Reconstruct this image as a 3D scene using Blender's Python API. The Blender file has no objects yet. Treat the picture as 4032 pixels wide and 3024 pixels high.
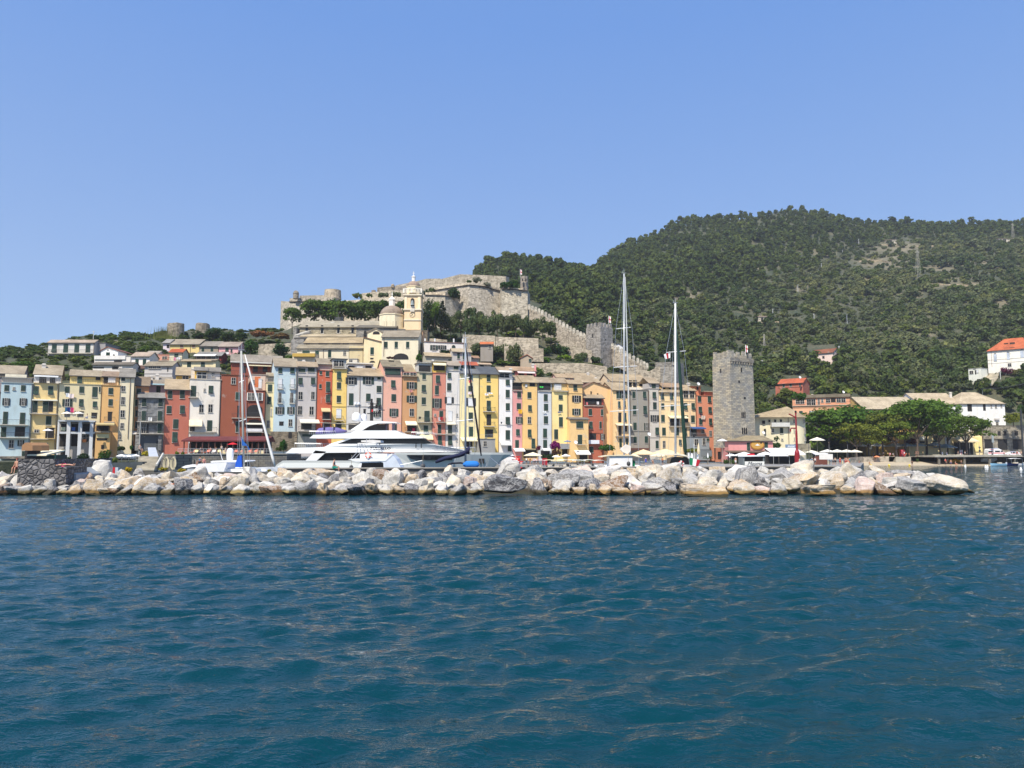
import bpy, bmesh, math, random
import numpy as np
from mathutils import Vector, Matrix
random.seed(7); RS = np.random.RandomState(7)
scn = bpy.context.scene
COL = scn.collection
R = math.radians
# ------------------------------------------------------------------ camera model (photo pixels 4032x3024)
FX, CX, CY, CH = 3028.0, 2016.0, 1512.0, 3.2
TH = math.atan(275/3028.0)
CT, ST = math.cos(TH), math.sin(TH)
def ray(px, py):
    dx = (px-CX)/FX; dz = -(py-CY)/FX
    return (dx, CT-dz*ST, ST+dz*CT)
def W(px, py, Y):
    d = ray(px, py); t = Y/d[1]
    return Vector((d[0]*t, Y, CH+d[2]*t))
def Wz(px, py, z):
    d = ray(px, py); t = (z-CH)/d[2]
    return Vector((d[0]*t, d[1]*t, z))
def lin(c):
    return tuple(((v/255.0)/12.92 if v <= 10 else (((v/255.0)+0.055)/1.055)**2.4) for v in c)
def interp(x, pts):
    if x <= pts[0][0]: return pts[0][1]
    for a, b in zip(pts, pts[1:]):
        if x <= b[0]: return a[1]+(b[1]-a[1])*(x-a[0])/(b[0]-a[0])
    return pts[-1][1]
YF = [(-1200,126),(0,150),(2800,206),(3300,225),(3400,243),(4700,252)]
def Yf(px): return interp(px, YF)
# ------------------------------------------------------------------ materials
MATS = {}
class NT:
    def __init__(s, name):
        s.m = bpy.data.materials.new(name); s.m.use_nodes = True
        s.t = s.m.node_tree; s.n = s.t.nodes; s.l = s.t.links
        s.b = s.n['Principled BSDF']
    def new(s, t, **k):
        n = s.n.new(t)
        for a, v in k.items():
            if a in n.inputs: n.inputs[a].default_value = v
            else: setattr(n, a, v)
        return n
    def link(s, a, b): s.l.new(a, b)
    def noise(s, vec, scale, detail=4, rough=0.55, stretch=None):
        if stretch:
            mp = s.new('ShaderNodeMapping'); mp.inputs['Scale'].default_value = stretch
            s.link(vec, mp.inputs['Vector']); vec = mp.outputs['Vector']
        n = s.new('ShaderNodeTexNoise', Scale=scale, Detail=detail, Roughness=rough)
        s.link(vec, n.inputs['Vector']); return n.outputs['Fac']
    def ramp(s, fac, stops):
        r = s.new('ShaderNodeValToRGB'); e = r.color_ramp.elements
        while len(e) < len(stops): e.new(0.5)
        for i, (p, c) in enumerate(stops):
            e[i].position = p; e[i].color = (c[0], c[1], c[2], 1) if hasattr(c, '__len__') else (c, c, c, 1)
        s.link(fac, r.inputs['Fac']); return r.outputs['Color']
    def mix(s, fac, a, b, mode='MIX'):
        m = s.new('ShaderNodeMix', data_type='RGBA', blend_type=mode)
        for sock, v in ((m.inputs[0], fac), (m.inputs[6], a), (m.inputs[7], b)):
            if hasattr(v, 'is_linked') or hasattr(v, 'links'): s.link(v, sock)
            elif hasattr(v, '__len__'): sock.default_value = (v[0], v[1], v[2], 1)
            else: sock.default_value = v
        return m.outputs[2]
    def math(s, op, a, b=0.0):
        m = s.new('ShaderNodeMath', operation=op)
        for i, v in enumerate((a, b)):
            if hasattr(v, 'links'): s.link(v, m.inputs[i])
            else: m.inputs[i].default_value = v
        return m.outputs[0]
    def bump(s, h, strength=0.3, dist=0.05):
        b = s.new('ShaderNodeBump', Strength=strength, Distance=dist)
        s.link(h, b.inputs['Height']); s.link(b.outputs['Normal'], s.b.inputs['Normal']); return b
def objcol(k): return k.new('ShaderNodeObjectInfo').outputs['Color']
def pos(k): return k.new('ShaderNodeNewGeometry').outputs['Position']
def M(name):
    if name in MATS: return MATS[name]
    k = NT(name); b = k.b; b.inputs['Roughness'].default_value = 0.85
    p = pos(k); oc = objcol(k)
    if name == 'plaster':
        n1 = k.noise(p, 0.22, 5, 0.6); n2 = k.noise(p, 1.0, 5, 0.6, (1.0, 1.0, 0.3)); n3 = k.noise(p, 0.55, 6, 0.65)
        c = k.mix(k.ramp(n1, [(0.35, 0.0), (0.7, 0.22)]), oc, k.mix(1.0, oc, (0.62, 0.55, 0.47), 'MULTIPLY'))
        c = k.mix(k.ramp(n2, [(0.5, 0.0), (0.78, 0.45)]), c, k.mix(1.0, c, (0.66, 0.60, 0.52), 'MULTIPLY'))
        c = k.mix(k.ramp(n3, [(0.62, 0.0), (0.66, 0.42)]), c, (0.46, 0.42, 0.36))
        k.link(c, b.inputs['Base Color']); k.bump(k.noise(p, 5, 4), 0.25, 0.03)
    elif name == 'stone':
        v = k.new('ShaderNodeTexVoronoi', Scale=1.1); mp = k.new('ShaderNodeMapping'); mp.inputs['Scale'].default_value = (1.0, 1.0, 1.9)
        k.link(p, mp.inputs['Vector']); k.link(mp.outputs['Vector'], v.inputs['Vector'])
        n1 = k.noise(p, 0.12, 6, 0.65); n2 = k.noise(p, 1.4, 5, 0.7, (1, 1, 0.25))
        sp = k.new('ShaderNodeSeparateColor'); k.link(v.outputs['Color'], sp.inputs[0])
        c = k.mix(1.0, oc, k.ramp(sp.outputs[0], [(0.0, 0.62), (0.5, 0.95), (1.0, 1.22)]), 'MULTIPLY')
        c = k.mix(k.ramp(n1, [(0.38, 0.0), (0.68, 0.55)]), c, k.mix(1.0, c, (0.62, 0.60, 0.56), 'MULTIPLY'))
        c = k.mix(k.ramp(n2, [(0.5, 0.0), (0.66, 0.7)]), c, k.mix(1.0, c, (0.40, 0.38, 0.34), 'MULTIPLY'))
        k.link(c, b.inputs['Base Color'])
        k.bump(k.ramp(v.outputs['Distance'], [(0.0, 1.0), (0.5, 0.0)]), 0.7, 0.12)
    elif name == 'ashlar':
        bt = k.new('ShaderNodeTexBrick', Scale=1.0); bt.inputs['Mortar Size'].default_value = 0.03
        bt.inputs['Brick Width'].default_value = 0.85; bt.inputs['Row Height'].default_value = 0.42
        bt.inputs['Color1'].default_value = (0.60, 0.62, 0.66, 1); bt.inputs['Color2'].default_value = (1.2, 1.15, 1.0, 1)
        bt.inputs['Mortar'].default_value = (0.35, 0.34, 0.33, 1)
        sx = k.new('ShaderNodeSeparateXYZ'); k.link(p, sx.inputs[0])
        cb = k.new('ShaderNodeCombineXYZ'); k.link(k.math('ADD', sx.outputs[0], k.math('MULTIPLY', sx.outputs[1], -0.2)), cb.inputs[0]); k.link(sx.outputs[2], cb.inputs[1])
        k.link(cb.outputs[0], bt.inputs['Vector'])
        n1 = k.noise(p, 0.35, 5, 0.7)
        c = k.mix(1.0, oc, bt.outputs['Color'], 'MULTIPLY')
        c = k.mix(k.ramp(n1, [(0.35, 0.0), (0.65, 0.5)]), c, k.mix(1.0, c, (1.25, 1.05, 0.72), 'MULTIPLY'))
        k.link(c, b.inputs['Base Color']); k.bump(bt.outputs['Fac'], -0.6, 0.08)
    elif name == 'rubble':
        v = k.new('ShaderNodeTexVoronoi', Scale=2.6, feature='DISTANCE_TO_EDGE'); k.link(p, v.inputs['Vector'])
        v2 = k.new('ShaderNodeTexVoronoi', Scale=2.6); k.link(p, v2.inputs['Vector'])
        sp = k.new('ShaderNodeSeparateColor'); k.link(v2.outputs['Color'], sp.inputs[0])
        c = k.mix(1.0, oc, k.ramp(sp.outputs[0], [(0.0, 0.55), (1.0, 1.3)]), 'MULTIPLY')
        c = k.mix(k.ramp(v.outputs['Distance'], [(0.0, 0.85), (0.07, 0.0)]), c, (0.02, 0.02, 0.02))
        k.link(c, b.inputs['Base Color']); k.bump(k.ramp(v.outputs['Distance'], [(0.0, 0.0), (0.2, 1.0)]), 0.8, 0.15)
    elif name == 'rooftile':
        n1 = k.noise(p, 0.3, 6, 0.75); n2 = k.noise(p, 2.2, 3, 0.7); oc = k.mix(1.0, oc, (.86, .84, .82), 'MULTIPLY')
        c = k.mix(k.ramp(n1, [(0.4, 0.0), (0.6, 0.85)]), oc, k.mix(1.0, oc, (0.62, 0.60, 0.58), 'MULTIPLY'))
        c = k.mix(k.ramp(n2, [(0.4, 0.0), (0.62, 0.55)]), c, k.mix(1.0, c, (0.72, 0.70, 0.68), 'MULTIPLY'))
        k.link(c, b.inputs['Base Color'])
        sx = k.new('ShaderNodeSeparateXYZ'); k.link(p, sx.inputs[0])
        k.bump(k.math('FRACT', k.math('MULTIPLY', sx.outputs[2], 5.0)), 0.5, 0.06)
    elif name == 'rock':
        ob = k.new('ShaderNodeTexCoord').outputs['Object']; rnd = k.new('ShaderNodeObjectInfo').outputs['Random']
        off = k.new('ShaderNodeVectorMath', operation='ADD'); k.link(ob, off.inputs[0])
        cb = k.new('ShaderNodeCombineXYZ'); k.link(k.math('MULTIPLY', rnd, 60.0), cb.inputs[0]); k.link(cb.outputs[0], off.inputs[1])
        q = off.outputs[0]
        n1 = k.noise(q, 0.9, 7, 0.65); n2 = k.noise(q, 2.4, 8, 0.7, (1, 2.6, 1)); n3 = k.noise(q, 1.6, 4, 0.6)
        c = k.mix(k.ramp(n1, [(0.42, 0.0), (0.62, 0.8)]), oc, k.mix(1.0, oc, (0.50, 0.50, 0.54), 'MULTIPLY'))
        c = k.mix(k.ramp(n2, [(0.47, 0.0), (0.5, 0.55), (0.56, 0.0)]), c, (0.72, 0.70, 0.66))
        c = k.mix(k.ramp(n3, [(0.58, 0.0), (0.72, 0.55)]), c, k.mix(1.0, oc, (0.95, 0.72, 0.45), 'MULTIPLY'))
        sx = k.new('ShaderNodeSeparateXYZ'); k.link(p, sx.inputs[0])
        h = k.math('ADD', sx.outputs[2], k.math('MULTIPLY', k.noise(p, 1.5, 4), -0.3))
        c = k.mix(k.ramp(h, [(0.0, 1.0), (0.20, 0.9), (0.32, 0.0)]), c, k.mix(1.0, oc, (0.42, 0.31, 0.10), 'MULTIPLY'))
        c = k.mix(k.ramp(h, [(0.0, 0.95), (0.06, 0.0)]), c, (0.03, 0.028, 0.012))
        k.link(c, b.inputs['Base Color']); k.bump(k.noise(q, 3.0, 9, 0.75), 0.9, 0.12)
    elif name == 'leaf':
        at = k.new('ShaderNodeAttribute', attribute_name='tint')
        n1 = k.noise(p, 0.35, 3, 0.6)
        c = k.mix(1.0, oc, k.ramp(n1, [(0.3, 0.72), (0.7, 1.25)]), 'MULTIPLY')
        c = k.mix(1.0, c, k.ramp(at.outputs['Fac'], [(0.0, (0.62, 0.72, 0.62)), (0.5, (1, 1, 1)), (1.0, (1.55, 1.4, 0.95))]), 'MULTIPLY')
        k.link(c, b.inputs['Base Color']); b.inputs['Roughness'].default_value = 0.7
        b.inputs['Specular IOR Level'].default_value = 0.15
        c = k.mix(1.0, c, k.ramp(k.noise(p, 0.012, 3, 0.6), [(0.34, (0.70, 0.78, 0.72)), (0.66, (1.32, 1.22, 1.10))]), 'MULTIPLY'); k.link(c, b.inputs['Base Color'])
        tl = k.new('ShaderNodeBsdfTranslucent'); k.link(c, tl.inputs[0]); ms = k.new('ShaderNodeMixShader'); ms.inputs[0].default_value = .32
        k.link(b.outputs[0], ms.inputs[1]); k.link(tl.outputs[0], ms.inputs[2]); k.link(ms.outputs[0], k.n['Material Output'].inputs[0])
    elif name == 'ground':
        n1 = k.noise(p, 0.05, 6, 0.65); n2 = k.noise(p, 0.5, 6, 0.7)
        c = k.mix(k.ramp(n1, [(0.4, 0.0), (0.6, 1.0)]), (0.035, 0.048, 0.02), (0.075, 0.075, 0.038))
        c = k.mix(k.ramp(n2, [(0.55, 0.0), (0.7, 0.7)]), c, (0.20, 0.17, 0.11))
        k.link(c, b.inputs['Base Color']); k.bump(n2, 1.0, 0.6)
        at = k.new('ShaderNodeAttribute', attribute_name='tint'); c = k.mix(k.math('MULTIPLY', at.outputs['Fac'], k.ramp(n2, [(0.35, 0.25), (0.6, 1.0)])), c, (0.30, 0.245, 0.155)); k.link(c, b.inputs['Base Color'])
    elif name == 'paving':
        n1 = k.noise(p, 0.4, 6, 0.7)
        c = k.mix(n1, (0.17, 0.165, 0.155), (0.33, 0.32, 0.30)); k.link(c, b.inputs['Base Color'])
    elif name == 'sand':
        n1 = k.noise(p, 0.5, 6, 0.7)
        c = k.mix(n1, (0.38, 0.31, 0.21), (0.52, 0.44, 0.32)); k.link(c, b.inputs['Base Color'])
    elif name == 'concrete':
        n1 = k.noise(p, 0.7, 7, 0.7)
        c = k.mix(1.0, oc, k.ramp(n1, [(0.3, 0.6), (0.7, 1.15)]), 'MULTIPLY'); k.link(c, b.inputs['Base Color']); k.bump(n1, 0.4, 0.05)
    elif name == 'paint':
        n1 = k.noise(p, 0.9, 4); c = k.mix(1.0, oc, k.ramp(n1, [(0.3, 0.9), (0.7, 1.04)]), 'MULTIPLY')
        k.link(c, b.inputs['Base Color']); b.inputs['Roughness'].default_value = 0.5
    elif name == 'gloss':
        k.link(oc, b.inputs['Base Color']); b.inputs['Roughness'].default_value = 0.18
    elif name == 'shutter':
        n1 = k.noise(p, 0.3, 3); sx = k.new('ShaderNodeSeparateXYZ'); k.link(p, sx.inputs[0])
        c = k.mix(1.0, oc, k.ramp(n1, [(0.3, 0.7), (0.7, 1.5)]), 'MULTIPLY'); k.link(c, b.inputs['Base Color'])
        b.inputs['Roughness'].default_value = 0.6; k.bump(k.math('FRACT', k.math('MULTIPLY', sx.outputs[2], 14.0)), 0.6, 0.03)
    elif name == 'glass':
        b.inputs['Base Color'].default_value = (0.010, 0.012, 0.015, 1); b.inputs['Roughness'].default_value = 0.12; b.inputs['Specular IOR Level'].default_value = 0.22
    elif name == 'dark':
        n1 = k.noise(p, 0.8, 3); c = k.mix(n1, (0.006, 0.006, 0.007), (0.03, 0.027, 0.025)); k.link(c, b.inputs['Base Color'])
    elif name == 'fabric':
        n1 = k.noise(p, 1.5, 4); c = k.mix(1.0, oc, k.ramp(n1, [(0.3, 0.86), (0.7, 1.03)]), 'MULTIPLY'); k.link(c, b.inputs['Base Color'])
        b.inputs['Roughness'].default_value = 0.9
    elif name == 'metal':
        b.inputs['Base Color'].default_value = (0.55, 0.56, 0.57, 1); b.inputs['Metallic'].default_value = 0.7; b.inputs['Roughness'].default_value = 0.4
    elif name == 'iron':
        b.inputs['Base Color'].default_value = (0.05, 0.05, 0.05, 1); b.inputs['Roughness'].default_value = 0.6
    elif name == 'bark':
        n1 = k.noise(p, 3.0, 5, 0.7, (1, 1, 0.3)); c = k.mix(n1, (0.05, 0.035, 0.025), (0.14, 0.105, 0.08)); k.link(c, b.inputs['Base Color'])
    elif name == 'skin':
        k.link(k.mix(1.0, oc, (0.50, 0.28, 0.19), 'MULTIPLY'), b.inputs['Base Color']); b.inputs['Roughness'].default_value = 0.6
    elif name == 'water':
        n0 = k.noise(p, 1.3, 5, 0.66, (0.7, 1.5, 1.0)); n1 = k.noise(p, 4.2, 4, 0.6, (0.7, 1.35, 1.0))
        fr = k.noise(p, 0.02, 2, 0.5)
        c = k.mix(fr, (0.0008, 0.029, 0.046), (0.0010, 0.039, 0.046)); k.link(c, b.inputs['Base Color'])
        b.inputs['Roughness'].default_value = 0.035; b.inputs['IOR'].default_value = 1.33
        h = k.math('ADD', k.math('MULTIPLY', n0, 1.0), k.math('MULTIPLY', n1, 0.10))
        k.bump(h, 0.7, 0.2)
    MATS[name] = k.m
    return k.m
# ------------------------------------------------------------------ mesh builder
class MB:
    def __init__(s): s.v = []; s.f = []; s.mi = []
    def add(s, vs, fs, mi=0):
        o = len(s.v); s.v += [tuple(v) for v in vs]; s.f += [tuple(i+o for i in f) for f in fs]; s.mi += [mi]*len(fs); return s
    def box(s, x0, x1, y0, y1, z0, z1, mi=0, tilt=None):
        vs = [(x, y, z) for z in (z0, z1) for y in (y0, y1) for x in (x0, x1)]
        if tilt: vs = [tilt @ Vector(v) for v in vs]
        return s.add(vs, [(0,2,3,1),(4,5,7,6),(0,1,5,4),(2,6,7,3),(0,4,6,2),(1,3,7,5)], mi)
    def prism(s, poly, vec, mi=0):
        n = len(poly); vec = Vector(vec); a = [Vector(p) for p in poly]; b = [p+vec for p in a]
        return s.add(a+b, [tuple(range(n))[::-1], tuple(range(n, 2*n))]+[(i, (i+1) % n, n+(i+1) % n, n+i) for i in range(n)], mi)
    def loft(s, rings, mi=0, caps=True, close=True):
        n = len(rings[0]); vs = [p for r in rings for p in r]; fs = []
        for i in range(len(rings)-1):
            for j in range(n if close else n-1):
                a = i*n+j; b = i*n+(j+1) % n; fs.append((a, b, b+n, a+n))
        if caps: fs += [tuple(range(n))[::-1], tuple(range((len(rings)-1)*n, len(rings)*n))]
        return s.add(vs, fs, mi)
    def tube(s, pts, r, n=6, mi=0):
        pts = [Vector(p) for p in pts]; rr = r if hasattr(r, '__len__') else [r]*len(pts); rings = []
        for i, p in enumerate(pts):
            d = (pts[min(i+1, len(pts)-1)]-pts[max(i-1, 0)]).normalized()
            u = d.cross(Vector((0, 0, 1)) if abs(d.z) < 0.9 else Vector((1, 0, 0))).normalized(); w = d.cross(u)
            rings.append([p+(u*math.cos(2*math.pi*k/n)+w*math.sin(2*math.pi*k/n))*rr[i] for k in range(n)])
        return s.loft(rings, mi)
    def lathe(s, c, prof, n=16, mi=0, a0=0.0):
        c = Vector(c); rings = [[c+Vector((r*math.cos(a0+2*math.pi*k/n), r*math.sin(a0+2*math.pi*k/n), z)) for k in range(n)] for r, z in prof]
        return s.loft(rings, mi)
    def ell(s, c, rx, ry, rz, n=12, mi=0):
        prof = [(math.sin(math.pi*(i+0.02)/(6.04)), -math.cos(math.pi*(i+0.02)/6.04)) for i in range(7)]
        rings = [[(c[0]+rx*q*math.cos(2*math.pi*k/n), c[1]+ry*q*math.sin(2*math.pi*k/n), c[2]+rz*z) for k in range(n)] for q, z in prof]
        return s.loft(rings, mi)
    def mesh(s, name, mats, smooth=False):
        me = bpy.data.meshes.new(name); me.from_pydata(s.v, [], s.f)
        for m in (mats if isinstance(mats, (list, tuple)) else [mats]): me.materials.append(M(m))
        if any(s.mi): me.polygons.foreach_set('material_index', s.mi)
        if smooth: me.polygons.foreach_set('use_smooth', [True]*len(me.polygons))
        bm = bmesh.new(); bm.from_mesh(me); bmesh.ops.recalc_face_normals(bm, faces=bm.faces); bm.to_mesh(me); bm.free()
        me.update(); return me
    def obj(s, name, mats, parent=None, color=(255, 255, 255), smooth=False):
        return mkobj(name, s.mesh(name, mats, smooth), parent, color)
def mkobj(name, me, parent=None, color=(255, 255, 255), loc=(0, 0, 0), rz=0.0):
    o = bpy.data.objects.new(name, me); COL.objects.link(o)
    o.location = loc; o.rotation_euler = (0, 0, rz)
    if parent is not None: o.parent = parent
    if max(color[:3]) > 1.5: color = lin(color[:3])
    o.color = (color[0], color[1], color[2], 1)
    return o
def tag(o, label, cat, group=None, kind=None):
    if label: o['label'] = label
    if cat: o['category'] = cat
    if group: o['group'] = group
    if kind: o['kind'] = kind
    return o
def thing(name, label, cat, loc=(0, 0, 0), rz=0.0, group=None):
    o = mkobj(name, None, None, (255, 255, 255), loc, rz); o.empty_display_size = 0.5
    return tag(o, label, cat, group)
def copy_tree(o, parent=None):
    c = o.copy(); COL.objects.link(c); c.parent = parent
    for ch in CH_OF.get(o.name, []) or list(o.children): copy_tree(ch, c)
    return c
CH_OF = {}
def np_mesh(name, V, F, mats, tint=None, smooth=False):
    me = bpy.data.meshes.new(name); nv, nf, k = len(V), len(F), F.shape[1]
    me.vertices.add(nv); me.vertices.foreach_set('co', np.asarray(V, dtype=np.float32).ravel())
    me.loops.add(nf*k); me.loops.foreach_set('vertex_index', np.asarray(F, dtype=np.int32).ravel())
    me.polygons.add(nf); me.polygons.foreach_set('loop_start', np.arange(0, nf*k, k, dtype=np.int32))
    me.polygons.foreach_set('use_smooth', np.full(nf, smooth, dtype=bool))
    if tint is not None:
        a = me.attributes.new('tint', 'FLOAT', 'FACE'); a.data.foreach_set('value', np.asarray(tint, dtype=np.float32))
    for m in (mats if isinstance(mats, (list, tuple)) else [mats]): me.materials.append(M(m))
    me.update(calc_edges=True); return me
# ------------------------------------------------------------------ world, sun, camera
SUN_EL, SUN_AZ = R(53), math.atan2(-0.41, -0.91)      # direction TOWARD the sun in xy
sd = Vector((math.sin(SUN_AZ)*math.cos(SUN_EL), math.cos(SUN_AZ)*math.cos(SUN_EL), math.sin(SUN_EL)))
w = bpy.data.worlds.new('World'); scn.world = w; w.use_nodes = True
bg = w.node_tree.nodes['Background']; sky = w.node_tree.nodes.new('ShaderNodeTexSky')
sky.sky_type = 'NISHITA'; sky.sun_disc = False; sky.sun_elevation = SUN_EL; sky.sun_rotation = SUN_AZ
sky.altitude = 0; sky.air_density = 1.0; sky.dust_density = 0.35; sky.ozone_density = 4.2
wn, wl = w.node_tree.nodes, w.node_tree.links      # summer haze evens out the clear-sky colours
tc = wn.new('ShaderNodeTexCoord'); sx_ = wn.new('ShaderNodeSeparateXYZ'); wl.new(tc.outputs['Generated'], sx_.inputs[0])
rp_ = wn.new('ShaderNodeValToRGB'); wl.new(sx_.outputs[2], rp_.inputs[0]); e_ = rp_.color_ramp.elements
e_[0].position = 0.0; e_[0].color = (.42, .59, .90, 1); e_[1].position = 0.5; e_[1].color = (.175, .41, 1.0, 1)
mu_ = wn.new('ShaderNodeVectorMath'); mu_.operation = 'SCALE'; mu_.inputs['Scale'].default_value = 4.15; wl.new(rp_.outputs[0], mu_.inputs[0])
mx_ = wn.new('ShaderNodeMix'); mx_.data_type = 'RGBA'; mx_.inputs[0].default_value = .72; wl.new(sky.outputs[0], mx_.inputs[6]); wl.new(mu_.outputs[0], mx_.inputs[7])
wl.new(mx_.outputs[2], bg.inputs[0]); bg.inputs[1].default_value = 0.15
sl = bpy.data.lights.new('sun', 'SUN'); sl.energy = 4.9; sl.angle = R(0.5); sl.color = (1.0, 0.925, 0.80)
so = bpy.data.objects.new('sun', sl); COL.objects.link(so); so.rotation_euler = sd.to_track_quat('Z', 'Y').to_euler()
so.location = sd*300
cam = bpy.data.cameras.new('camera'); co = bpy.data.objects.new('camera', cam); COL.objects.link(co); scn.camera = co
cam.sensor_width = 36; cam.lens = 36*FX/4032; cam.clip_end = 9000; cam.clip_start = 0.3
co.location = (0, 0, CH); co.rotation_euler = (math.pi/2+TH, 0, 0)
scn.view_settings.view_transform = 'Standard'; scn.view_settings.look = 'None'; scn.view_settings.exposure = 0.40; scn.view_settings.gamma = 1
# ------------------------------------------------------------------ water
def build_water():
    nr, nc = 860, 620
    k = np.linspace(0, 1, nr); yb = 6.4
    D = 1.0/((1/yb)*(1-k)+(1/700.0)*k)      # even steps in 1/D
    D = np.concatenate([[-60.0, -20, 0.0, 4.5], D, [1200.0, 2500.0, 6000.0]]); nr = len(D)
    s = np.linspace(-1.0, 1.0, nc)
    width = np.where(D > 0, np.maximum(D*0.95, 12), 60)
    width[-3:] = [2500, 5000, 9000]
    X = s[None, :]*width[:, None]*.9+(np.abs(s)**9*s)[None, :]*90; Y = np.repeat(D[:, None], nc, 1)
    Z = np.zeros_like(X); rs = np.random.RandomState(3)
    for i in range(64):
        L = 0.42*(1.085**i) if i < 34 else rs.uniform(1.6, 9)
        a = R(rs.normal(114, 24)); kx, ky = math.cos(a)*2*math.pi/L, math.sin(a)*2*math.pi/L
        amp = 0.0118*L**0.8*(0.85*(1.1 if L < 1.6 else .33) if i < 34 else 0.05)
        gy = np.gradient(D)[:, None]
        att = np.clip((L/(gy*2.0)), 0, 1)**2
        ph = rs.uniform(0, 6.28)
        arg = X*kx+Y*ky+ph+0.7*np.sin(X*0.21*rs.uniform(.5, 1.5)+Y*0.17+ph)
        Z += att*amp*(np.sin(arg)+0.28*np.sin(2*arg+1.2))
    Z *= (0.75+0.5*np.sin(X*0.055+Y*0.034)*np.sin(Y*0.071-X*0.021))[:, :]
    V = np.stack([X, Y, Z], -1).reshape(-1, 3)
    i = np.arange(nr-1)[:, None]*nc+np.arange(nc-1)[None, :]; i = i.ravel()
    F = np.stack([i, i+1, i+nc+1, i+nc], -1)
    o = mkobj('water', np_mesh('water', V, F, 'water', smooth=True)); tag(o, None, None, kind='structure')
build_water()
# ------------------------------------------------------------------ terrain
ST_ = [  # (depth offset behind facade line, [(px, photo y of the ground there)])
 (5,   [(-1200,1772),(1000,1776),(1500,1800),(3300,1808),(3400,1800),(4800,1799)]),
 (14,  [(-1200,1750),(1000,1740),(1500,1760),(2700,1780),(3300,1795),(3400,1790),(4800,1790)]),
 (26,  [(-1200,1600),(0,1560),(180,1550),(1000,1500),(1100,1440),(1200,1500),(1800,1500),(1900,1500),(2100,1510),(2300,1520),(2500,1560),(2700,1660),(3000,1690),(3200,1640),(3400,1650),(3700,1680),(3900,1700),(4032,1660),(4800,1620)]),
 (60,  [(-1200,1440),(0,1425),(180,1420),(400,1400),(600,1390),(1000,1400),(1120,1380),(1600,1370),(1700,1370),(1900,1400),(2100,1400),(2300,1430),(2500,1480),(2600,1510),(2700,1570),(3000,1600),(3200,1550),(3400,1520),(3700,1530),(4032,1470),(4800,1440)]),
 (110, [(-1200,1400),(0,1378),(180,1362),(350,1325),(700,1308),(1100,1300),(1200,1275),(1700,1260),(1900,1250),(2080,1235),(2200,1300),(2310,1355),(2430,1395),(2560,1440),(2700,1480),(2900,1545),(3000,1480),(3200,1440),(3500,1420),(3700,1440),(3900,1400),(4032,1350),(4800,1290)]),
 (170, [(-1200,1500),(0,1480),(1100,1430),(1700,1330),(1860,1290),(1900,1240),(2100,1200),(2400,1290),(2600,1335),(2900,1400),(3200,1335),(3600,1290),(4032,1225),(4800,1180)]),
 (260, [(-1200,1700),(1100,1650),(1700,1500),(1830,1350),(1870,1170),(2100,1120),(2300,1130),(2400,1170),(2600,1190),(3000,1200),(3300,1160),(3600,1120),(4032,1090),(4800,1060)]),
 (380, [(-1200,1770),(1100,1765),(1700,1600),(1830,1400),(1868,1085),(1920,1050),(2000,1032),(2100,1035),(2330,1078),(2400,1052),(2600,1030),(3000,1030),(3300,1030),(3600,1000),(4032,965),(4800,950)]),
 (520, [(-1200,1780),(1100,1778),(1700,1700),(1840,1450),(1875,1120),(2330,1100),(2400,1025),(2480,975),(2600,925),(2700,880),(2850,862),(3000,852),(3070,836),(3150,838),(3300,850),(3350,868),(3600,898),(4032,884),(4800,870)]),
 (660, [(-1200,1785),(1100,1784),(1800,1780),(1900,1300),(2400,1200),(3000,1080),(4032,1050),(4800,1050)]),
 (900, [(-1200,1786),(1800,1786),(4800,1786)])]
def ter_z(px, off):
    a = None
    for (o1, p1), (o2, p2) in zip(ST_, ST_[1:]):
        if off <= o2 or o2 == ST_[-1][0]:
            z1 = W(px, interp(px, p1), Yf(px)+o1).z; z2 = W(px, interp(px, p2), Yf(px)+o2).z
            t = min(1, max(0, (off-o1)/(o2-o1))); return z1+(z2-z1)*t
    return 0
def ground(px, py, lo=8):
    """first point of the hillside seen at that photo pixel"""
    prev = None; off = lo
    while off < 640:
        Y = Yf(px)+off; d = ray(px, py); zr = CH+d[2]*Y/d[1]; g = ter_z(px, off)
        if g >= zr: return Vector((d[0]*Y/d[1], Y, g))
        off += 3
    return None
def on_ter(px, off):
    Y = Yf(px)+off; z = ter_z(px, off); d = ray(px, 1400); return Vector((d[0]*Y/d[1], Y, z))
def dens(px, py):
    d = 1.0
    for cx, cy, rx, ry in ((3545, 985, 130, 30), (3480, 1040, 130, 30), (3780, 1130, 140, 24), (3330, 925, 50, 16), (2700, 1180, 60, 14), (3000, 1270, 60, 20), (3440, 1110, 70, 16), (3040, 1430, 60, 24), (2600, 1240, 30, 20), (2960, 1060, 40, 12), (3250, 1000, 60, 14), (3700, 1060, 120, 18), (3900, 1040, 90, 16), (3150, 1150, 70, 12), (3600, 1180, 80, 12), (3950, 1200, 60, 16), (2500, 1290, 30, 10), (2850, 1300, 40, 10), (3380, 1240, 60, 9), (2260, 1100, 40, 8), (3420, 880, 60, 8), (3650, 1330, 60, 8)):
        q = ((px-cx)/rx)**2+((py-cy)/ry)**2
        if q < 1: d = min(d, 0.36+0.5*q)
    return d
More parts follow.
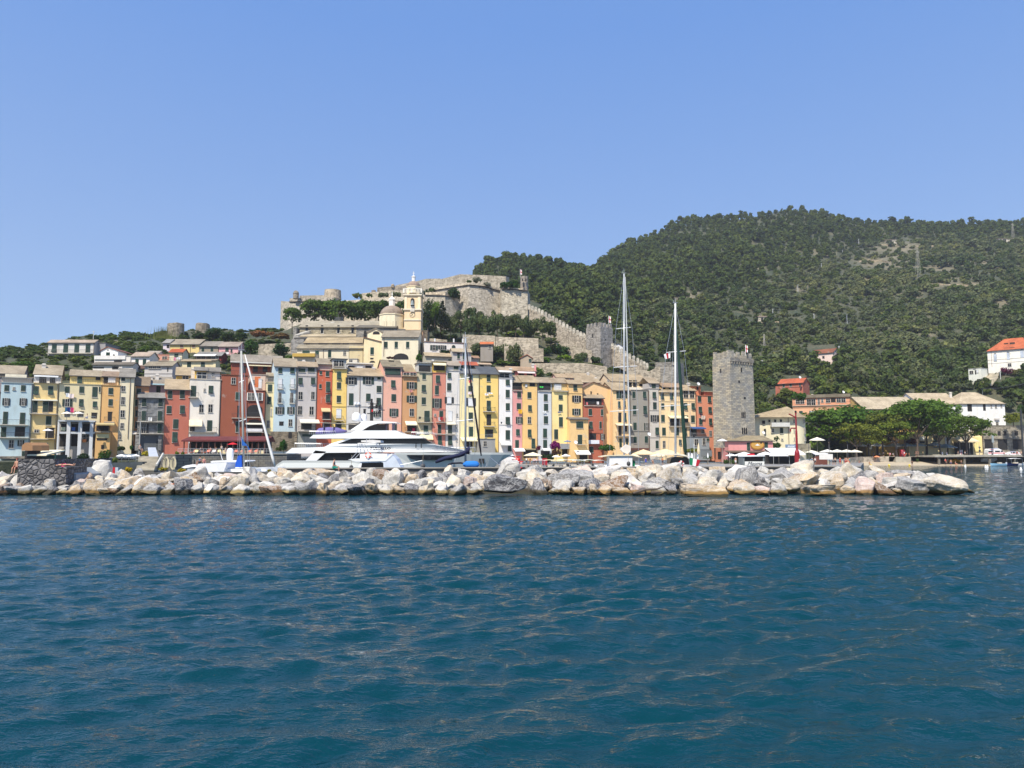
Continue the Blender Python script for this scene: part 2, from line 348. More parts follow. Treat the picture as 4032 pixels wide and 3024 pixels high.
def build_terrain():
    pxs = np.arange(-1200, 4801, 24); offs = np.concatenate([np.arange(5, 60, 5), np.arange(60, 200, 7), np.arange(200, 900, 14)])
    V = []; rs = np.random.RandomState(5)
    for off in offs:
        for px in pxs:
            p = on_ter(px, off); n = math.sin(p.x*0.13+p.y*.07)*math.sin(p.y*0.11-p.x*.05)+rs.uniform(-.5, .5)
            V.append((p.x, p.y, p.z+n*min(1.2, off/120)))
    nc = len(pxs); tn = [1.0-dens(px, CY-FX*math.tan(math.atan2(on_ter(px, off).z-CH, Yf(px)+off)-TH)) if off > 150 and px > 1900 else 0.0 for off in offs[:-1] for px in pxs[:-1]]; i = (np.arange(len(offs)-1)[:, None]*nc+np.arange(nc-1)[None, :]).ravel()
    F = np.stack([i, i+1, i+nc+1, i+nc], -1)
    tag(mkobj('hillside_ground', np_mesh('hillside_ground', np.array(V), F, 'ground', tn, smooth=True)), None, None, kind='structure')
build_terrain()
ZQ = 0.75
def flat(name, pts, z0, z1, mat, color=(255, 255, 255), kind='structure'):
    b = MB().prism([(x, y, z0) for x, y in pts], (0, 0, z1-z0)); o = b.obj(name, mat, None, color); tag(o, None, None, kind=kind); return o
def gx(px, D): return ray(px, 1800)[0]/ray(px, 1800)[1]*D
def fr(px, D): return (gx(px, D), D)
back = [fr(p, Yf(p)+9) for p in (3380, 2800, 2000, 1500, 1020)]
flat('promenade_paving', [fr(1020, 158), fr(1900, 168), fr(2738, 168), fr(2762, 146), fr(3385, 146), fr(3400, 214)]+back, -2, ZQ, 'paving')
# raised seafront ground below the western houses
flat('west_bank_ground', [fr(-1200, 96), fr(-20, 122), fr(590, 136), fr(592, 158), fr(590, Yf(590)+9), fr(-1200, 134)], -2, 1.9, 'ground')
flat('western_quay', [fr(560, 84), fr(600, 84), fr(640, 150), fr(1080, 160), fr(1080, 170), fr(560, 170)], -2, 0.6, 'paving')
# beach and park
V = []
for px in range(3380, 4900, 20):
    sh = 0 if px < 3900 else min(1, (px-3900)/120)
    for D, z in ((205, -0.6), (212.5, -0.02), (217, 0.45), (222.5, 1.0)): V.append((gx(px, D), D, z*(1-sh)-1.2*sh))
n = len(V)//4; i = np.array([a*4+b for a in range(n-1) for b in range(3)])
tag(mkobj('sandy_beach', np_mesh('sandy_beach', np.array(V), np.stack([i, i+4, i+5, i+1], -1), 'sand')), None, None, kind='structure')
flat('park_ground', [fr(3385, 222), fr(4900, 222), fr(4900, 262), fr(3392, 250)], -2, 2.35, 'paving')
# ------------------------------------------------------------------ breakwater
def rock_mesh(seed, blocky=False):
    rs = np.random.RandomState(seed); bm = bmesh.new()
    bmesh.ops.create_icosphere(bm, subdivisions=4, radius=1.0)
    V = np.array([v.co[:] for v in bm.verts]); V *= 1.32
    for _ in range(17 if not blocky else 0):
        nrm = rs.normal(size=3); nrm /= np.linalg.norm(nrm); d = rs.uniform(0.55, 0.86)
        k = V@nrm; V -= np.outer(np.maximum(k-d, 0), nrm)
    if blocky:
        for ax, lim in ((0, .92), (1, .8), (2, .72)):
            for sg in (1, -1):
                nrm = np.zeros(3); nrm[ax] = sg; nrm += rs.normal(size=3)*0.06; nrm /= np.linalg.norm(nrm)
                k = V@nrm; V -= np.outer(np.maximum(k-lim*.75, 0), nrm)
    N = V/np.linalg.norm(V, axis=1)[:, None]; dsp = np.zeros(len(V))
    for _ in range(26):
        f = rs.normal(size=3)*rs.uniform(2, 9); dsp += np.sin(V@f+rs.uniform(0, 6))*0.19/np.linalg.norm(f)
    V += N*(dsp*0.55)[:, None]
    for v, c in zip(bm.verts, V): v.co = c
    me = bpy.data.meshes.new('boulder'); bm.to_mesh(me); bm.free(); me.materials.append(M('rock'))
    me.polygons.foreach_set('use_smooth', [False]*len(me.polygons))
    return me
ROCKM = [rock_mesh(s) for s in range(16)]; BLOCKM = [rock_mesh(s, True) for s in range(50, 53)]
RCOL = [('pale grey', (192, 187, 176)), ('creamy white', (210, 196, 170)), ('mid grey', (158, 155, 150)), ('warm beige', (208, 184, 148)), ('white', (224, 218, 206)),
        ('dark grey', (104, 102, 103)), ('rusty brown', (140, 112, 84)), ('pinkish', (212, 186, 170))]
MARKS = [(20, 'the light blue house'), (150, 'the dark rubble wall'), (330, 'the pillared white house'), (500, 'the wooden steps'), (640, 'the pink-red house'), (800, 'the white cream house'),
         (930, 'the blue sail cover'), (1060, 'the leaning white pole'), (1180, 'the stern of the big yacht'), (1320, 'the sunbather with grey shirt'), (1450, 'the orange lifebuoy'), (1590, 'the foredeck of the big yacht'),
         (1730, 'the navy boom cover'), (1860, 'the blue dinghy cover'), (1960, 'the bow of the big yacht'), (2040, 'the red mooring bollard'), (2150, 'the purple bougainvillea'), (2250, 'the folded white parasols'),
         (2370, 'the white boat tent'), (2470, 'the tallest mast'), (2570, 'the beige cafe umbrellas'), (2680, 'the second tallest mast'), (2760, 'the italian flag'), (2880, 'the square stone tower'),
         (2970, 'the kiosk boat with red roof box'), (3060, 'the navy covered boat'), (3130, 'the tall red beacon'), (3240, 'the round white house'), (3360, 'the bathers on the quay'), (3480, 'the beach wall'),
         (3600, 'the beach steps'), (3720, 'the easternmost parasols')]
ROCKS = []
def rock(px, py, wpx, hpx, D, ci, mesh=None, rot=None, lab=None):
    s = wpx*D/FX/2; sz = hpx*D/FX/2
    c = W(px, py, D); o = mkobj('boulder', mesh or random.choice(ROCKM), None, RCOL[ci][1])
    o.location = c; o.scale = (s, s*random.uniform(.75, 1.0), sz)
    o.rotation_euler = rot or (random.uniform(-.25, .25), random.uniform(-.3, .3), random.uniform(0, 6.28))
    v = random.uniform(.76, .98); o.color = tuple(x*v for x in o.color[:3])+(1,)
    o['group'] = 'boulders of the rubble breakwater'; o['category'] = 'boulder'
    ROCKS.append([px, py, wpx, ci, o, lab]); return o
def crest(px): return interp(px, [(-200,1850),(60,1862),(130,1902),(215,1895),(250,1872),(330,1858),(600,1858),(900,1862),(1100,1852),(1500,1852),(1900,1850),(2300,1836),(2500,1838),(3100,1840),(3350,1838),(3450,1858),(3560,1862),(3640,1874),(3790,1935)])
EX = [(2665, 2850, 1900, 1960), (3150, 3295, 1895, 1960), (3605, 3800, 1860, 1960), (1932, 2075, 1882, 1945)]
def rows():
    px = -160
    for row in range(6):
        px = -160-row*23
        while px < 3790:
            cr = crest(px); t = row/5.0
            base = 1936-6*random.random(); py = base-(base-cr-21)*t*random.uniform(.94, 1.05); D = 60.6+row*1.5
            if px > 3690 and row < 3: px += 60; continue
            big = random.random(); wd = random.uniform(46, 84) if big < .8 else random.uniform(90, 135)
            if row == 0: wd = random.uniform(42, 95)
            h = wd*random.uniform(.55, .8)
            if px > 3560: h = min(h, 2*(1940-cr))
            px2 = px+wd*0.44
            if not any(a-15 < px2 < b+15 and row < 2 for a, b, _, _ in EX) and not (row > 2 and 85 < px2 < 215):
                cw = [28, 24, 14, 15, 15, 6, 2, 1] if row else [18, 12, 18, 20, 8, 10, 12, 4]
                ci = random.choices(range(8), cw)[0]
                rock(px2, py, wd*1.12, h*1.1, D, ci)
            px = px2+wd*(0.44 if row else 0.40)
random.seed(21); rows()
rock(2758, 1926, 196, 62, 59.9, 3, BLOCKM[0], (0.0, 0.05, 0.1), 'long flat-topped yellow stone block lying at the waterline below the second tallest mast')
rock(3222, 1928, 150, 64, 59.9, 3, BLOCKM[1], (0.0, 0.0, 0.05), 'squared yellow stone block at the waterline to the right of the red beacon')
rock(3700, 1907, 205, 92, 60.4, 1, ROCKM[3], (0.0, 0.12, 0.2), 'large long pale boulder forming the tip of the breakwater')
rock(2004, 1912, 165, 78, 59.8, 5, ROCKM[5], (0.1, 0.05, 0.5), 'big dark boulder with a flat orange-brown top below the bow of the big yacht')
rock(3590, 1918, 150, 80, 60.5, 2, ROCKM[7], (0.1, 0.05, 0.5), 'grey banded boulder beside the long pale boulder at the tip')
def rock_labels():
    used = {}
    for r in ROCKS:
        px, py, wpx, ci, o, lab = r
        if lab: o['label'] = lab; continue
        size = 'small' if wpx < 75 else ('large' if wpx > 118 else 'mid-sized')
        row = 'at the waterline' if py > 1915 else ('on the crest' if py < crest(px)+38 else 'halfway up the slope')
        mk = min(MARKS, key=lambda m: abs(m[0]-px))
        key = '%s %s boulder %s in line with %s' % (size, RCOL[ci][0], row, mk[1]); used.setdefault(key, []).append(r)
    for key, rs in used.items():
        rs.sort(key=lambda r: r[0])
        if len(rs) == 1: rs[0][4]['label'] = key
        else:
            words = ['left', 'right'] if len(rs) == 2 else ['left', 'middle', 'right'] if len(rs) == 3 else ['far left', 'left', 'right', 'far right', 'outer right']
            for wd_, r in zip(words, rs): r[4]['label'] = wd_+' '+key
rock_labels()
# rubble bed that fills the heart of the mound
b = MB()
xs = list(range(-400, 3690, 40)); V = []; rs = np.random.RandomState(9)
for px in xs:
    zc = max(0.15, W(px, crest(px)+26, 68).z)
    for D, z in ((60.2, -1.6), (61.6, -0.25), (64, zc*.38), (67, zc*.78), (70.5, zc*.92), (74, -2)):
        V.append((gx(px, D)+rs.uniform(-.3, .3), D+rs.uniform(-.3, .3), z+rs.uniform(-.15, .12)))
n = len(xs); i = np.array([a*6+c for a in range(n-1) for c in range(5)])
o = mkobj('rubble_bed', np_mesh('rubble_bed', np.array(V), np.stack([i, i+6, i+7, i+1], -1), 'rock'), None, (70, 68, 66)); tag(o, None, None, kind='structure')
# concrete walkway behind the rocks
def wall_run(name, pts, thick, mat, color, batter=0.0, parent=None, mb=None, origin=None):
    """pts = (px, ytop, ybottom, D): a solid wall along the run, battered front, thick metres deep"""
    rings = []
    for px, yt, yb, D in pts:
        T = W(px, yt, D); B = W(px, yb, D-batter); B.x = T.x+(B.x-W(px, yb, D).x)
        rings.append([T, B, B+Vector((0, thick+batter, 0)), T+Vector((0, thick, 0))])
    m = mb or MB()
    if origin is not None: rings = [[p-origin for p in r] for r in rings]
    m.loft(rings)
    return m if mb is not None else m.obj(name, mat, parent, color)
ww = wall_run('breakwater_walkway', [(1100, 1846, 1990, 72), (1700, 1844, 1990, 72), (2400, 1841, 1990, 72), (3390, 1838, 1990, 72)], 3.2, 'concrete', (120, 116, 108))
tag(ww, None, None, kind='structure')
lip = wall_run('walkway_kerb', [(1100, 1842, 1846.5, 71.8), (1700, 1840, 1844.5, 71.8), (2400, 1837, 1841.5, 71.8), (3390, 1834, 1838.5, 71.8)], 0.5, 'concrete', (150, 146, 138)); tag(lip, None, None, kind='structure')
lw = wall_run('western_walkway', [(590, 1861, 1990, 73), (1130, 1858, 1990, 73)], 2.2, 'concrete', (90, 88, 84)); tag(lw, None, None, kind='structure')
# dark rubble wall at the left and the sea wall next to it
rw = wall_run('rubble_wall', [(72, 1809, 1960, 63), (216, 1807, 1960, 63)], 9, 'rubble', (112, 110, 110)); tag(rw, 'dark grey rubble masonry wall rising from the boulders at the left', 'wall')
rw = wall_run('rubble_ledge', [(200, 1838, 1960, 62.4), (262, 1838, 1960, 62.4)], 3, 'rubble', (108, 105, 104)); tag(rw, 'low dark rubble ledge under the sunbather in pink shorts', 'ledge')
rw = wall_run('concrete_plinth', [(263, 1842, 1960, 63.5), (300, 1868, 1960, 63.5)], 4, 'concrete', (150, 155, 158)); tag(rw, 'pale concrete plinth stepping down beside the rubble ledge', 'plinth')
rw = wall_run('sea_wall', [(285, 1826, 1985, 80), (430, 1822, 1985, 82), (560, 1818, 1985, 84)], 1.2, 'concrete', (92, 98, 98)); tag(rw, 'dark grey concrete sea wall running left of the wooden steps', 'wall')
rw = wall_run('low_path_wall', [(262, 1871, 1985, 66), (400, 1872, 1985, 68)], 5, 'concrete', (96, 97, 100)); tag(rw, 'low concrete path edge where the sunbather in white shorts lies', 'path edge')
# harbour terrace wall with doors, below the restaurant
tw = thing('terrace_wall', 'long grey stone quay wall with dark doors below the restaurant terrace', 'wall', (gx(850, 146), 146, 0))
og = Vector(tw.location)
wall_run('stonework', [(690, 1789, 1860, 145), (840, 1786, 1860, 146), (1130, 1788, 1860, 148)], 10, 'ashlar', (100, 100, 100), 0, tw, MB(), og).obj('stonework', 'ashlar', tw, (108, 108, 108))
for px in (711, 737, 763, 783, 868, 995, 1012, 1058, 1082, 1110):
    p = W(px, 1850, 145.2+(px-700)*.007)-og; wd = 0.5 if px in (763, 783, 995) else 0.8
    MB().box(p.x-wd/2-.1, p.x+wd/2+.1, p.y-.12, p.y+.3, p.z, p.z+1.95).box(p.x-wd/2, p.x+wd/2, p.y-.15, p.y+.3, p.z, p.z+1.85, 1).obj('door', ['concrete', 'dark'], tw, (140, 140, 138))
wall_run('coping', [(688, 1786.5, 1790, 144.8), (1132, 1785.5, 1789, 147.8)], .5, 'concrete', (150, 148, 140), 0, tw, MB(), og).obj('coping', 'concrete', tw, (150, 148, 140))
# park retaining wall, beach steps and the quay on the right
pw = wall_run('park_wall', [(3352, 1802, 1832, 215), (3400, 1799, 1826, 221.5), (3500, 1797, 1822, 222), (3524, 1797, 1822, 222)], 1.2, 'stone', (176, 166, 150)); tag(pw, 'rough stone park wall behind the beach, left of the beach steps', 'wall')
pw = wall_run('park_wall', [(3584, 1797, 1822, 222), (3700, 1797, 1822, 222), (3716, 1808, 1822, 221)], 1.2, 'stone', (182, 172, 155)); tag(pw, 'rough stone park wall behind the beach, right of the beach steps', 'wall')
st = MB()
for k in range(6):
    a, c = W(3524, 1800, 222-k*.4), W(3584, 1800, 222-k*.4); st.box(a.x, c.x, a.y-.4, a.y+1.2-k*.01, 0.2, 2.3-k*.33)
tag(st.obj('beach_steps', 'concrete', None, (176, 168, 150)), 'broad pale stone steps leading from the park to the beach', 'steps')
qd = thing('jetty_deck', 'long concrete deck over a dark boat shelter at the right end of the beach', 'deck', (gx(3850, 222), 222, 0)); og = Vector(qd.location)
wall_run('x', [(3680, 1793, 1800, 214), (4400, 1789, 1796, 214)], 9, 'concrete', 0, 0, None, MB(), og).obj('slab', 'concrete', qd, (172, 166, 152))
wall_run('x', [(3690, 1801, 1840, 221), (4400, 1797, 1836, 221)], 1.0, 'stone', 0, 0, None, MB(), og).obj('back_wall', 'stone', qd, (110, 104, 95))
for px in range(3700, 4100, 50):
    p = W(px, 1838, 214.4)-og; MB().box(p.x-.25, p.x+.25, p.y, p.y+.5, -.5, 2.3).obj('post', 'concrete', qd, (120, 115, 105)) if px % 100 == 0 else None
for k, px in enumerate((3690, 3745, 3780, 3885, 3950)):
    a = W(px, 1790, 218)-og; MB().box(a.x-1.1, a.x+1.1, a.y, a.y+.6, 2.3, 3.0).obj('parapet_block', 'stone', qd, (180, 172, 150))
# ------------------------------------------------------------------ vegetation
def leaves(centers, radii, n, size, seed, up=0.25, flat_=1.0):
    rs = np.random.RandomState(seed); C = np.array(centers); Rr = np.array(radii)
    wgt = Rr[:, 0]*Rr[:, 2]; idx = rs.choice(len(C), n, p=wgt/wgt.sum())
    d = rs.normal(size=(n, 3)); d /= np.linalg.norm(d, axis=1)[:, None]
    r = rs.uniform(0.62, 1.06, n)[:, None]; P = C[idx]+d*Rr[idx]*r
    nr = d+rs.normal(size=(n, 3))*0.36; nr[:, 2] += up+.1; nr /= np.linalg.norm(nr, axis=1)[:, None]
    a = np.cross(nr, rs.normal(size=(n, 3))); a /= np.linalg.norm(a, axis=1)[:, None]; b = np.cross(nr, a)
    s = size*rs.uniform(0.55, 1.3, n)[:, None]; e = rs.uniform(.5, 1.0, n)[:, None]
    V = np.stack([P-a*s-b*s*e*.6, P+a*s*.9-b*s*e, P+a*s+b*s*e*.7, P-a*s*.8+b*s*e], 1).reshape(-1, 3)
    F = np.arange(4*n).reshape(-1, 4); tint = np.clip(rs.normal(.5, .16, n)+0.12*rs.normal(size=len(C))[idx], 0, 1)
    return V, F, tint
def crown_data(kind, seed, n, size):
    rs = np.random.RandomState(seed); C = []; Q = []
    if kind == 'umbrella':
        for k in range(46):
            a = rs.uniform(0, 6.28); r = math.sqrt(rs.uniform(0, 1))*.82
            C.append((r*math.cos(a), r*math.sin(a), 0.62*math.sqrt(max(0, 1-r*r*.95))-.12+rs.uniform(-.1, .08))); q = rs.uniform(.17, .30); Q.append((q, q, q*.66))
        for k in range(26):
            a = rs.uniform(0, 6.28); r = rs.uniform(.3, .92); C.append((r*math.cos(a), r*math.sin(a), rs.uniform(-.3, .12))); q = rs.uniform(.12, .2); Q.append((q*1.3, q*1.3, q*.6))
    elif kind == 'round':
        for k in range(20):
            d = rs.normal(size=3); d /= np.linalg.norm(d); r = rs.uniform(.3, .78); C.append((d[0]*r, d[1]*r, .8+d[2]*r*.8)); q = rs.uniform(.24, .42); Q.append((q, q, q*.8))
    elif kind == 'olive':
        for k in range(24):
            d = rs.normal(size=3); d /= np.linalg.norm(d); r = rs.uniform(.35, .9); C.append((d[0]*r, d[1]*r, .72+d[2]*r*.62)); q = rs.uniform(.18, .34); Q.append((q, q, q*.85))
    elif kind == 'pine':
        for k in range(26):
            h = rs.uniform(0.25, 1.75); m = (1.0-((h-0.7)/1.2)**2)*.72; a = rs.uniform(0, 6.28); r = m*math.sqrt(rs.uniform(0, 1))
            C.append((r*math.cos(a), r*math.sin(a), h)); q = rs.uniform(.22, .38); Q.append((q, q, q*.6))
    elif kind == 'cypress':
        for k in range(16):
            h = k/15.0; m = .16*(1-h)**.6+.05; C.append((rs.uniform(-.03, .03), rs.uniform(-.03, .03), .12+h*1.75)); Q.append((m, m, .2))
    elif kind == 'shrub':
        for k in range(18):
            a = rs.uniform(0, 6.28); r = math.sqrt(rs.uniform(0, 1))*.75; C.append((r*math.cos(a), r*math.sin(a), rs.uniform(.12, .62)*(1.1-r*.6))); q = rs.uniform(.22, .36); Q.append((q, q, q*.8))
    return leaves(C, Q, n, size, seed)
CROWNS = {}
def crown(kind, var, n, size):
    k = (kind, var, n)
    if k not in CROWNS:
        V, F, t = crown_data(kind, 100+var*7+len(kind), n, size); CROWNS[k] = np_mesh('crown', V, F, 'leaf', t)
    return CROWNS[k]
TRUNKS = {}
def trunk(kind, var):
    k = (kind, var)
    if k not in TRUNKS:
        rs = random.Random(var*3+len(kind)); b = MB()
        H = {'umbrella': 0.0, 'round': .5, 'olive': .4, 'pine': .9, 'cypress': .3, 'shrub': .2}[kind]
        if kind == 'umbrella':      # unit: crown radius 1, trunk foot at z=-1
            lx = rs.uniform(-.2, .2); b.tube([(lx*.6, 0, -1.3), (lx*.3, .02, -.8), (0, 0, -.45)], [.05, .04, .032], 7)
            for q in range(7):
                a = q*.9+rs.uniform(-.3, .3); b.tube([(0, 0, -.5), (.28*math.cos(a), .28*math.sin(a), -.2), (.62*math.cos(a), .62*math.sin(a), .1)], [.026, .018, .008], 5)
        else:
            b.tube([(0, 0, -.3), (rs.uniform(-.05, .05), 0, H*.6), (0, 0, H)], [.06, .045, .03] if kind != 'shrub' else [.05, .04, .03], 6)
            if kind in ('olive', 'round', 'pine'):
                for q in range(5):
                    a = q*1.26+rs.uniform(-.3, .3); b.tube([(0, 0, H*.5), (.25*math.cos(a), .25*math.sin(a), H*1.1), (.5*math.cos(a), .5*math.sin(a), H*1.7)], [.03, .02, .008], 5)
        TRUNKS[k] = b.mesh('trunk', 'bark')
    return TRUNKS[k]
GREEN = {'umbrella': (82, 104, 36), 'round': (66, 92, 40), 'olive': (88, 100, 66), 'pine': (72, 92, 40), 'cypress': (38, 56, 34), 'shrub': (70, 88, 42)}
def tree(kind, px, py, wpx, hpx, D=None, label=None, cat=None, group=None, col=None, n=None, name=None, base=None):
    """px, py = foot of the crown's axis in the photo; wpx, hpx = overall size"""
    p = base if base is not None else (W(px, py, D) if D else ground(px, py))
    if p is None: return None
    D = p.y; rr = wpx*D/FX/2; hh = hpx*D/FX; var = random.randrange(4)
    nm = name or {'umbrella': 'umbrella_pine', 'round': 'leafy_tree', 'olive': 'olive_tree', 'pine': 'pine_tree', 'cypress': 'cypress_tree', 'shrub': 'shrub'}[kind]
    t = thing(nm, label, cat or ('bush' if kind == 'shrub' else 'tree'), p, random.uniform(0, 6.28), group)
    n = n or int(min(2600, max(260, (wpx*hpx)*0.22)))
    n = [260, 500, 900, 1500, 2600][min(4, sum(n > q for q in (300, 600, 1100, 1900)))]
    lw = 0.62 if n > 1900 else 0.8
    lsz = math.sqrt(2.6*lw/n)*(1.0 if kind != 'cypress' else .45)*(1.75 if kind == 'umbrella' else 1.65)
    c = mkobj('crown', crown(kind, var, n, lsz), t, col or GREEN[kind]); v = random.uniform(.85, 1.15); v *= 1.3 if kind == 'umbrella' and D < 245 else 1.08; c.color = (c.color[0]*v*random.uniform(.92, 1.1), c.color[1]*v, c.color[2]*v, 1)
    tr = mkobj('trunk', trunk(kind, var), t)
    if kind == 'umbrella':
        sz = rr*(.88 if D < 245 else 1.6); zc = max(hh-0.66*sz, hh*.45); sz = (hh-zc)/.66     # crown centre height
        c.location = (0, 0, zc); c.scale = (rr, rr, sz); tr.location = (0, 0, zc); tr.scale = (rr*.9, rr*.9, zc/0.98)
    else:
        top = {'round': 1.75, 'olive': 1.55, 'pine': 2.0, 'cypress': 2.0, 'shrub': 1.0}[kind]; wd = {'cypress': .2}.get(kind, 1.0)
        c.scale = (rr/wd, rr/wd, hh/top); tr.scale = (min(rr, hh)*.9, min(rr, hh)*.9, hh/top)
    return t
# pines of the seafront park (front ones first)
TB = 'pines of the seafront park'
for (px, py, ct, wpx, hpx, D, lab, col) in [
    (3268, 1775, 1612, 250, 165, 231, 'dark umbrella pine beside the round white house, leftmost of the park pines', (66, 92, 32)),
    (3375, 1800, 0, 190, 132, 225, 'low flat-crowned umbrella pine in front with its curved trunk beside the quay', (96, 108, 42)),
    (3455, 1795, 0, 230, 176, 241, 'broad pine at the back of the park between the low and the tall pines', (80, 104, 38)),
    (3735, 1796, 0, 190, 172, 240, 'rear pine of the park above the market stall', (78, 100, 38)),
    (3345, 1792, 0, 300, 190, 238, 'wide dark pine rising behind the low flat-crowned pine', (62, 92, 32)),
    (3422, 1800, 0, 150, 118, 226, 'small umbrella pine with thin leaning trunk just right of the low flat-crowned pine', (96, 108, 42)),
    (3478, 1795, 0, 175, 172, 229, 'olive-green pine between the low pines and the yellow building', (88, 102, 40)),
    (3528, 1797, 0, 160, 140, 226, 'pine with a straight trunk left of the red vending machine', (84, 102, 36)),
    (3566, 1795, 0, 210, 195, 232, 'tall pine with leaning trunk behind the red vending machine', (70, 94, 34)),
    (3615, 1798, 0, 260, 215, 228, 'tallest park pine with a forked trunk above the beach steps', (72, 96, 34)),
    (3652, 1796, 0, 250, 225, 236, 'thick-trunked broad pine behind the forked pine', (66, 90, 32)),
    (3700, 1796, 0, 190, 165, 229, 'pine with a low side branch between the grey parasols and the beige awning', (74, 98, 36)),
    (3808, 1796, 0, 190, 160, 227, 'rightmost park pine leaning to the right beside the ambulances', (76, 98, 38))]:
    tree('umbrella', px, py, wpx, hpx, D, lab, 'pine tree', TB, col, 2600)
# the pine grove below the western wall of the fortress, and trees around it
for i, (px, py, wpx, hpx, lab) in enumerate([
    (1150, 1300, 74, 92, 'lone umbrella pine at the foot of the west bastion, left of the grove'),
    (1238, 1275, 130, 95, 'leftmost pine of the grove above the church roof'), (1300, 1272, 120, 92, 'second pine from the left in the grove above the church roof'),
    (1352, 1270, 130, 88, 'third pine from the left in the grove above the church roof'), (1395, 1268, 110, 78, 'middle pine of the grove above the church roof'),
    (1440, 1266, 130, 84, 'fifth pine of the grove above the church roof'), (1490, 1266, 120, 86, 'pine of the grove just left of the octagonal dome'),
    (1590, 1262, 90, 78, 'pine between the octagonal dome and the bell tower')]):
    tree('umbrella', px, py, wpx, hpx, 262+(i % 3)*4, lab, 'pine tree', 'pine grove below the fortress', (64, 86, 34), 1500)
RL = [('round', 1685, 1290, 85, 130, 'bushy dark tree right beside the bell tower', (52, 74, 34)), ('round', 1712, 1270, 60, 110, 'bright green tree behind the bell tower', (86, 112, 40)),
      ('cypress', 1742, 1275, 40, 95, 'dark narrow tree right of the bell tower', None)]
for k, px, py, wpx, hpx, lab, col in RL: tree(k, px, py, wpx, hpx, 252, lab, 'tree', None, col)
ol = [(1690,1320,80,100),(1735,1312,80,110),(1775,1318,75,100),(1815,1312,90,115),(1850,1318,70,100),(1885,1312,85,112),(1922,1318,80,105),(1958,1312,80,108),(1995,1316,80,100),(2030,1312,70,98),(2062,1320,70,92),(2100,1322,75,88),(2138,1325,80,92),(2170,1330,60,76)]
ORD = ['first', 'second', 'third', 'fourth', 'fifth', 'sixth', 'seventh', 'eighth', 'ninth', 'tenth', 'eleventh', 'twelfth', 'thirteenth', 'fourteenth', 'fifteenth', 'sixteenth']
for i, (px, py, wpx, hpx) in enumerate(ol):
    tree('olive', px, py, wpx, hpx, 256+(i % 2)*5, '%s olive tree from the left in the row below the main bastion' % ORD[i], 'olive tree', 'olive row below the bastion', (84, 96, 62))
tree('olive', 1855, 1265, 60, 70, 268, 'taller round tree rising above the olive row against the bastion corner', 'tree', None, (60, 78, 42))
# terraces between the houses and the town wall
for k, px, py, wpx, hpx, lab, col in [
    ('round', 1868, 1372, 55, 48, 'yellow-green tree on the terrace wall above the orange-roofed hut', (120, 132, 48)),
    ('olive', 1880, 1412, 85, 75, 'grey-green olive left of the orange-roofed hut', None), ('olive', 1925, 1420, 80, 72, 'broad olive just below the orange-roofed hut', None),
    ('olive', 1975, 1424, 90, 80, 'broad olive right of the orange-roofed hut', None), ('olive', 2025, 1440, 80, 95, 'tall olive left of the tan gabled hut', None),
    ('round', 2056, 1392, 52, 38, 'rounded green tree on the middle terrace', (58, 82, 36)), ('olive', 2168, 1362, 80, 42, 'low olive on the terrace below the town wall', None),
    ('round', 2148, 1402, 68, 42, 'dense green tree right of the tan gabled hut', (58, 84, 34)), ('round', 2210, 1408, 74, 62, 'tall green tree close to the ruined wall', (50, 74, 34)),
    ('round', 2275, 1400, 50, 45, 'tree in front of the ruined wall left of the square tower', (50, 74, 34)), ('olive', 2288, 1430, 62, 48, 'olive below the square tower, left side', None),
    ('olive', 2262, 1474, 82, 52, 'big round olive above the tan roofs', (70, 84, 52)), ('round', 2340, 1440, 64, 40, 'dark bush-like tree at the foot of the square tower', (46, 72, 30)),
    ('shrub', 2220, 1420, 80, 24, 'bright green vine patch on the lower terrace', (106, 132, 40)), ('shrub', 2130, 1425, 80, 26, 'green vine patch beside the tan gabled hut', (88, 116, 44)),
    ('round', 2120, 1490, 60, 50, 'leafy tree above the pink roof pavilion', (80, 102, 48)), ('shrub', 2185, 1492, 60, 24, 'green shrub beside the rooftop railing', (70, 96, 44)),
    ('shrub', 1990, 1440, 120, 18, 'low clipped hedge under the olives', (84, 106, 40)), ('shrub', 2040, 1325, 120, 16, 'bright hedge row at the foot of the olive row', (112, 134, 44)),
    ('shrub', 1780, 1340, 60, 20, 'dark shrub on the terrace right of the church', None), ('round', 2400, 1425, 34, 56, 'ivy-like bush climbing the foot of the square tower', (60, 84, 36)),
    ('shrub', 2390, 1494, 70, 26, 'green shrub by the roof terrace behind the tallest mast', (60, 84, 36)), ('round', 2520, 1480, 50, 38, 'green bush below the merlons right of the tallest mast', (66, 90, 36)),
    ('cypress', 2640, 1440, 36, 175, 'tall dark cypress behind the second tallest mast', None), ('cypress', 2460, 1385, 20, 60, 'small cypress below the battlement', None), ('cypress', 2500, 1420, 22, 60, 'narrow dark cypress behind the battlement', None),
    ('cypress', 2545, 1440, 18, 50, 'slim cypress left of the roofless stub tower', None)]:
    tree(k, px, py, wpx, hpx, None, lab, None, None, col)
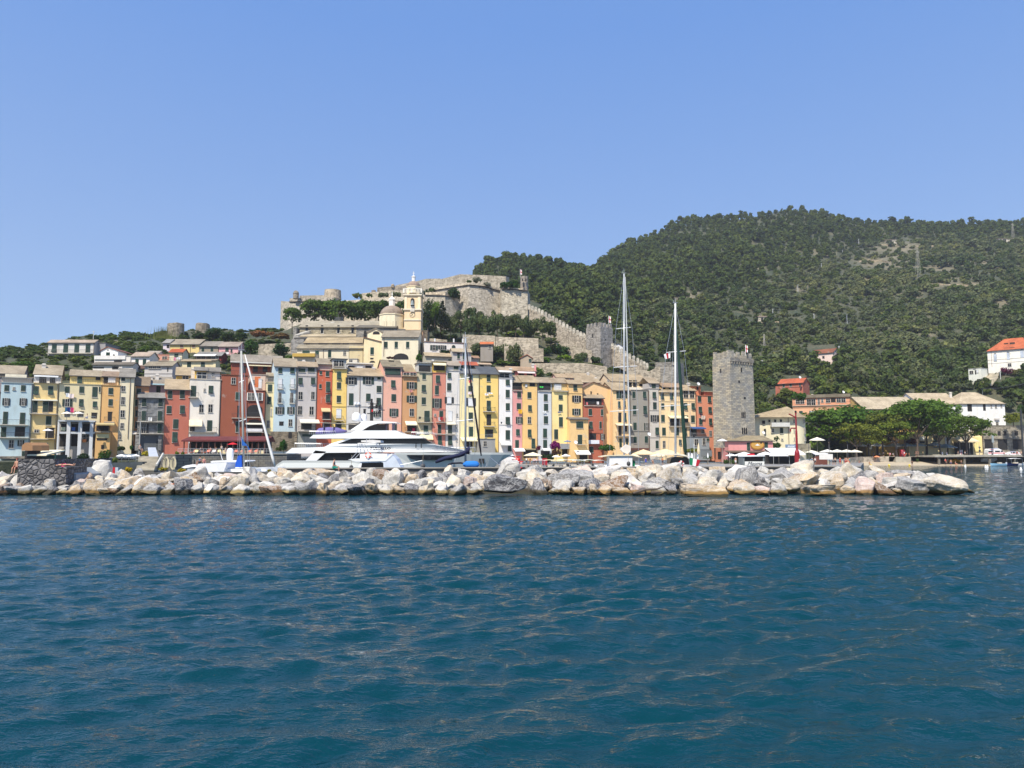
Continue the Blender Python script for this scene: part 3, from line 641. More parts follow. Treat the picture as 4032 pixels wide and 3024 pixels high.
# trees on the left skyline and among the upper houses
for k, px, py, wpx, hpx, D, lab, col in [
    ('round', 10, 1425, 60, 55, 238, 'dark tree at the left edge of the skyline', (56, 78, 36)), ('round', 45, 1415, 55, 50, 240, 'second skyline tree from the left edge', (64, 86, 36)),
    ('round', 142, 1408, 72, 52, 240, 'big dark tree just left of the grey house with long balcony', (48, 74, 30)), ('round', 90, 1462, 110, 52, 200, 'broad bright tree behind the roof of the light blue house', (76, 104, 38)),
    ('round', 130, 1470, 60, 40, 198, 'small tree tucked beside the yellow house roof', (58, 84, 34)),
    ('shrub', 368, 1342, 50, 28, 255, 'dark bush above the white gabled house', (44, 66, 30)), ('round', 405, 1340, 50, 28, 256, 'round bush on the ridge with a utility pole', (46, 70, 30)),
    ('shrub', 455, 1342, 80, 32, 256, 'long bush on the ridge above the stone terraces', (72, 92, 40)), ('round', 512, 1336, 40, 30, 258, 'small ridge tree left of the reeds', (50, 72, 32)),
    ('shrub', 560, 1350, 90, 34, 250, 'low green shrubs above the yellow upper house', (70, 90, 40)), ('round', 615, 1335, 40, 34, 252, 'tree between the reeds and the left round ruin', (60, 82, 36)),
    ('shrub', 480, 1392, 80, 28, 222, 'garden bush on the terrace right of the white gabled house', (64, 88, 40)), ('shrub', 570, 1382, 50, 30, 215, 'garden bush left of the upper yellow house', (60, 86, 36)),
    ('round', 780, 1340, 70, 45, 252, 'dark tree right of the left round ruin', (44, 66, 30)), ('round', 840, 1335, 90, 58, 252, 'large dark tree below the right round ruin', (44, 68, 30)),
    ('round', 900, 1342, 80, 46, 250, 'dark bushy tree above the pink upper house', (50, 72, 32)), ('round', 950, 1345, 70, 46, 248, 'dark tree left of the dense round tree', (46, 66, 30)),
    ('round', 985, 1397, 66, 76, 214, 'dense round dark green tree beside the pink upper house', (40, 70, 26)), ('round', 1105, 1402, 84, 66, 214, 'broad dark green tree in front of the church wall', (34, 60, 34)),
    ('shrub', 1030, 1322, 110, 26, 248, 'reddish brown hedge on the skyline left of the church', (110, 78, 54)), ('shrub', 1100, 1330, 90, 30, 246, 'reddish hedge against the church corner', (98, 78, 48)),
    ('shrub', 1060, 1352, 110, 14, 238, 'dark clipped hedge below the reddish hedge', (44, 66, 28)), ('shrub', 1140, 1412, 40, 18, 205, 'small green shrub above the light blue tower house', (76, 102, 36))]:
    tree(k, px, py, wpx, hpx, D, lab, None, None, col)
# waterfront greenery
for k, px, py, wpx, hpx, D, lab, col in [
    ('shrub', 318, 1820, 70, 52, 128, 'dark leafy bush below the pillared white house', (34, 58, 28)), ('round', 410, 1822, 52, 68, 124, 'green bushy tree below the small orange house', (60, 88, 34)),
    ('shrub', 258, 1822, 50, 34, 126, 'low bush beside the green kiosk', (44, 70, 30)), ('shrub', 448, 1820, 34, 26, 122, 'yellow-green shrub left of the white cafe parasols', (96, 104, 44)),
    ('shrub', 475, 1772, 34, 22, 150, 'bush on the rocky bank below the tall cream house', (60, 76, 36)), ('shrub', 516, 1768, 16, 22, 150, 'small bright shrub beside the grey stone house', (60, 96, 36)),
    ('shrub', 571, 1790, 24, 24, 100, 'yellow flowering plant left of the wooden ramp', (150, 138, 40)), ('shrub', 697, 1794, 20, 24, 118, 'green potted shrub at the left end of the terrace railing', (96, 110, 36)),
    ('shrub', 717, 1794, 20, 22, 118, 'second green potted shrub at the terrace railing', (90, 106, 36)),
    ('shrub', 372, 1866, 42, 18, 74, 'low yellow flowering bush behind the sunbather in white shorts', (150, 134, 42)), ('shrub', 412, 1854, 26, 18, 74, 'round yellow flowering bush left of the red box', (160, 142, 42)),
    ('shrub', 506, 1856, 38, 24, 74, 'large yellow flowering bush left of the wooden steps', (168, 146, 40)), ('shrub', 640, 1852, 40, 18, 75, 'yellow-green planter shrub right of the wooden steps', (140, 128, 42)),
    ('shrub', 715, 1858, 38, 20, 75, 'yellow flowering bush beside the coiled rope', (156, 140, 42)), ('shrub', 1060, 1856, 18, 12, 72, 'small yellow plant among the rocks under the leaning pole', (150, 130, 44)),
    ('shrub', 1116, 1768, 36, 54, 163, 'dark green creeper on the stone base of the light blue tower house', (44, 82, 26)), ('shrub', 1098, 1772, 24, 20, 160, 'small bush at the foot of the green creeper', (70, 86, 36)),
    ('shrub', 2120, 1770, 26, 22, 186, 'small purple bougainvillea beside the pale blue house door', (96, 40, 70)), ('shrub', 2185, 1766, 48, 44, 187, 'large magenta bougainvillea below the yellow house', (116, 24, 96)),
    ('shrub', 2160, 1812, 56, 42, 181, 'dark green shrub under the large bougainvillea', (40, 62, 26)), ('shrub', 2190, 1792, 40, 36, 186, 'brownish lower foliage of the bougainvillea', (84, 58, 48)),
    ('shrub', 2390, 1772, 70, 30, 196, 'green pergola vine left of the beige cafe umbrellas', (66, 100, 40)), ('shrub', 2720, 1780, 80, 22, 198, 'long olive-green vine above the cafe by the second tallest mast', (112, 116, 44)),
    ('shrub', 2860, 1822, 22, 22, 186, 'potted shrub left of the white restaurant parasols', (60, 80, 40)), ('shrub', 2882, 1824, 22, 24, 184, 'round potted shrub beside the woman in white skirt', (56, 84, 36)), ('shrub', 2910, 1822, 20, 22, 184, 'potted shrub right of the woman in white skirt', (66, 84, 44)),
    ('shrub', 3050, 1762, 60, 26, 205, 'clipped hedge between the pink restaurant and the blue sign', (44, 70, 34)), ('shrub', 3055, 1735, 36, 30, 208, 'ivy mound beside the pink restaurant roof', (54, 78, 38)),
    ('round', 3228, 1782, 44, 50, 214, 'grey-green oleander right of the stone podium', (96, 110, 70)), ('shrub', 3200, 1760, 40, 34, 224, 'garden bush beside the round white house', (80, 102, 46)),
    ('shrub', 3200, 1722, 60, 34, 240, 'pale green tree behind the round white house', (104, 116, 60)), ('shrub', 3290, 1775, 42, 30, 234, 'dark dense shrub behind the quay parasols', (26, 40, 22)),
    ('shrub', 3612, 1816, 14, 14, 220.5, 'small green plant growing on the beach wall', (60, 80, 40)), ('shrub', 3585, 1744, 50, 26, 238, 'dark red flowering shrub on the yellow building', (104, 40, 36)),
    ('round', 3990, 1670, 70, 60, 236, 'yellow-green tree above the stone garage', (104, 116, 40)), ('round', 4030, 1640, 60, 60, 238, 'dark tree at the right edge above the stone garage', (52, 78, 34)),
    ('shrub', 3955, 1462, 60, 28, 0, 'bright green hedge left of the dark magenta bush', (104, 128, 44)), ('shrub', 3965, 1482, 70, 44, 0, 'dark magenta bougainvillea in the garden of the white villa', (88, 24, 60)),
    ('shrub', 4010, 1490, 70, 40, 0, 'olive-brown hedge right of the magenta bush', (96, 96, 52)), ('shrub', 3850, 1502, 30, 34, 0, 'dark round shrub beside the garden stairs', (40, 70, 28)),
    ('shrub', 3820, 1508, 60, 14, 0, 'bright dome-clipped shrub below the small white house', (110, 132, 44)), ('shrub', 4020, 1440, 50, 34, 0, 'hedge in front of the white villa', (56, 82, 34)),
    ('shrub', 3320, 1382, 30, 24, 0, 'vivid purple bougainvillea beside the whitish hill house', (130, 40, 150)),
    ('shrub', 1655, 1415, 38, 30, 205, 'green bush right of the priory arch', (66, 98, 36)), ('shrub', 1646, 1400, 24, 36, 206, 'ivy on the corner of the priory house', (74, 100, 40)),
    ('shrub', 1540, 1412, 40, 12, 200, 'purplish bush on the priory terrace', (90, 60, 58)), ('shrub', 1752, 1390, 42, 22, 202, 'dark green shrub against the white terrace house', (34, 60, 28)),
    ('shrub', 3150, 1470, 30, 30, 0, 'yellow-brown tree below the whitish hill house', (120, 110, 44)), ('shrub', 3140, 1568, 70, 40, 236, 'dense green tree right of the brick-red hill house', (60, 92, 34))]:
    tree(k, px, py, wpx, hpx, D or None, lab, None, None, col)
# plants growing on the fortress
for px, py, wpx, hpx, D, lab, col in [
    (1204, 1200, 24, 22, 285, 'bush growing out of the west bastion wall', None), (1410, 1172, 42, 26, 300, 'bush on the long fortress terrace, left', None), (1455, 1168, 30, 18, 300, 'small bush on the fortress terrace', None),
    (1510, 1166, 42, 24, 300, 'grey-green tree on the fortress terrace', (80, 92, 62)), (1562, 1164, 44, 24, 300, 'broad olive-like tree on the fortress terrace', (84, 96, 66)), (1672, 1160, 44, 30, 292, 'dark bush behind the bell tower on the ramparts', (50, 68, 34)),
    (1788, 1168, 62, 52, 284, 'leafy bush climbing over the lower bastion', (52, 74, 36)), (1700, 1148, 30, 22, 300, 'small tree under the high rear rampart', None),
    (1878, 1110, 44, 26, 292, 'spiky grey plant on top of the main bastion', (112, 116, 100)), (1922, 1124, 46, 20, 289, 'spiky agave clump hanging over the main bastion', (118, 120, 108)),
    (2006, 1130, 84, 40, 286, 'large dark green bush covering the top of the east bastion', (38, 66, 26)), (1845, 1112, 30, 12, 290, 'small green tuft on the main bastion corner', (66, 86, 40)),
    (1400, 1166, 30, 16, 298, 'bright yellow-green bush at the left end of the fortress terrace', (120, 128, 60))]:
    tree('shrub', px, py, wpx, hpx, D, lab, 'bush', None, col)
# ------------------------------------------------------------------ the wooded hillside
CLEAR = [(3055, 3185, 1480, 1580), (3180, 3305, 1370, 1465), (3430, 3560, 1380, 1395)]
def hill():
    rs = np.random.RandomState(12); pts = []
    # spread evenly over the ground: walk offsets, step in metres
    off = 20.0
    while off < 560:
        step = 3.3+off*0.0042
        px = 1855 if off > 150 else 2120 if off > 95 else 2860
        while px < 4650:
            Y = Yf(px)+off
            q = px+rs.uniform(-.45, .45)*step*FX/Y; o2 = off+rs.uniform(-.5, .5)*step*1.4
            p = on_ter(q, o2); py = CY-FX*math.tan(math.atan2(p.z-CH, p.y)-TH)
            px += step*FX/Y*1.15
            if rs.uniform() > dens(q, py)*.93: continue
            if o2 < 95 and q < 2900: continue
            if o2 < 130 and q < 2700: continue
            if q < 2140 and o2 < 175: continue
            if any(a-8 < q < b+8 and c < py < d for a, b, c, d in CLEAR): continue
            if o2 < 46 and (3150 < q < 3420) or 3760 < q < 3930 and o2 < 50: continue
            if o2 < 34: continue
            pts.append((q, o2, p, py))
        off += step*1.4
    for _ in range(900):
        q = rs.uniform(-150, 1110); o2 = rs.uniform(30, 128); p = on_ter(q, o2); pts.append((q, o2, p, -1))
    for _ in range(750):
        q = rs.uniform(1640, 2640); o2 = rs.uniform(30, 135); p = on_ter(q, o2); pts.append((q, o2, p, -1))
    return pts, rs
HP, rs = hill()
# species by place: aleppo pines high on the hill, olives on the right-hand terraces, mixed below
def species(q, py, r):
    hi = interp(q, [(1860, 1250), (2400, 1230), (2900, 1130), (3200, 1060), (3500, 930), (4100, 940)])
    if py < hi: return 'pine' if r < .85 else 'round'
    if q > 3000 and py < 1400: return 'olive' if r < .7 else 'round'
    return 'olive' if r < .35 else 'round' if r < .88 else 'pine'
CC = {'pine': [(74, 86, 42), (80, 92, 44), (62, 76, 38)], 'round': [(70, 88, 44), (58, 74, 36), (84, 98, 46)], 'olive': [(88, 97, 68), (78, 88, 56), (94, 101, 74)]}
vis = sorted([i for i in range(len(HP)) if HP[i][3] > 0], key=lambda i: HP[i][2].y)
near = set(vis[:230]); SPN = {'pine': 'pine', 'round': 'leafy tree', 'olive': 'olive tree'}
BASE = {}
for kd in ('pine', 'round', 'olive'):
    for v in range(4):
        BASE[(kd, v)] = crown_data(kd, 300+v*11, 330, .165 if kd != 'pine' else .16)
VV, FF, TT = [], [], []; cnt = 0
for i, (q, o2, p, py) in enumerate(HP):
    r = rs.uniform(); kd = species(q, py, r); top = {'round': 1.75, 'olive': 1.55, 'pine': 2.0}[kd]
    H = rs.uniform(6.0, 9.5) if kd == 'pine' else rs.uniform(3.8, 6.2); Rr = H*rs.uniform(.42, .56) if kd == 'pine' else H*rs.uniform(.52, .7)
    if rs.uniform() < .06: H *= 1.35; Rr *= 1.25
    f_ = .9+.22*math.sin(p.x*.045+1.3*math.sin(p.y*.03))*math.sin(p.y*.05+p.x*.013)+rs.uniform(-.22, .22); H *= f_; Rr *= f_
    if py < 0: H = rs.uniform(.7, 2.2); Rr = H*rs.uniform(.7, 1.3); kd = 'round'; top = 1.75
    c = lin(CC[kd][int(rs.uniform(0, 3))])
    if i in near:
        t = thing({'pine': 'pine_tree', 'round': 'leafy_tree', 'olive': 'olive_tree'}[kd], SPN[kd]+' in the lower belt of woodland on the green hillside', 'tree', p-Vector((0, 0, .3)), rs.uniform(0, 6.28), SPN[kd]+'s of the lower hillside')
        o = mkobj('crown', crown(kd, int(rs.uniform(0, 4)), 260 if H < 5.5 else 500, .19 if H > 5.5 else .25), t); o.color = (c[0], c[1], c[2], 1); o.scale = (Rr, Rr, H/top)
        tr = mkobj('trunk', trunk(kd, int(rs.uniform(0, 4))), t); tr.scale = (Rr*.9, Rr*.9, H/top)
        continue
    V, F, T = BASE[(kd, int(rs.uniform(0, 4)))]
    a = rs.uniform(0, 6.28); ca, sa = math.cos(a), math.sin(a)
    X = V[:, 0]*ca-V[:, 1]*sa; Y = V[:, 0]*sa+V[:, 1]*ca
    VV.append(np.stack([X*Rr+p.x, Y*Rr+p.y, V[:, 2]*H/top+p.z-.4], -1)); FF.append(F+cnt); cnt += len(V)
    k = {'pine': 0, 'round': 1, 'olive': 2}[kd]
    TT.append(np.column_stack([np.clip(T*.7+.15+rs.normal(0, .2), 0, 1), np.full(len(T), k)]))
VV = np.concatenate(VV); FF = np.concatenate(FF); TT = np.concatenate(TT)
print('forest quads', len(FF), 'trees', len(HP))
me = np_mesh('hillside_forest', VV, FF, 'leaf', TT[:, 0])
# three leaf colours by species on the one mesh
def leafmat(nm, colr):
    m = M('leaf').copy(); m.name = nm; nt = m.node_tree
    for n in list(nt.nodes):
        if n.type == 'OBJECT_INFO':
            rgb = nt.nodes.new('ShaderNodeRGB'); rgb.outputs[0].default_value = lin(colr)+(1,)
            for l in list(n.outputs['Color'].links): nt.links.new(rgb.outputs[0], l.to_socket)
    return m
me.materials.clear()
for nm, c in (('pine_needles', (74, 89, 44)), ('broad_leaves', (80, 96, 52)), ('olive_leaves', (103, 112, 80))): me.materials.append(leafmat(nm, c))
me.polygons.foreach_set('material_index', TT[:, 1].astype(np.int32))
fo = mkobj('hillside_forest', me); tag(fo, 'dense wood of pines, olives and scrub covering the mountainside', 'woodland', None, 'stuff')
# dry-stone terrace walls on the slope
k = 0
for a, b_, y in ((3385, 3500, 1032), (3520, 3660, 1008), (3600, 3720, 975), (3450, 3560, 965), (3700, 3880, 1128), (3760, 3900, 1150), (3380, 3470, 1112), (2640, 2720, 1178), (2950, 3090, 1275), (3000, 3100, 1420), (3030, 3120, 1436)):
    g = [ground(a+(b_-a)*t/4, y+random.uniform(-5, 5)) for t in range(5)]; g = [q for q in g if q]
    if len(g) < 3: continue
    m = MB().loft([[q+Vector((0, 0, -1)), q+Vector((0, 1.2, -1)), q+Vector((0, 1.2, random.uniform(.9, 1.8))), q+Vector((0, 0, random.uniform(.9, 1.8)))] for q in g])
    k += 1; side = ['above', 'left of', 'right of', 'below'][k % 4]
    tag(m.obj('terrace_wall', 'stone', None, (176, 160, 132)), 'dry stone terrace wall on the hillside, %s from the top of the slope' % ORD[k-1], 'wall', 'terrace walls on the hillside')
# ------------------------------------------------------------------ fortress, walls and towers
def UV(crop):
    ox, oy, s = {'C0': (0, 1280, .34956), 'C1': (500, 1280, .34956), 'C2': (1000, 1280, .34956), 'C3': (1500, 1280, .34956), 'C4': (2000, 1280, .34956),
                 'C5': (2500, 1280, .34956), 'C6': (3000, 1280, .34956), 'C7': (3472, 1280, .34956), 'CA': (1150, 1050, .27125), 'CC': (1080, 1040, .4973), 'Y': (1050, 1560, .38427), 'P': (0, 0, 1)}[crop]
    return lambda u, v: (ox+u*s, oy+v*s)
cc = UV('CC')
fort = thing('fortress', 'huge stone fortress of sloping bastions crowning the hill behind the church', 'fortress', W(1800, 1280, 290)); FO = Vector(fort.location)
def fwall(nm, pts, thick, batter=0.0, col=(174, 165, 148), mat='stone', par=None, og=None):
    q = [cc(u, v)+(cc(u, vb)[1], D) for u, v, vb, D in pts]; q = [(a, b, c, D) for a, b, c, D in q]
    return wall_run(nm, q, thick, mat, col, batter, None, MB(), FO if og is None else og).obj(nm, mat, par or fort, col)
fwall('west_bastion', [(52, 292, 560, 296), (118, 296, 560, 290), (300, 294, 560, 287), (478, 290, 560, 284), (512, 306, 560, 290)], 14, 7)
fwall('parapet', [(122, 270, 296, 290.4), (300, 266, 292, 287.4), (474, 262, 290, 284.4), (508, 276, 304, 290.2)], 1.6)
fwall('cordon', [(116, 295, 299, 289.2), (300, 292, 296, 286.2), (479, 289, 293, 283.2), (512, 304, 308, 289.3)], 1.0, 0, (84, 72, 62))
fwall('rear_parapet', [(200, 249, 275, 300), (430, 245, 275, 300)], 3)
fwall('long_wall', [(505, 292, 560, 292), (760, 276, 560, 291), (1045, 259, 560, 290), (1200, 250, 560, 290)], 6, 3, (194, 182, 160))
fwall('cordon', [(540, 308, 311, 289.0), (1040, 288, 291, 287.5)], .8, 0, (120, 100, 84))
fwall('terrace_rampart', [(690, 232, 290, 306), (860, 212, 280, 305), (1060, 206, 280, 304), (1180, 200, 260, 304)], 4, 1, (180, 168, 146))
fwall('upper_rampart', [(815, 186, 215, 312), (900, 178, 212, 312), (1000, 174, 212, 312), (1060, 172, 212, 312)], 5, 0, (160, 148, 130))
fwall('keep_wall', [(960, 168, 215, 318), (1040, 152, 215, 316), (1150, 130, 225, 312), (1200, 116, 225, 310), (1312, 114, 225, 308), (1322, 118, 225, 307), (1470, 80, 225, 304), (1600, 84, 225, 301), (1835, 96, 225, 300), (1860, 106, 225, 306)], 8, 0, (176, 166, 148))
fwall('lower_bastion', [(1180, 250, 560, 292), (1196, 238, 560, 288), (1352, 246, 560, 281), (1420, 256, 560, 285), (1476, 268, 560, 289)], 9, 4, (178, 168, 150))
fwall('parapet', [(1196, 224, 240, 288.3), (1300, 222, 240, 284), (1354, 218, 248, 281.3), (1474, 250, 268, 289.3)], 1.5, 0, (208, 190, 162))
fwall('cordon', [(1192, 241, 244, 287.2), (1352, 247, 250, 280.2), (1478, 268, 271, 288.4)], .8, 0, (70, 62, 60))
fwall('curtain', [(1470, 275, 560, 291), (1560, 292, 560, 291)], 6, 2)
fwall('main_bastion', [(1180, 222, 560, 304), (1257, 206, 560, 302), (1400, 182, 560, 294), (1543, 160, 560, 286), (1640, 170, 560, 288), (1790, 208, 560, 293)], 16, 6, (176, 166, 149))
fwall('parapet', [(1255, 190, 207, 302.3), (1430, 158, 180, 292.6), (1544, 146, 161, 286.3), (1660, 158, 172, 288.6), (1790, 196, 209, 293.3)], 1.6, 0, (205, 190, 164))
fwall('cordon', [(1254, 206, 209, 301.2), (1543, 160, 163, 285), (1642, 170, 173, 287.2), (1792, 209, 212, 292.2)], .9, 0, (74, 66, 62))
fwall('east_bastion', [(1788, 204, 560, 288), (1800, 188, 560, 286), (1900, 196, 560, 286.5), (2006, 206, 560, 288), (2026, 240, 560, 300)], 16, 5, (178, 168, 148))
fwall('parapet', [(1792, 180, 200, 287), (1904, 186, 197, 286.8), (1960, 194, 203, 287.4)], 1.5, 0, (206, 190, 162))
fwall('cordon', [(1798, 190, 193, 285), (1902, 197, 200, 285.5), (2008, 207, 210, 287)], .9, 0, (80, 70, 64))
def rtower(nm, u, vt, vb, wu, D, col, par, og, n=14, mat='stone', taper=1.08, cap=None):
    a = W(*cc(u, vb), D)-og; zt = (W(*cc(u, vt), D)-og).z; r = wu*.4973*D/FX/2
    prof = [(r*taper, a.z), (r, zt)]
    if cap: prof += [(r*1.08, zt), (r*1.08, zt+.25), (r*.95, zt+.3)]+[(r*.95*math.cos(R(t)), zt+.3+r*.95*math.sin(R(t))) for t in (20, 40, 60, 80)]
    return MB().lathe((a.x, a.y, 0), prof, n).obj(nm, mat, par, col)
rtower('round_keep', 462, 208, 280, 128, 300, (176, 162, 140), fort, FO, 20)
rtower('sentry_turret', 171, 236, 275, 46, 287, (150, 140, 124), fort, FO, 12, 'stone', 1.0, True)
rtower('corner_turret', 1980, 100, 212, 62, 290, (160, 150, 136), fort, FO, 8)
rtower('sentry_turret', 938, 176, 186, 30, 312, (176, 160, 136), fort, FO, 10, 'stone', 1.0, True)
rtower('sentry_turret', 786, 208, 230, 34, 310, (150, 140, 124), fort, FO, 8, 'stone', 1.1)
for u, v in ((1966, 118), (1992, 118), (1972, 165)):
    p = W(*cc(u, v), 287.4)-FO; MB().box(p.x-.25, p.x+.25, p.y-.3, p.y+.6, p.z-.7, p.z+.1).obj('embrasure', 'dark', fort)
def flag(px, ytop, ybot, D, label, kind='cross', hgt=None):
    b = W(px, ybot, D); h = W(px, ytop, D).z-b.z; t = thing('flagpole', label, 'flag', b)
    MB().tube([(0, 0, 0), (0, 0, h)], .06 if D > 120 else .03).obj('pole', 'paint', t, (225, 225, 220))
    fl, fh = h*.2, h*.62
    def cloth(x0, x1, z0, z1, c):
        m = MB(); pts = []
        for i in range(7):
            x = x0+(x1-x0)*i/6; y = .12*math.sin(x*5/max(fl, .1)); dz = -x*.5
            pts.append([(x, y, z0+dz), (x, y+.02, z0+dz), (x, y+.02, z1+dz), (x, y, z1+dz)])
        return m.loft(pts), c
    zt = h
    if kind == 'cross':
        bands = [(0, fl, zt-fh, zt-fh*.58, (240, 240, 238)), (0, fl, zt-fh*.42, zt, (240, 240, 238)), (0, fl*.4, zt-fh*.58, zt-fh*.42, (190, 20, 30)), (fl*.6, fl, zt-fh*.58, zt-fh*.42, (190, 20, 30)), (fl*.4, fl*.6, zt-fh*.58, zt-fh*.42, (190, 20, 30))]
        f0 = cloth(0, fl, zt-fh, zt, 0)[0].obj('cloth', 'fabric', t, (240, 240, 238))
        cr = cloth(0, fl, zt-fh*.58, zt-fh*.42, 0)[0]; c2 = cloth(fl*.38, fl*.62, zt-fh, zt, 0)[0]
        for o in (cr, c2): o.v = [(x, y*1.0+(-.03 if i % 4 in (0, 3) else .03), z) for i, (x, y, z) in enumerate(o.v)]
        cr.v = cr.v; cr.add(c2.v, c2.f); cr.obj('red_cross', 'fabric', f0, (190, 20, 30))
    else:
        for i, c in enumerate(((20, 130, 70), (240, 240, 240), (200, 30, 40))):
            cloth(fl*2*i/3, fl*2*(i+1)/3, zt-fh, zt, 0)[0].obj('cloth_band', 'fabric', t, c)
    return t
flag(1080+1947*.4973, 1060, 1092, 289, 'white flag with red cross on the corner turret of the fortress')
flag(2397, 1243, 1285, 262, 'white flag with red cross on the square wall tower')
flag(2500+1247*.34956, 1280+222*.34956, 1280+345*.34956, 196, 'white flag with red cross on the tall town tower')
# battlemented wall running down the ridge
def merlon_wall(nm, label, pts, D0, D1, nm_count, mh=1.3, col=(176, 164, 146)):
    t = thing(nm, label, 'town wall', W(pts[0][0], pts[0][2], D0)); og = Vector(t.location); n = len(pts)-1
    q = [(px, yt, yb, D0+(D1-D0)*i/n) for i, (px, yt, yb) in enumerate(pts)]
    wall_run('masonry', q, 1.4, 'stone', col, .6, None, MB(), og).obj('masonry', 'stone', t, col)
    mb = MB(); L = []
    for k in range(nm_count):
        f = k/(nm_count-1)*n; i = min(int(f), n-1); g = f-i
        a = W(q[i][0], q[i][1], q[i][3]); b_ = W(q[i+1][0], q[i+1][1], q[i+1][3]); p = a+(b_-a)*g-og; sp = (W(q[-1][0], q[-1][1], q[-1][3])-W(q[0][0], q[0][1], q[0][3])).length/nm_count
        mb.box(p.x-sp*.28, p.x+sp*.28, p.y+.1, p.y+.9, p.z-.5, p.z+mh)
        mb.prism([(p.x-sp*.28, p.y+.08, p.z+mh), (p.x+sp*.28, p.y+.08, p.z+mh), (p.x+sp*.1, p.y+.08, p.z+mh+.35), (p.x-sp*.2, p.y+.08, p.z+mh+.25)], (0, .84, 0))
    mb.obj('merlons', 'stone', t, (196, 188, 172))
    return t
merlon_wall('town_wall', 'battlemented stone wall climbing from the square wall tower up to the fortress', [(2084, 1214, 1290), (2130, 1234, 1330), (2180, 1262, 1375), (2230, 1292, 1410), (2280, 1320, 1440), (2322, 1340, 1450)], 286, 263, 19)
merlon_wall('town_wall', 'battlemented stone wall descending from the square wall tower towards the stub tower', [(2412, 1368, 1440), (2440, 1386, 1450), (2480, 1410, 1470), (2520, 1432, 1490), (2548, 1448, 1500)], 262, 250, 11)
for i, (pts, lab) in enumerate([
    ([(2190, 1350, 1450, 262), (2240, 1362, 1470, 260), (2330, 1380, 1470, 258)], 'ruined stone slope wall left of the square wall tower'),
    ([(1650, 1338, 1385, 246), (1700, 1332, 1380, 246), (1760, 1338, 1380, 245)], 'broken stone wall above the white terrace house'), ([(1822, 1317, 1380, 246), (1950, 1322, 1380, 246)], 'stone terrace wall below the olive row, left part'),
    ([(1952, 1326, 1370, 244), (2120, 1332, 1375, 243)], 'stone terrace wall below the olive row, right part'), ([(1985, 1362, 1420, 238), (2140, 1372, 1425, 238)], 'grey stone terrace wall behind the tan gabled hut'),
    ([(2100, 1430, 1480, 232), (2300, 1430, 1490, 230), (2390, 1444, 1500, 230)], 'long stone garden wall above the tan roofs'), ([(420, 1343, 1362, 250), (514, 1341, 1362, 250)], 'stone terrace wall on the left ridge'),
    ([(430, 1360, 1400, 240), (640, 1358, 1400, 240)], 'long stone terrace wall below the left ridge'), ([(-40, 1420, 1450, 236), (190, 1408, 1450, 236)], 'stone terraces at the left edge behind the trees'),
    ([(1018, 1356, 1440, 226), (1150, 1350, 1440, 226)], 'rough rock face between the green trees left of the church'), ([(2560, 1460, 1520, 246), (2600, 1440, 1510, 246)], 'rocky outcrop beside the stub tower'),
    ([(2470, 1448, 1500, 238), (2580, 1466, 1520, 238)], 'rock outcrop under the battlement right of the tallest mast'), 
    ]):
    tag(wall_run('stone_wall', pts, 2.2, 'stone', (170, 158, 138), .8), lab, 'wall')
def ruin(px, yt, yb, wpx, D, label):
    a = W(px, yb, D); r = wpx*D/FX/2; h = W(px, yt, D).z-a.z; m = MB(); n = 18; ring = []
    for z, k in ((-3, 1.1), (h*.5, 1.03), (h, 1.0)): ring.append([(r*k*math.cos(6.283*i/n), r*k*math.sin(6.283*i/n), z+(random.uniform(-.35, .2) if z == h else 0)) for i in range(n)])
    o = m.loft(ring).obj('round_ruin', 'stone', None, (150, 138, 120)); o.location = a; tag(o, label, 'ruin')
ruin(691, 1275, 1312, 62, 262, 'broken round stone mill ruin on the ridge, left of two')
ruin(798, 1276, 1300, 52, 268, 'round stone mill ruin on the ridge, right of two')
# reeds
m = MB()
for k in range(150):
    p = W(640+random.gauss(0, 22)+random.uniform(-20, 20), 1338, 250); h = random.uniform(2, 4.6); dx = random.uniform(-.5, .5)
    m.prism([(p.x, p.y, p.z-1), (p.x+.14, p.y, p.z-1), (p.x+dx+.1, p.y+random.uniform(-.3, .3), p.z+h)], (0, .06, 0))
tag(m.obj('reeds', 'leaf', None, (150, 150, 92)), 'tall pale reeds on the ridge in front of the left round ruin', 'reeds', None, 'stuff')
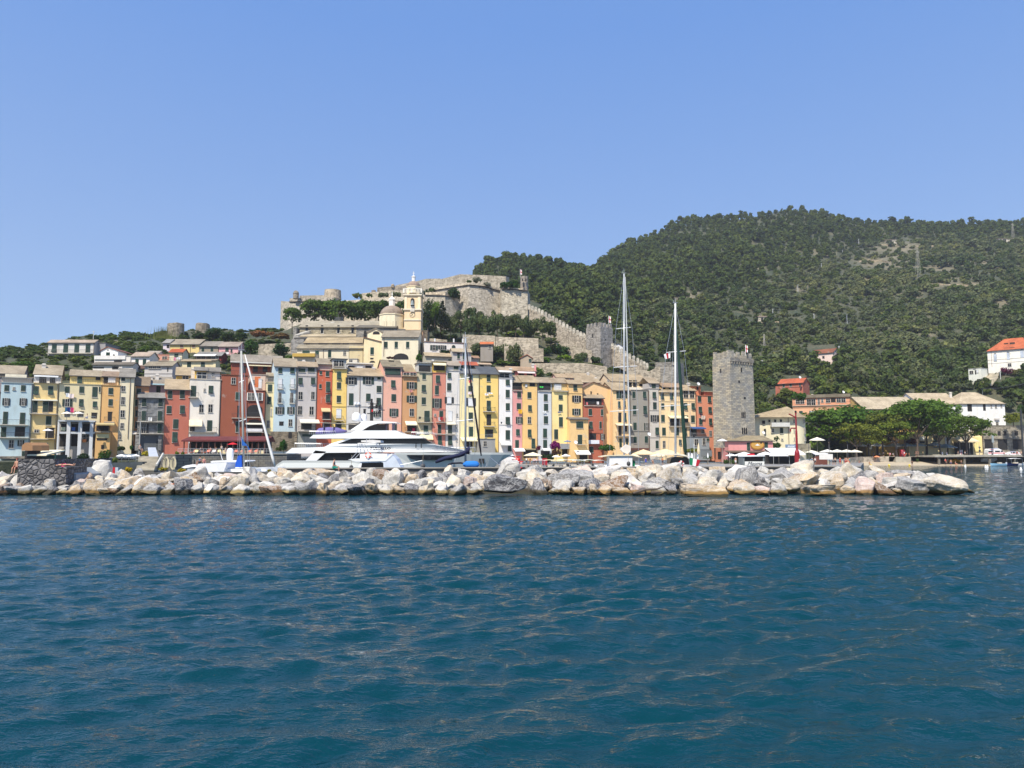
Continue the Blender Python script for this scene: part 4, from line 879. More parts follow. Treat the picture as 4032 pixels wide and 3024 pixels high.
# square towers seen on the corner
def sq_tower(nm, label, L, C, Rr, yt, yb, D, mat, col, top='merlon', n=4, parts=()):
    """L, C, Rr = photo x of left edge, near corner, right edge"""
    ym = (yt+yb)/2; c = W(C, ym, D); d1, d2 = (C-L)*D/FX, (Rr-C)*D/FX
    side = math.hypot(d1, d2); ang = math.atan2(d2, d1)     # two faces of equal side
    d2, d1 = (Rr-C)*(D+d1)/FX, (C-L)*(D+d2)/FX
    l = W(L, ym, D+d2); r = W(Rr, ym, D+d1); l.z = r.z = 0; b = l+r-Vector((c.x, c.y, 0)); c2 = Vector((c.x, c.y, 0))
    z0 = W(C, yb, D).z-3; z1 = W(C, yt, D).z
    t = thing(nm, label, 'tower', (c2+b)/2+Vector((0, 0, z0))); og = Vector(t.location); q = [p-og for p in (c2, r, b, l)]
    ctr = sum(q, Vector())/4; ctr.z = 0
    for p in q: p.z = 0
    H = z1-z0; MB().loft([[ctr+(p-ctr)*1.03+Vector((0, 0, 0)) for p in q], [p+Vector((0, 0, H)) for p in q]]).obj('masonry', mat, t, col)
    mm = MB()
    for a, e in zip(q, q[1:]+q[:1]):
        for k in range(n):
            p = a+(e-a)*((k+.5)/n); u = (e-a).normalized(); w_ = Vector((-u.y, u.x, 0)); hw = side/n*.27; hh = random.uniform(1.2, 1.6)*(1.3 if D < 200 else 1)
            pr = [p-u*hw+Vector((0, 0, H-.05)), p+u*hw+Vector((0, 0, H-.05)), p+u*hw+Vector((0, 0, H+hh)), p-u*hw+Vector((0, 0, H+hh*random.uniform(.8, 1.05)))]
            mm.prism(pr, w_*.55)
    if top == 'merlon': mm.obj('merlons', mat, t, col)
    return t, og, (q, H, c2, l, r)
def on_face(t, og, info, face, px, py, wd, h, nm, mat='dark', col=(255, 255, 255), arch=False, out=.06):
    q, H, c2, l, r = info; a, e = (l, c2) if face == 'l' else (c2, r); a2 = Vector((a.x, a.y, 0)); u = (Vector((e.x, e.y, 0))-a2).normalized(); n_ = Vector((u.y, -u.x, 0))
    if n_.y > 0: n_ = -n_
    d = Vector(ray(px, py)); cam = Vector((0, 0, CH)); tt = (a2-cam).dot(n_)/d.dot(n_); p = cam+d*tt-og+n_*out
    pts = [p-u*wd/2+Vector((0, 0, -h/2)), p+u*wd/2+Vector((0, 0, -h/2)), p+u*wd/2+Vector((0, 0, h/2))]
    if arch: pts += [p+u*wd*.25+Vector((0, 0, h/2+wd*.45)), p+Vector((0, 0, h/2+wd*.6)), p-u*wd*.25+Vector((0, 0, h/2+wd*.45))]
    pts.append(p-u*wd/2+Vector((0, 0, h/2)))
    return MB().prism(pts, -n_*.4).obj(nm, mat, t, col)
t, og, inf = sq_tower('wall_tower', 'square crenellated grey tower of the town wall on the slope below the fortress', 2308, 2365, 2413, 1284, 1425, 258, 'stone', (158, 152, 144), 'merlon', 4)
on_face(t, og, inf, 'l', 2334, 1322, .5, 1.3, 'slit_window'); on_face(t, og, inf, 'r', 2384, 1338, .5, .5, 'slit_window')
MB().box(-.5, .5, -.5, .5, inf[1], inf[1]+1.3).obj('lantern_stub', 'stone', t, (150, 144, 136))
t, og, inf = sq_tower('stub_tower', 'roofless low stone tower with plain top behind the two tall masts', 2580, 2662, 2693, 1424, 1520, 244, 'stone', (150, 144, 134), 'none')
on_face(t, og, inf, 'l', 2650, 1440, .8, .4, 'hole')
t, og, inf = sq_tower('town_tower', 'tall square medieval tower with battlements and arched windows beside the orange house', 2808, 2878, 2968, 1408, 1715, 193, 'ashlar', (168, 165, 158), 'merlon', 4)
for f, px, py, wd, h in (('l', 2838, 1460, .45, 1.1), ('r', 2919, 1457, .5, 1.2), ('r', 2910, 1503, .6, .6), ('r', 2932, 1568, .8, .6)): on_face(t, og, inf, f, px, py, wd, h, 'slit_window')
for px, py, wd, h in ((2926, 1631, 2.0, 1.6), (2930, 1694, 2.6, 1.8)):
    fr_ = on_face(t, og, inf, 'r', px, py, wd, h, 'gothic_window', 'stone', (190, 180, 160), True, .1)
    for dx in (-.3, 0, .3): on_face(t, og, inf, 'r', px+dx*wd*10, py+4, wd*.18, h*.75, 'pane', 'dark', (255, 255, 255), True, .16).parent = fr_
for o in list(t.children):
    pass
q, H, *_ = inf; mm = MB(); a, e = q[0], q[1]; u = (e-a).normalized(); n_ = Vector((u.y, -u.x, 0))
for k in range(9):
    p = a+(e-a)*((k+.5)/9); mm.box(p.x-.16, p.x+.16, p.y-.35, p.y+.1, H-1.5, H-.9)
mm.prism([a+n_*.05+Vector((0, 0, H-.9)), e+n_*.05+Vector((0, 0, H-.9)), e+n_*.35+Vector((0, 0, H-.85)), a+n_*.35+Vector((0, 0, H-.85))], (0, 0, .95)); mm.obj('corbels', 'ashlar', t, (150, 146, 140))
MB().lathe((-.6, -1.2, H), [(1.25, -.5), (1.2, .9), (.9, 1.6), (.4, 2.0), (.05, 2.1)], 8).obj('cap_turret', 'stone', t, (160, 156, 148))
# ------------------------------------------------------------------ houses
GREENS = (14, 50, 38); DK = (24, 30, 32)
class Fr:
    def __init__(s, pL, pR, pym, DL, DR):
        s.A = W(pL, pym, DL); s.B = W(pR, pym, DR); d = s.B-s.A; d.z = 0
        s.ang = math.atan2(d.y, d.x); s.w = d.length; s.O = (s.A+s.B)/2; s.O.z = 0
        s.ux = Vector((math.cos(s.ang), math.sin(s.ang), 0)); s.uy = Vector((-math.sin(s.ang), math.cos(s.ang), 0))
    def loc(s, px, py, back=0.0):
        d = Vector(ray(px, py)); c = Vector((0, 0, CH)); q = s.O+s.uy*back
        t = (q-c).dot(s.uy)/d.dot(s.uy); p = c+d*t; return ((p-s.O).dot(s.ux), p.z)
WM = {}
def q5(v, lo=.2): return max(lo, round(v*12)/12.0)
def wmesh(kind, w, h, arch=False):
    k = (kind, w, h, arch)
    if k in WM: return WM[k]
    if kind in ('frame', 'wframe'):
        m = MB(); e = .05
        if arch:
            n = 8; r = w/2; po = [(-r-e, -.02, 0), (r+e, -.02, 0)]+[((r+e)*math.cos(math.pi*i/n), -.02, h-r+(r+e)*math.sin(math.pi*i/n)) for i in range(n+1)]
            m.prism([(x, -.03, z) for x, y, z in po], (0, .2, 0))
            po = [(-r, -.06, 0), (r, -.06, 0)]+[(r*math.cos(math.pi*i/n), -.06, h-r+r*math.sin(math.pi*i/n)) for i in range(n+1)]
            m.prism(po, (0, .2, 0), 1)
        else:
            m.box(-w/2-e, w/2+e, -.03, .1, -.04, h+e); m.box(-w/2-e*1.6, w/2+e*1.6, -.16, .1, -.12, -.03); m.box(-w/2, w/2, -.05, .1, 0, h, 1)
            if kind == 'wframe': m.box(-.035, .035, -.09, .1, 0, h); m.box(-w/2, -w/2+.07, -.09, .1, 0, h); m.box(w/2-.07, w/2, -.09, .1, 0, h); m.box(-w/2, w/2, -.088, .1, h*.55, h*.55+.05)
        WM[k] = m.mesh('window', ['paint', 'glass' if kind == 'wframe' else 'dark'])
    elif kind == 'leaf':
        WM[k] = MB().box(-w/2+.01, w/2-.01, -.11, -.055, .02, h-.02).box(-w/2+.05, w/2-.05, -.125, -.1, .1, h*.5-.05).box(-w/2+.05, w/2-.05, -.125, -.1, h*.5+.05, h-.1).mesh('shutter', 'shutter')
    elif kind == 'flap':
        T = Matrix.Translation((0, -.09, h*.45)) @ Matrix.Rotation(R(-24), 4, 'X') @ Matrix.Translation((0, .09, -h*.45))
        WM[k] = MB().box(-w/2+.01, w/2-.01, -.11, -.055, h*.45, h-.02).box(-w/2+.01, w/2-.01, -.11, -.055, .02, h*.45, 0, T).mesh('shutter', 'shutter')
    elif kind == 'blind':
        WM[k] = MB().box(-w/2, w/2, -.14, -.08, 0, h).box(-w/2-.05, w/2+.05, -.18, -.06, h-.12, h).mesh('blind', 'fabric')
    elif kind == 'dark':
        if arch:
            n = 10; r = w/2; hh = max(.05, h-r*.6); po = [(-r, -.05, 0), (r, -.05, 0)]+[(r*math.cos(math.pi*i/n), -.05, hh+r*.6*math.sin(math.pi*i/n)) for i in range(n+1)]
            WM[k] = MB().prism(po, (0, .2, 0)).mesh('opening', 'dark')
        else: WM[k] = MB().box(-w/2, w/2, -.05, .1, 0, h).box(-w/2-.06, w/2+.06, -.10, .1, h, h+.08).mesh('opening', 'dark')
    return WM[k]
def window(t, code, x, z, w, h, back=0.0, frc=(196, 190, 178), shc=GREENS):
    w, h = q5(w), q5(h); y = back
    if code in 'crno':
        pass
    if code == 'd': return mkobj('opening', wmesh('dark', w, h), t, loc=(x, y, z))
    if code == 'r': return mkobj('arched_opening', wmesh('dark', w, h, True), t, loc=(x, y, z))
    if code == 'g': return mkobj('window', wmesh('wframe', w, h), t, frc, (x, y, z))
    if code == 'w': o = mkobj('window', wmesh('wframe', w, h), t, frc, (x, y, z)); mkobj('blind', wmesh('blind', w, h), o, (228, 228, 226)); return o
    if code == 'n':
        o = mkobj('window', wmesh('frame', w, h, True), t, frc, (x, y, z)); hw = q5(w/2, .1)
        for sx in (-1, 1): mkobj('shutter', wmesh('leaf', hw, q5(h-.3)), o, shc, (sx*w/4, 0, 0))
        return o
    o = mkobj('window', wmesh('frame' if code == 'c' else 'wframe', w, h), t, frc, (x, y, z)); hw = w/2
    if code == 'c':
        fl = random.random() < .3
        for sx in (-1, 1): mkobj('shutter', wmesh('flap' if fl else 'leaf', hw, h), o, shc, (sx*w/4, 0, 0))
    else:
        dk = DK if random.random() < .5 else (16, 46, 36)
        for sx in (-1, 1): mkobj('shutter', wmesh('leaf', hw, h), o, dk, (sx*(w*.75+.05), 0, 0))
    return o
LAUNDRY = []
def expand(a): return [float(v) for v in a.split('+')]
NH = [0]
def roof_calc(fr_, fx, fe, fv, back0=0.0, ux=None):
    """depth and height of the ridge that shows at photo height fv over an eave at fe"""
    pm = fx; d = 1.5; ze = fr_.loc(pm, fe, back0)[1]
    while d < 9.0:
        zr = fr_.loc(pm, fv, back0+d)[1]
        if (zr-ze)/(d+.35) <= 0.46: break
        d += .25
    return d, ze, fr_.loc(pm, fv, back0+d)[1]
def gable_roof(t, x0, x1, y0, d, ze, zr, col, nm='roof', over=.22, d2=None):
    d2 = d if d2 is None else d2; sl = (zr-ze)/d; o = .4
    pr = [(y0-o, ze-o*sl+.02), (y0+d, zr+.02), (y0+d+d2+o, ze-o*sl+.02), (y0+d+d2+o, ze-o*sl+.17), (y0+d, zr+.19), (y0-o, ze-o*sl+.17)]
    r = MB().prism([(x0-over, y, z) for y, z in pr], (x1-x0+2*over, 0, 0)); r.box(x0-over, x1+over, y0-o-.1, y0-o+.02, ze-o*sl-.02, ze-o*sl+.12, 1)
    return r.obj(nm, ['rooftile', 'iron'], t, col)
ROOFC = (172, 160, 138); GREYR = (138, 134, 126); TANR = (186, 168, 136); SLATE = (96, 102, 108); ORR = (190, 96, 58)
def house(crop, label, u0, u1, vt, vb, col, items='', D=None, dd=0.0, roof=None, rcol=ROOFC, depth=9.0, name='town_house', cat='house', mat='plaster', shc=GREENS, gable=None, group=None, hip=False, ext=1.0, DR=None, zb=None):
    g_ = sum(col)/3; col = tuple(min(244, (c*.82+g_*.18)*1.03) for c in col)
    uv = UV(crop); pL, y1 = uv(u0, vt); pR, y2 = uv(u1, vb); ym = (y1+y2)/2; NH[0] += 1
    jit = (NH[0] % 5)*0.07
    DL = (Yf(pL) if D is None else D)+dd+jit; DRr = ((Yf(pR) if D is None else D)+dd+jit) if DR is None else DR
    F = Fr(pL, pR, ym, DL, DRr); pm = (pL+pR)/2
    zt = F.loc(pm, y1)[1]; z0 = F.loc(pm, y2)[1]-ext if zb is None else zb
    t = thing(name, label, cat, (F.O.x, F.O.y, z0), F.ang, group)
    x0, x1 = -F.w/2+.02, F.w/2-.02; zt -= z0
    L = lambda u, v, back=0.0: (lambda a: (a[0], a[1]-z0))(F.loc(*uv(u, v), back))
    # wall
    if roof is not None and not gable and not hip:
        d, ze, zr = roof_calc(F, pm, y1, uv(0, roof)[1]); ze -= z0; zr -= z0
        wl = [(0, 0), (0, ze-.05), (d, zr-.08), (2*d, ze-.05), (2*d, 0)]
        MB().prism([(x0, y, z) for y, z in wl], (x1-x0, 0, 0)).obj('wall', mat, t, col); gable_roof(t, x0, x1, 0, d, ze, zr, rcol); dep = 2*d
    elif gable:
        gu, gv = gable; gx_, gz = L(gu, gv)
        MB().prism([(x0, 0, 0), (x1, 0, 0), (x1, 0, zt), (gx_, 0, gz), (x0, 0, zt)], (0, depth, 0)).obj('wall', mat, t, col)
        r = MB(); q = .12; r.prism([(x0-.25, -.3, zt-.12), (gx_, -.3, gz+.02), (gx_, -.3, gz+.2), (x0-.25, -.3, zt+.06)], (0, depth+.6, 0)); r.prism([(x1+.25, -.3, zt-.12), (gx_, -.3, gz+.021), (gx_, -.3, gz+.201), (x1+.25, -.3, zt+.06)], (0, depth+.6, 0))
        r.obj('roof', 'rooftile', t, rcol); dep = depth
    elif hip:
        MB().box(x0, x1, 0, depth, 0, zt-.02).obj('wall', mat, t, col); d, ze, zr = roof_calc(F, pm, y1, uv(0, roof)[1]); d = depth/2; zr = L(u0, roof, d)[1] if False else F.loc(pm, uv(0, roof)[1], d)[1]-z0
        o = .45; a, b_ = x0-o, x1+o; hx = min(d, (x1-x0)*.42) if hip is True else hip*(x1-x0)
        vs = [(a, -o, zt), (b_, -o, zt), (b_, depth+o, zt), (a, depth+o, zt), (x0+hx, d, zr), (x1-hx, d, zr)]
        m = MB().add(vs, [(0, 1, 5, 4), (1, 2, 5), (2, 3, 4, 5), (3, 0, 4), (0, 3, 2, 1)]); m.box(a, b_, -o-.08, -o, zt-.1, zt+.1, 1); m.obj('roof', ['rooftile', 'iron'], t, rcol); dep = depth
    else:
        MB().box(x0, x1, 0, depth, 0, zt).obj('wall', mat, t, col); dep = depth
        MB().box(x0-.12, x1+.12, -.14, depth+.1, zt, zt+.14).obj('cornice', 'plaster', t, tuple(int(c*.82) for c in col))
    front = [0.0]
    for it in items.split(';'):
        a = it.split()
        if not a: continue
        c = a[0]
        if c in ('c', 'o', 'g', 'd', 'w', 'n', 'r'):
            us, vs, w_, h_ = expand(a[1]), expand(a[2]), float(a[3]), float(a[4]); bk = float(a[5]) if len(a) > 5 else 0.0
            for u in us:
                for v in vs:
                    xb, zb_ = L(u, v+h_, bk); xt, zt_ = L(u, v, bk); wl_ = abs(L(u+w_/2, v, bk)[0]-L(u-w_/2, v, bk)[0])
                    wl_ *= .8 if c == 'o' and w_ > 70 else 1
                    window(t, c, (xb+xt)/2, zb_, wl_, zt_-zb_, bk, shc=shc)
        elif c == 'b':
            ua, ub, v = map(float, a[1:4]); xa, z = L(ua, v); xb, _ = L(ub, v); o_ = float(a[4]) if len(a) > 4 else 1.0
            s = MB().box(xa, xb, -o_, .0, z-.14, z).obj('balcony', 'concrete', t, (196, 188, 172))
            rl = MB().box(xa, xb, -o_+.02, -o_+.06, z+.95, z+1.0); n = max(3, int((xb-xa)/.22))
            for k in range(n+1): x = xa+.03+(xb-xa-.06)*k/n; rl.box(x-.012, x+.012, -o_+.025, -o_+.055, z, z+.95)
            for x in (xa+.02, xb-.06): rl.box(x, x+.04, -o_, 0, z+.95, z+1.0); rl.box(x, x+.03, -o_*.5, -o_*.5+.03, z, z+.95)
            rl.obj('railing', 'iron', s)
        elif c == 'a':
            ua, ub, va, vb_ = map(float, a[1:5]); o_ = float(a[5]) if len(a) > 5 else 1.3; xa, za = L(ua, va); xb, zb_ = L(ub, vb_)
            zc = L(ub, vb_, -o_)[1]; cl = tuple(int(q) for q in a[6].split(',')) if len(a) > 6 else (232, 226, 206)
            MB().prism([(xa, -.04, za-.02), (xa, -o_, zc+.12), (xa, -o_, zc-.1), (xa, -o_+.04, zc-.1), (xa, -o_+.04, zc+.08), (xa, -.04, za-.09)], (xb-xa, 0, 0)).obj('awning', 'fabric', t, cl)
        elif c == 'k':
            v = float(a[1]); z = L((u0+u1)/2, v)[1]; MB().box(x0, x1, -.1, .02, z-.08, z+.1).obj('string_course', 'plaster', t, tuple(int(c_*.9) for c_ in col))
        elif c == 'p':
            u, va, vb_ = map(float, a[1:4]); xa, za = L(u, va); _, zb_ = L(u, vb_); MB().tube([(xa, -.1, max(zb_, 0)), (xa, -.1, za)], .06).obj('drainpipe', 'paint', t, (120, 100, 86))
        elif c == 'P':   # recessed storey: u0 u1 vtop vbot setback colour ridge_v
            ua, ub, va, vb_, sb = map(float, a[1:6]); cl = tuple(int(q) for q in a[6].split(',')); xa, za = L(ua, va, sb); xb, zb_ = L(ub, va, sb); zz = L((ua+ub)/2, va, sb)[1]
            dp = 4.0
            MB().box(xa, xb, sb, sb+dp, zt-.2, zz).obj('penthouse', 'plaster', t, cl)
            if len(a) > 7 and float(a[7]) > 0:
                d, ze, zr = roof_calc(F, uv((ua+ub)/2, 0)[0], uv(0, va)[1], uv(0, float(a[7]))[1], sb); rc = tuple(int(q) for q in a[8].split(',')) if len(a) > 8 else rcol
                gable_roof(t, xa, xb, sb, d, zz, zz+(zr-ze), rc)
            else: MB().box(xa-.3, xb+.3, sb-.5, sb+dp, zz, zz+.15).obj('flat_roof', 'rooftile', t, rcol)
        elif c == 'T':
            v = zt+.14; rl = MB().box(x0, x1, 0, .04, v+.9, v+.95); n = int((x1-x0)/.3)
            for k in range(n+1): x = x0+.02+(x1-x0-.05)*k/n; rl.box(x-.012, x+.012, .01, .035, v, v+.9)
            rl.obj('terrace_railing', 'metal' if len(a) > 1 else 'iron', t)
        elif c == 'x':
            u, v = map(float, a[1:3]); bk = float(a[3]) if len(a) > 3 else dep*.4; xa, za = L(u, v, bk); m = MB().box(xa-.35, xa+.35, bk-.3, bk+.3, za-2.2, za-.25).box(xa-.45, xa+.45, bk-.4, bk+.4, za-.25, za-.1).box(xa-.3, xa+.3, bk-.25, bk+.25, za-.1, za+.15)
            m.obj('chimney', 'plaster', t, (214, 208, 198))
        elif c == 'l':
            u, v, w_, h_ = map(float, a[1:5]); cl = tuple(int(q) for q in a[5].split(',')); xa, za = L(u, v, -.35); ww_ = w_*.35*F.O.y/FX; hh_ = h_*.35*F.O.y/FX
            LAUNDRY.append((Vector((F.O.x, F.O.y, z0))+F.ux*xa+F.uy*(-.35)+Vector((0, 0, za)), ww_, hh_, cl, F.ang, ' '.join(a[6:])))
        elif c == 'q':
            ua, ub, va, vb_ = map(float, a[1:5]); cl = tuple(int(q) for q in a[5].split(',')); o_ = float(a[6]) if len(a) > 6 else .08; mt = a[7] if len(a) > 7 else 'plaster'; nm = a[8] if len(a) > 8 else 'wall_panel'
            xa, za = L(ua, va, -o_); xb, zb_ = L(ub, vb_, -o_); MB().box(xa, xb, -o_, -.001, zb_, za).obj(nm, mat if mt == 'same' else mt, t, cl)
        elif c == 't':
            ua, ub, va, vb_ = map(float, a[1:5]); xa, za = L(ua, va); xb, zb_ = L(ub, vb_); s = MB().box(xa, xb, -.02, .2, zb_, za).obj('loggia', 'dark', t)
            pc = tuple(int(q*.95) for q in col)
            MB().box(xa-.15, xa+.12, -.12, .1, zb_, za).box(xb-.12, xb+.15, -.12, .1, zb_, za).box(xa, xb, -.12, .1, za-.1, za+.12).obj('loggia_frame', 'plaster', s, pc)
            rl = MB().box(xa, xb, -.1, -.06, zb_+.9, zb_+.95)
            for k in range(int((xb-xa)/.3)+1): x = xa+.02+k*.3; rl.box(x-.012, x+.012, -.095, -.07, zb_, zb_+.9)
            rl.obj('railing', 'iron', s)
    if len(items) > 150 and x1-x0 > 3.5 and ' p ' not in items: MB().tube([(x1-.12, -.1, 1), (x1-.12, -.1, zt)], .055, 6).obj('drainpipe', 'paint', t, random.choice([(112, 92, 78), (140, 132, 122), (90, 74, 62)]))
    return t, F, L
LB=(184,208,212); YE=(240,206,132); YC=(226,208,158); OY=(232,176,100); CR=(232,216,176); TR=(196,104,78); WH=(232,222,204); BR=(160,80,50); RB=(150,72,48); GL=(192,185,172); OR=(206,90,54); YB=(246,206,104)
PK=(234,168,140); OC=(208,148,92); KH=(196,182,142); SA=(216,130,104); PY=(246,224,158); PB=(200,204,206); PI=(228,150,142); GY=(150,144,130); LG=(194,186,172)
H = house
# ---- front row, from the left
H('C0','pale blue house with two long railed balconies at the left edge of the photo',-10,350,655,1500,LB,'T m;c 75+262 675 50 68;g 157 700 26 28;o 70 825 40 80;o 262 825 38 80;c 60 975 50 140;c 252 985 55 130;b -8 322 1120;c 40 1150 58 110;d 225 1150 110 105;b -8 320 1265;g 128 1295 58 88;o 235 1297 34 66;c 262 1420 35 80;P 20 360 590 650 2.2 200,180,160 0;a 60 300 548 590 .1 225,215,190;q -10 345 1478 1504 150,140,125 2.5 stone terrace_base',ext=2)
H('C0','grey gabled house showing its tan roof behind the pale blue house',-160,262,545,700,(150,140,136),'',D=None,dd=13,roof=460)
H('C0','yellow house with white penthouse and wide brown balcony next to the pale blue house',352,640,660,1500,YE,'T m;c 405+570 690 54 92;a 365 650 832 850 .5;c 395 857 48 125;c 513 858 58 120;d 572 858 48 120;b 332 652 995;c 548 1025 62 100;g 413 1178 55 32;d 560 1160 96 112;b 345 622 1280;g 515 1330 46 80;P 385 690 560 655 1.8 222,220,216 458 178,166,142;d 480 588 76 64 1.7;d 590 588 60 64 1.7;a 390 660 562 585 1.2 240,240,236;x 497 440 5',ext=2)
H('C0','broad cream-yellow house with potted roof terrace behind the pillared white house',648,1137,668,1400,YC,'T;c 757+920 690 50 74;c 1068 695 55 115;c 1122 695 18 58;o 758 835 52 82;c 914 835 48 82;c 1068 858 46 66;d 757+905 975 66 60;d 1060 990 60 60;P 790 1160 572 660 2.0 232,208,140 515 178,166,142;c 898 580 52 76 1.9;d 1105 580 50 42 1.9;l 760 768 28 44 238,238,236 white towel drying under the top window of the broad cream-yellow house;l 805 775 50 50 232,214,206 pale pink washing under the top middle window of the broad cream-yellow house;l 748 928 24 50 30,110,140 teal cloth above the white balcony parasols;l 775 928 34 50 20,50,120 navy cloth above the white balcony parasols;l 815 930 30 56 214,60,110 bright pink cloth above the white balcony parasols',ext=2)
H('C0','amber-orange house with pergola roof terrace right of the broad cream-yellow house',1138,1338,682,1380,OY,'T;c 1247 708 50 72;c 1245 835 48 72;d 1236 980 48 100;b 1172 1290 1090;P 1160 1340 578 670 1.8 214,190,150 530 160,140,120;d 1190 590 50 60 1.7;w 1260 585 80 60 1.7',ext=2)
H('C0','small orange block with a dark covered terrace below the amber-orange house',1072,1240,1200,1392,OY,'q 1085 1225 1225 1272 214,200,150 .1;d 1150 1280 115 18;t 1080 1232 1125 1198;a 1085 1290 1098 1125 1.6 190,170,120;b 1070 1238 1200 .6;d 1155 1355 30 40',dd=-4,depth=5,ext=2)
H('C0','tall cream house with a column of brown-framed windows and a lean side',1335,1500,583,1290,CR,'c 1388 586 40 42;g 1388 685 46 60;g 1385 812 46 80;g 1380 962 50 75;g 1375 1105 38 58;g 1350 1230 38 55;p 1470 600 1280;x 1358 478 4',roof=500,rcol=(150,146,136),ext=3)
t,F,L=H('C0','white pillared house with three tall columns and a parasol terrace',650,1066,1085,1480,(176,170,162),'T m;t 680 755 1105 1200;t 798 885 1105 1200;t 928 1015 1105 1200;d 712 1235 80 130;d 840 1235 78 130;g 968 1235 72 80;r 712 1395 60 80;l 715 1150 40 40 214,220,190 pale green cloth on the railing of the pillared house;l 828 1150 34 40 92,130,200 light blue towel on the railing of the pillared house;l 950 1285 40 36 226,140,80 orange cloth on the lower railing of the pillared house',dd=-3,depth=3,ext=1)
for u0,u1 in ((652,672),(755,797),(886,926),(1016,1054)):
    a,za=L(u0,1085,-1.5); b2,_=L(u1,1085,-1.5); MB().box(a,b2,-1.5,-.9,0,za).obj('pillar','paint',t,(222,220,216))
a,z=L(650,1214,-1.5); b2,_=L(1066,1214,-1.5); MB().box(a,b2,-1.45,0,z-.15,z+.25).obj('beam','paint',t,(206,206,204)); z=L(650,1085,-1.5)[1]; MB().box(a,b2,-1.7,0,z,z+.3).obj('terrace_slab','paint',t,(200,204,206))
# C1
H('C1','narrow orange house squeezed between the tall cream house and the grey stone house',85,240,680,1200,(214,140,84),'c 133 717 50 60;c 106 840 24 70;c 106 960 20 70;c 104 1090 18 70;a 0 110 1190 1225 1.6 236,226,214',roof=590,rcol=(150,134,112),dd=1.5,ext=3)
H('C1','lilac-grey house with striped teal awning above the grey stone house',246,500,660,760,(186,178,178),'c 355 686 48 78;a 262 470 655 674 1.2 170,200,204;x 272 570 2;x 342 556 2',dd=5,roof=590,rcol=(160,152,138))
H('C1','grey rubble stone house with white-framed green shutters and two balconies',118,414,815,1412,(128,128,126),'c 193+377 828 50 88;c 188 968 50 110;c 370 968 48 110;b 112 414 1085;o 190 1110 48 105;c 368 1110 50 108;b 112 414 1220;q 140 385 1245 1405 92,96,98 .05;q 355 385 1235 1412 120,120,118 .5 stone pillar;q 95 130 1235 1412 150,146,140 .9 stone buttress;d 342 1315 24 86;x 197 720 3;l 262 1040 38 42 236,236,234 white cloth on the balcony of the grey stone house',mat='stone',roof=768,rcol=(150,150,146),ext=2)
H('C1','faded coral-red house with irregular green shutters left of the restaurant roof',418,700,725,1392,TR,'c 485 738 50 88;c 623 738 52 86;c 473 908 54 86;c 623 905 54 88;c 548 1058 56 108;c 538 1203 60 116',roof=618,rcol=(186,168,138),ext=2)
H('C1','tall white house with beige awning between the coral-red and brick-brown houses',696,1050,615,1260,WH,'T m;c 748 685 55 120;b 692 805 812;g 875 717 22 30;c 945 685 50 84;g 838 898 50 86;g 940 895 50 86;c 930 1072 55 122;d 735 1145 55 50;b 695 1010 1200;a 700 845 1065 1138 1.6 232,214,178;P 765 905 510 612 2.2 222,178,74 480 150,146,138;g 843 532 110 70 2.1;P 905 1050 522 612 2.6 200,198,192 485 150,146,138;g 970 540 36 40 2.5;c 1085 530 40 40 2.5;x 745 490 5',ext=4)
H('C1','large brick-brown house with a nearly blank wall behind the left sailing mast',1056,1352,566,1250,BR,'T;g 1200 592 48 70;c 1247 755 50 86;d 1252 912 22 128;b 1178 1336 1045;c 1243 1085 38 120',ext=4,depth=11)
H('C1','rust-red house with stacked arched loggias and a white glazed veranda',1352,1555,740,1400,RB,'q 1352 1530 760 852 230,228,222 .15 paint veranda;g 1378+1418+1458+1498 765 34 80 -.16;r 1440 900 170 130;b 1350 1535 1035 .7;r 1435 1065 175 130;b 1340 1535 1203 1.2;a 1335 1530 1100 1118 1.4;q 1345 1525 1165 1200 230,226,224 1.22 fabric cloth_banner;d 1440 1215 150 36',ext=2)
H('C1','patched pink and orange plaster house with pipes above the veranda house',1385,1582,560,742,(214,186,164),'T;g 1425 618 28 34;w 1500 605 36 104;p 1565 570 735;q 1440 1500 580 700 216,120,70 .03',dd=2.2)
H('C1','big red house with cream awnings and a wide stone roof behind the mast head',1170,1755,430,600,(160,78,54),'d 1447+1555+1645+1730 470 52 58;d 1320 465 40 72;a 1370 1690 445 465 1.4 236,224,184;q 1165 1755 415 430 214,214,208 .25 paint fascia',dd=14,roof=345,rcol=(160,152,138),ext=4)
# ---- second rows on the left
H('C0','big grey-white house with a full-width upper balcony on the left skyline',535,1062,196,520,(186,180,174),'q 550 1050 208 315 206,202,194 .04;c 613+742+866+992 214 54 96;b 545 1050 320;o 612 345 44 55;o 740 348 40 90;c 862 348 50 88;c 990 348 50 56;b 665 920 442;c 860+985 468 50 42;p 1060 205 500',D=216,roof=172,rcol=(186,170,150),depth=12,ext=6)
H('C0','grey side wing with sloping roof on the right of the skyline house',1062,1185,205,420,(150,146,144),'',D=217.5,ext=5)
H('C0','small white gabled chapel-like house with a round attic vent',1135,1328,290,345,(228,228,224),'c 1217 308 40 34;r 1283 330 22 16;g 1215 265 14 14',D=208,gable=(1215,250),rcol=(150,100,80),ext=4)
H('C0','white two-step house with balustrade below the small white gabled house',1062,1470,350,430,(214,206,196),'q 1062 1410 348 385 226,222,216 .3;d 1330 400 90 20',D=203,dd=0,ext=5)
H('C0','low white house with dark eaves and a strip window',1045,1500,446,505,(216,206,194),'d 1310 470 90 28;d 1110 478 120 10',D=196,roof=425,rcol=(120,112,98),ext=5)
H('C1','white cottage with two dark doors above a brown awning',50,256,352,455,(230,224,214),'c 113+197 384 36 66;a 10 240 452 490 1.5 90,66,56',D=200,roof=312,rcol=(186,168,150),ext=6)
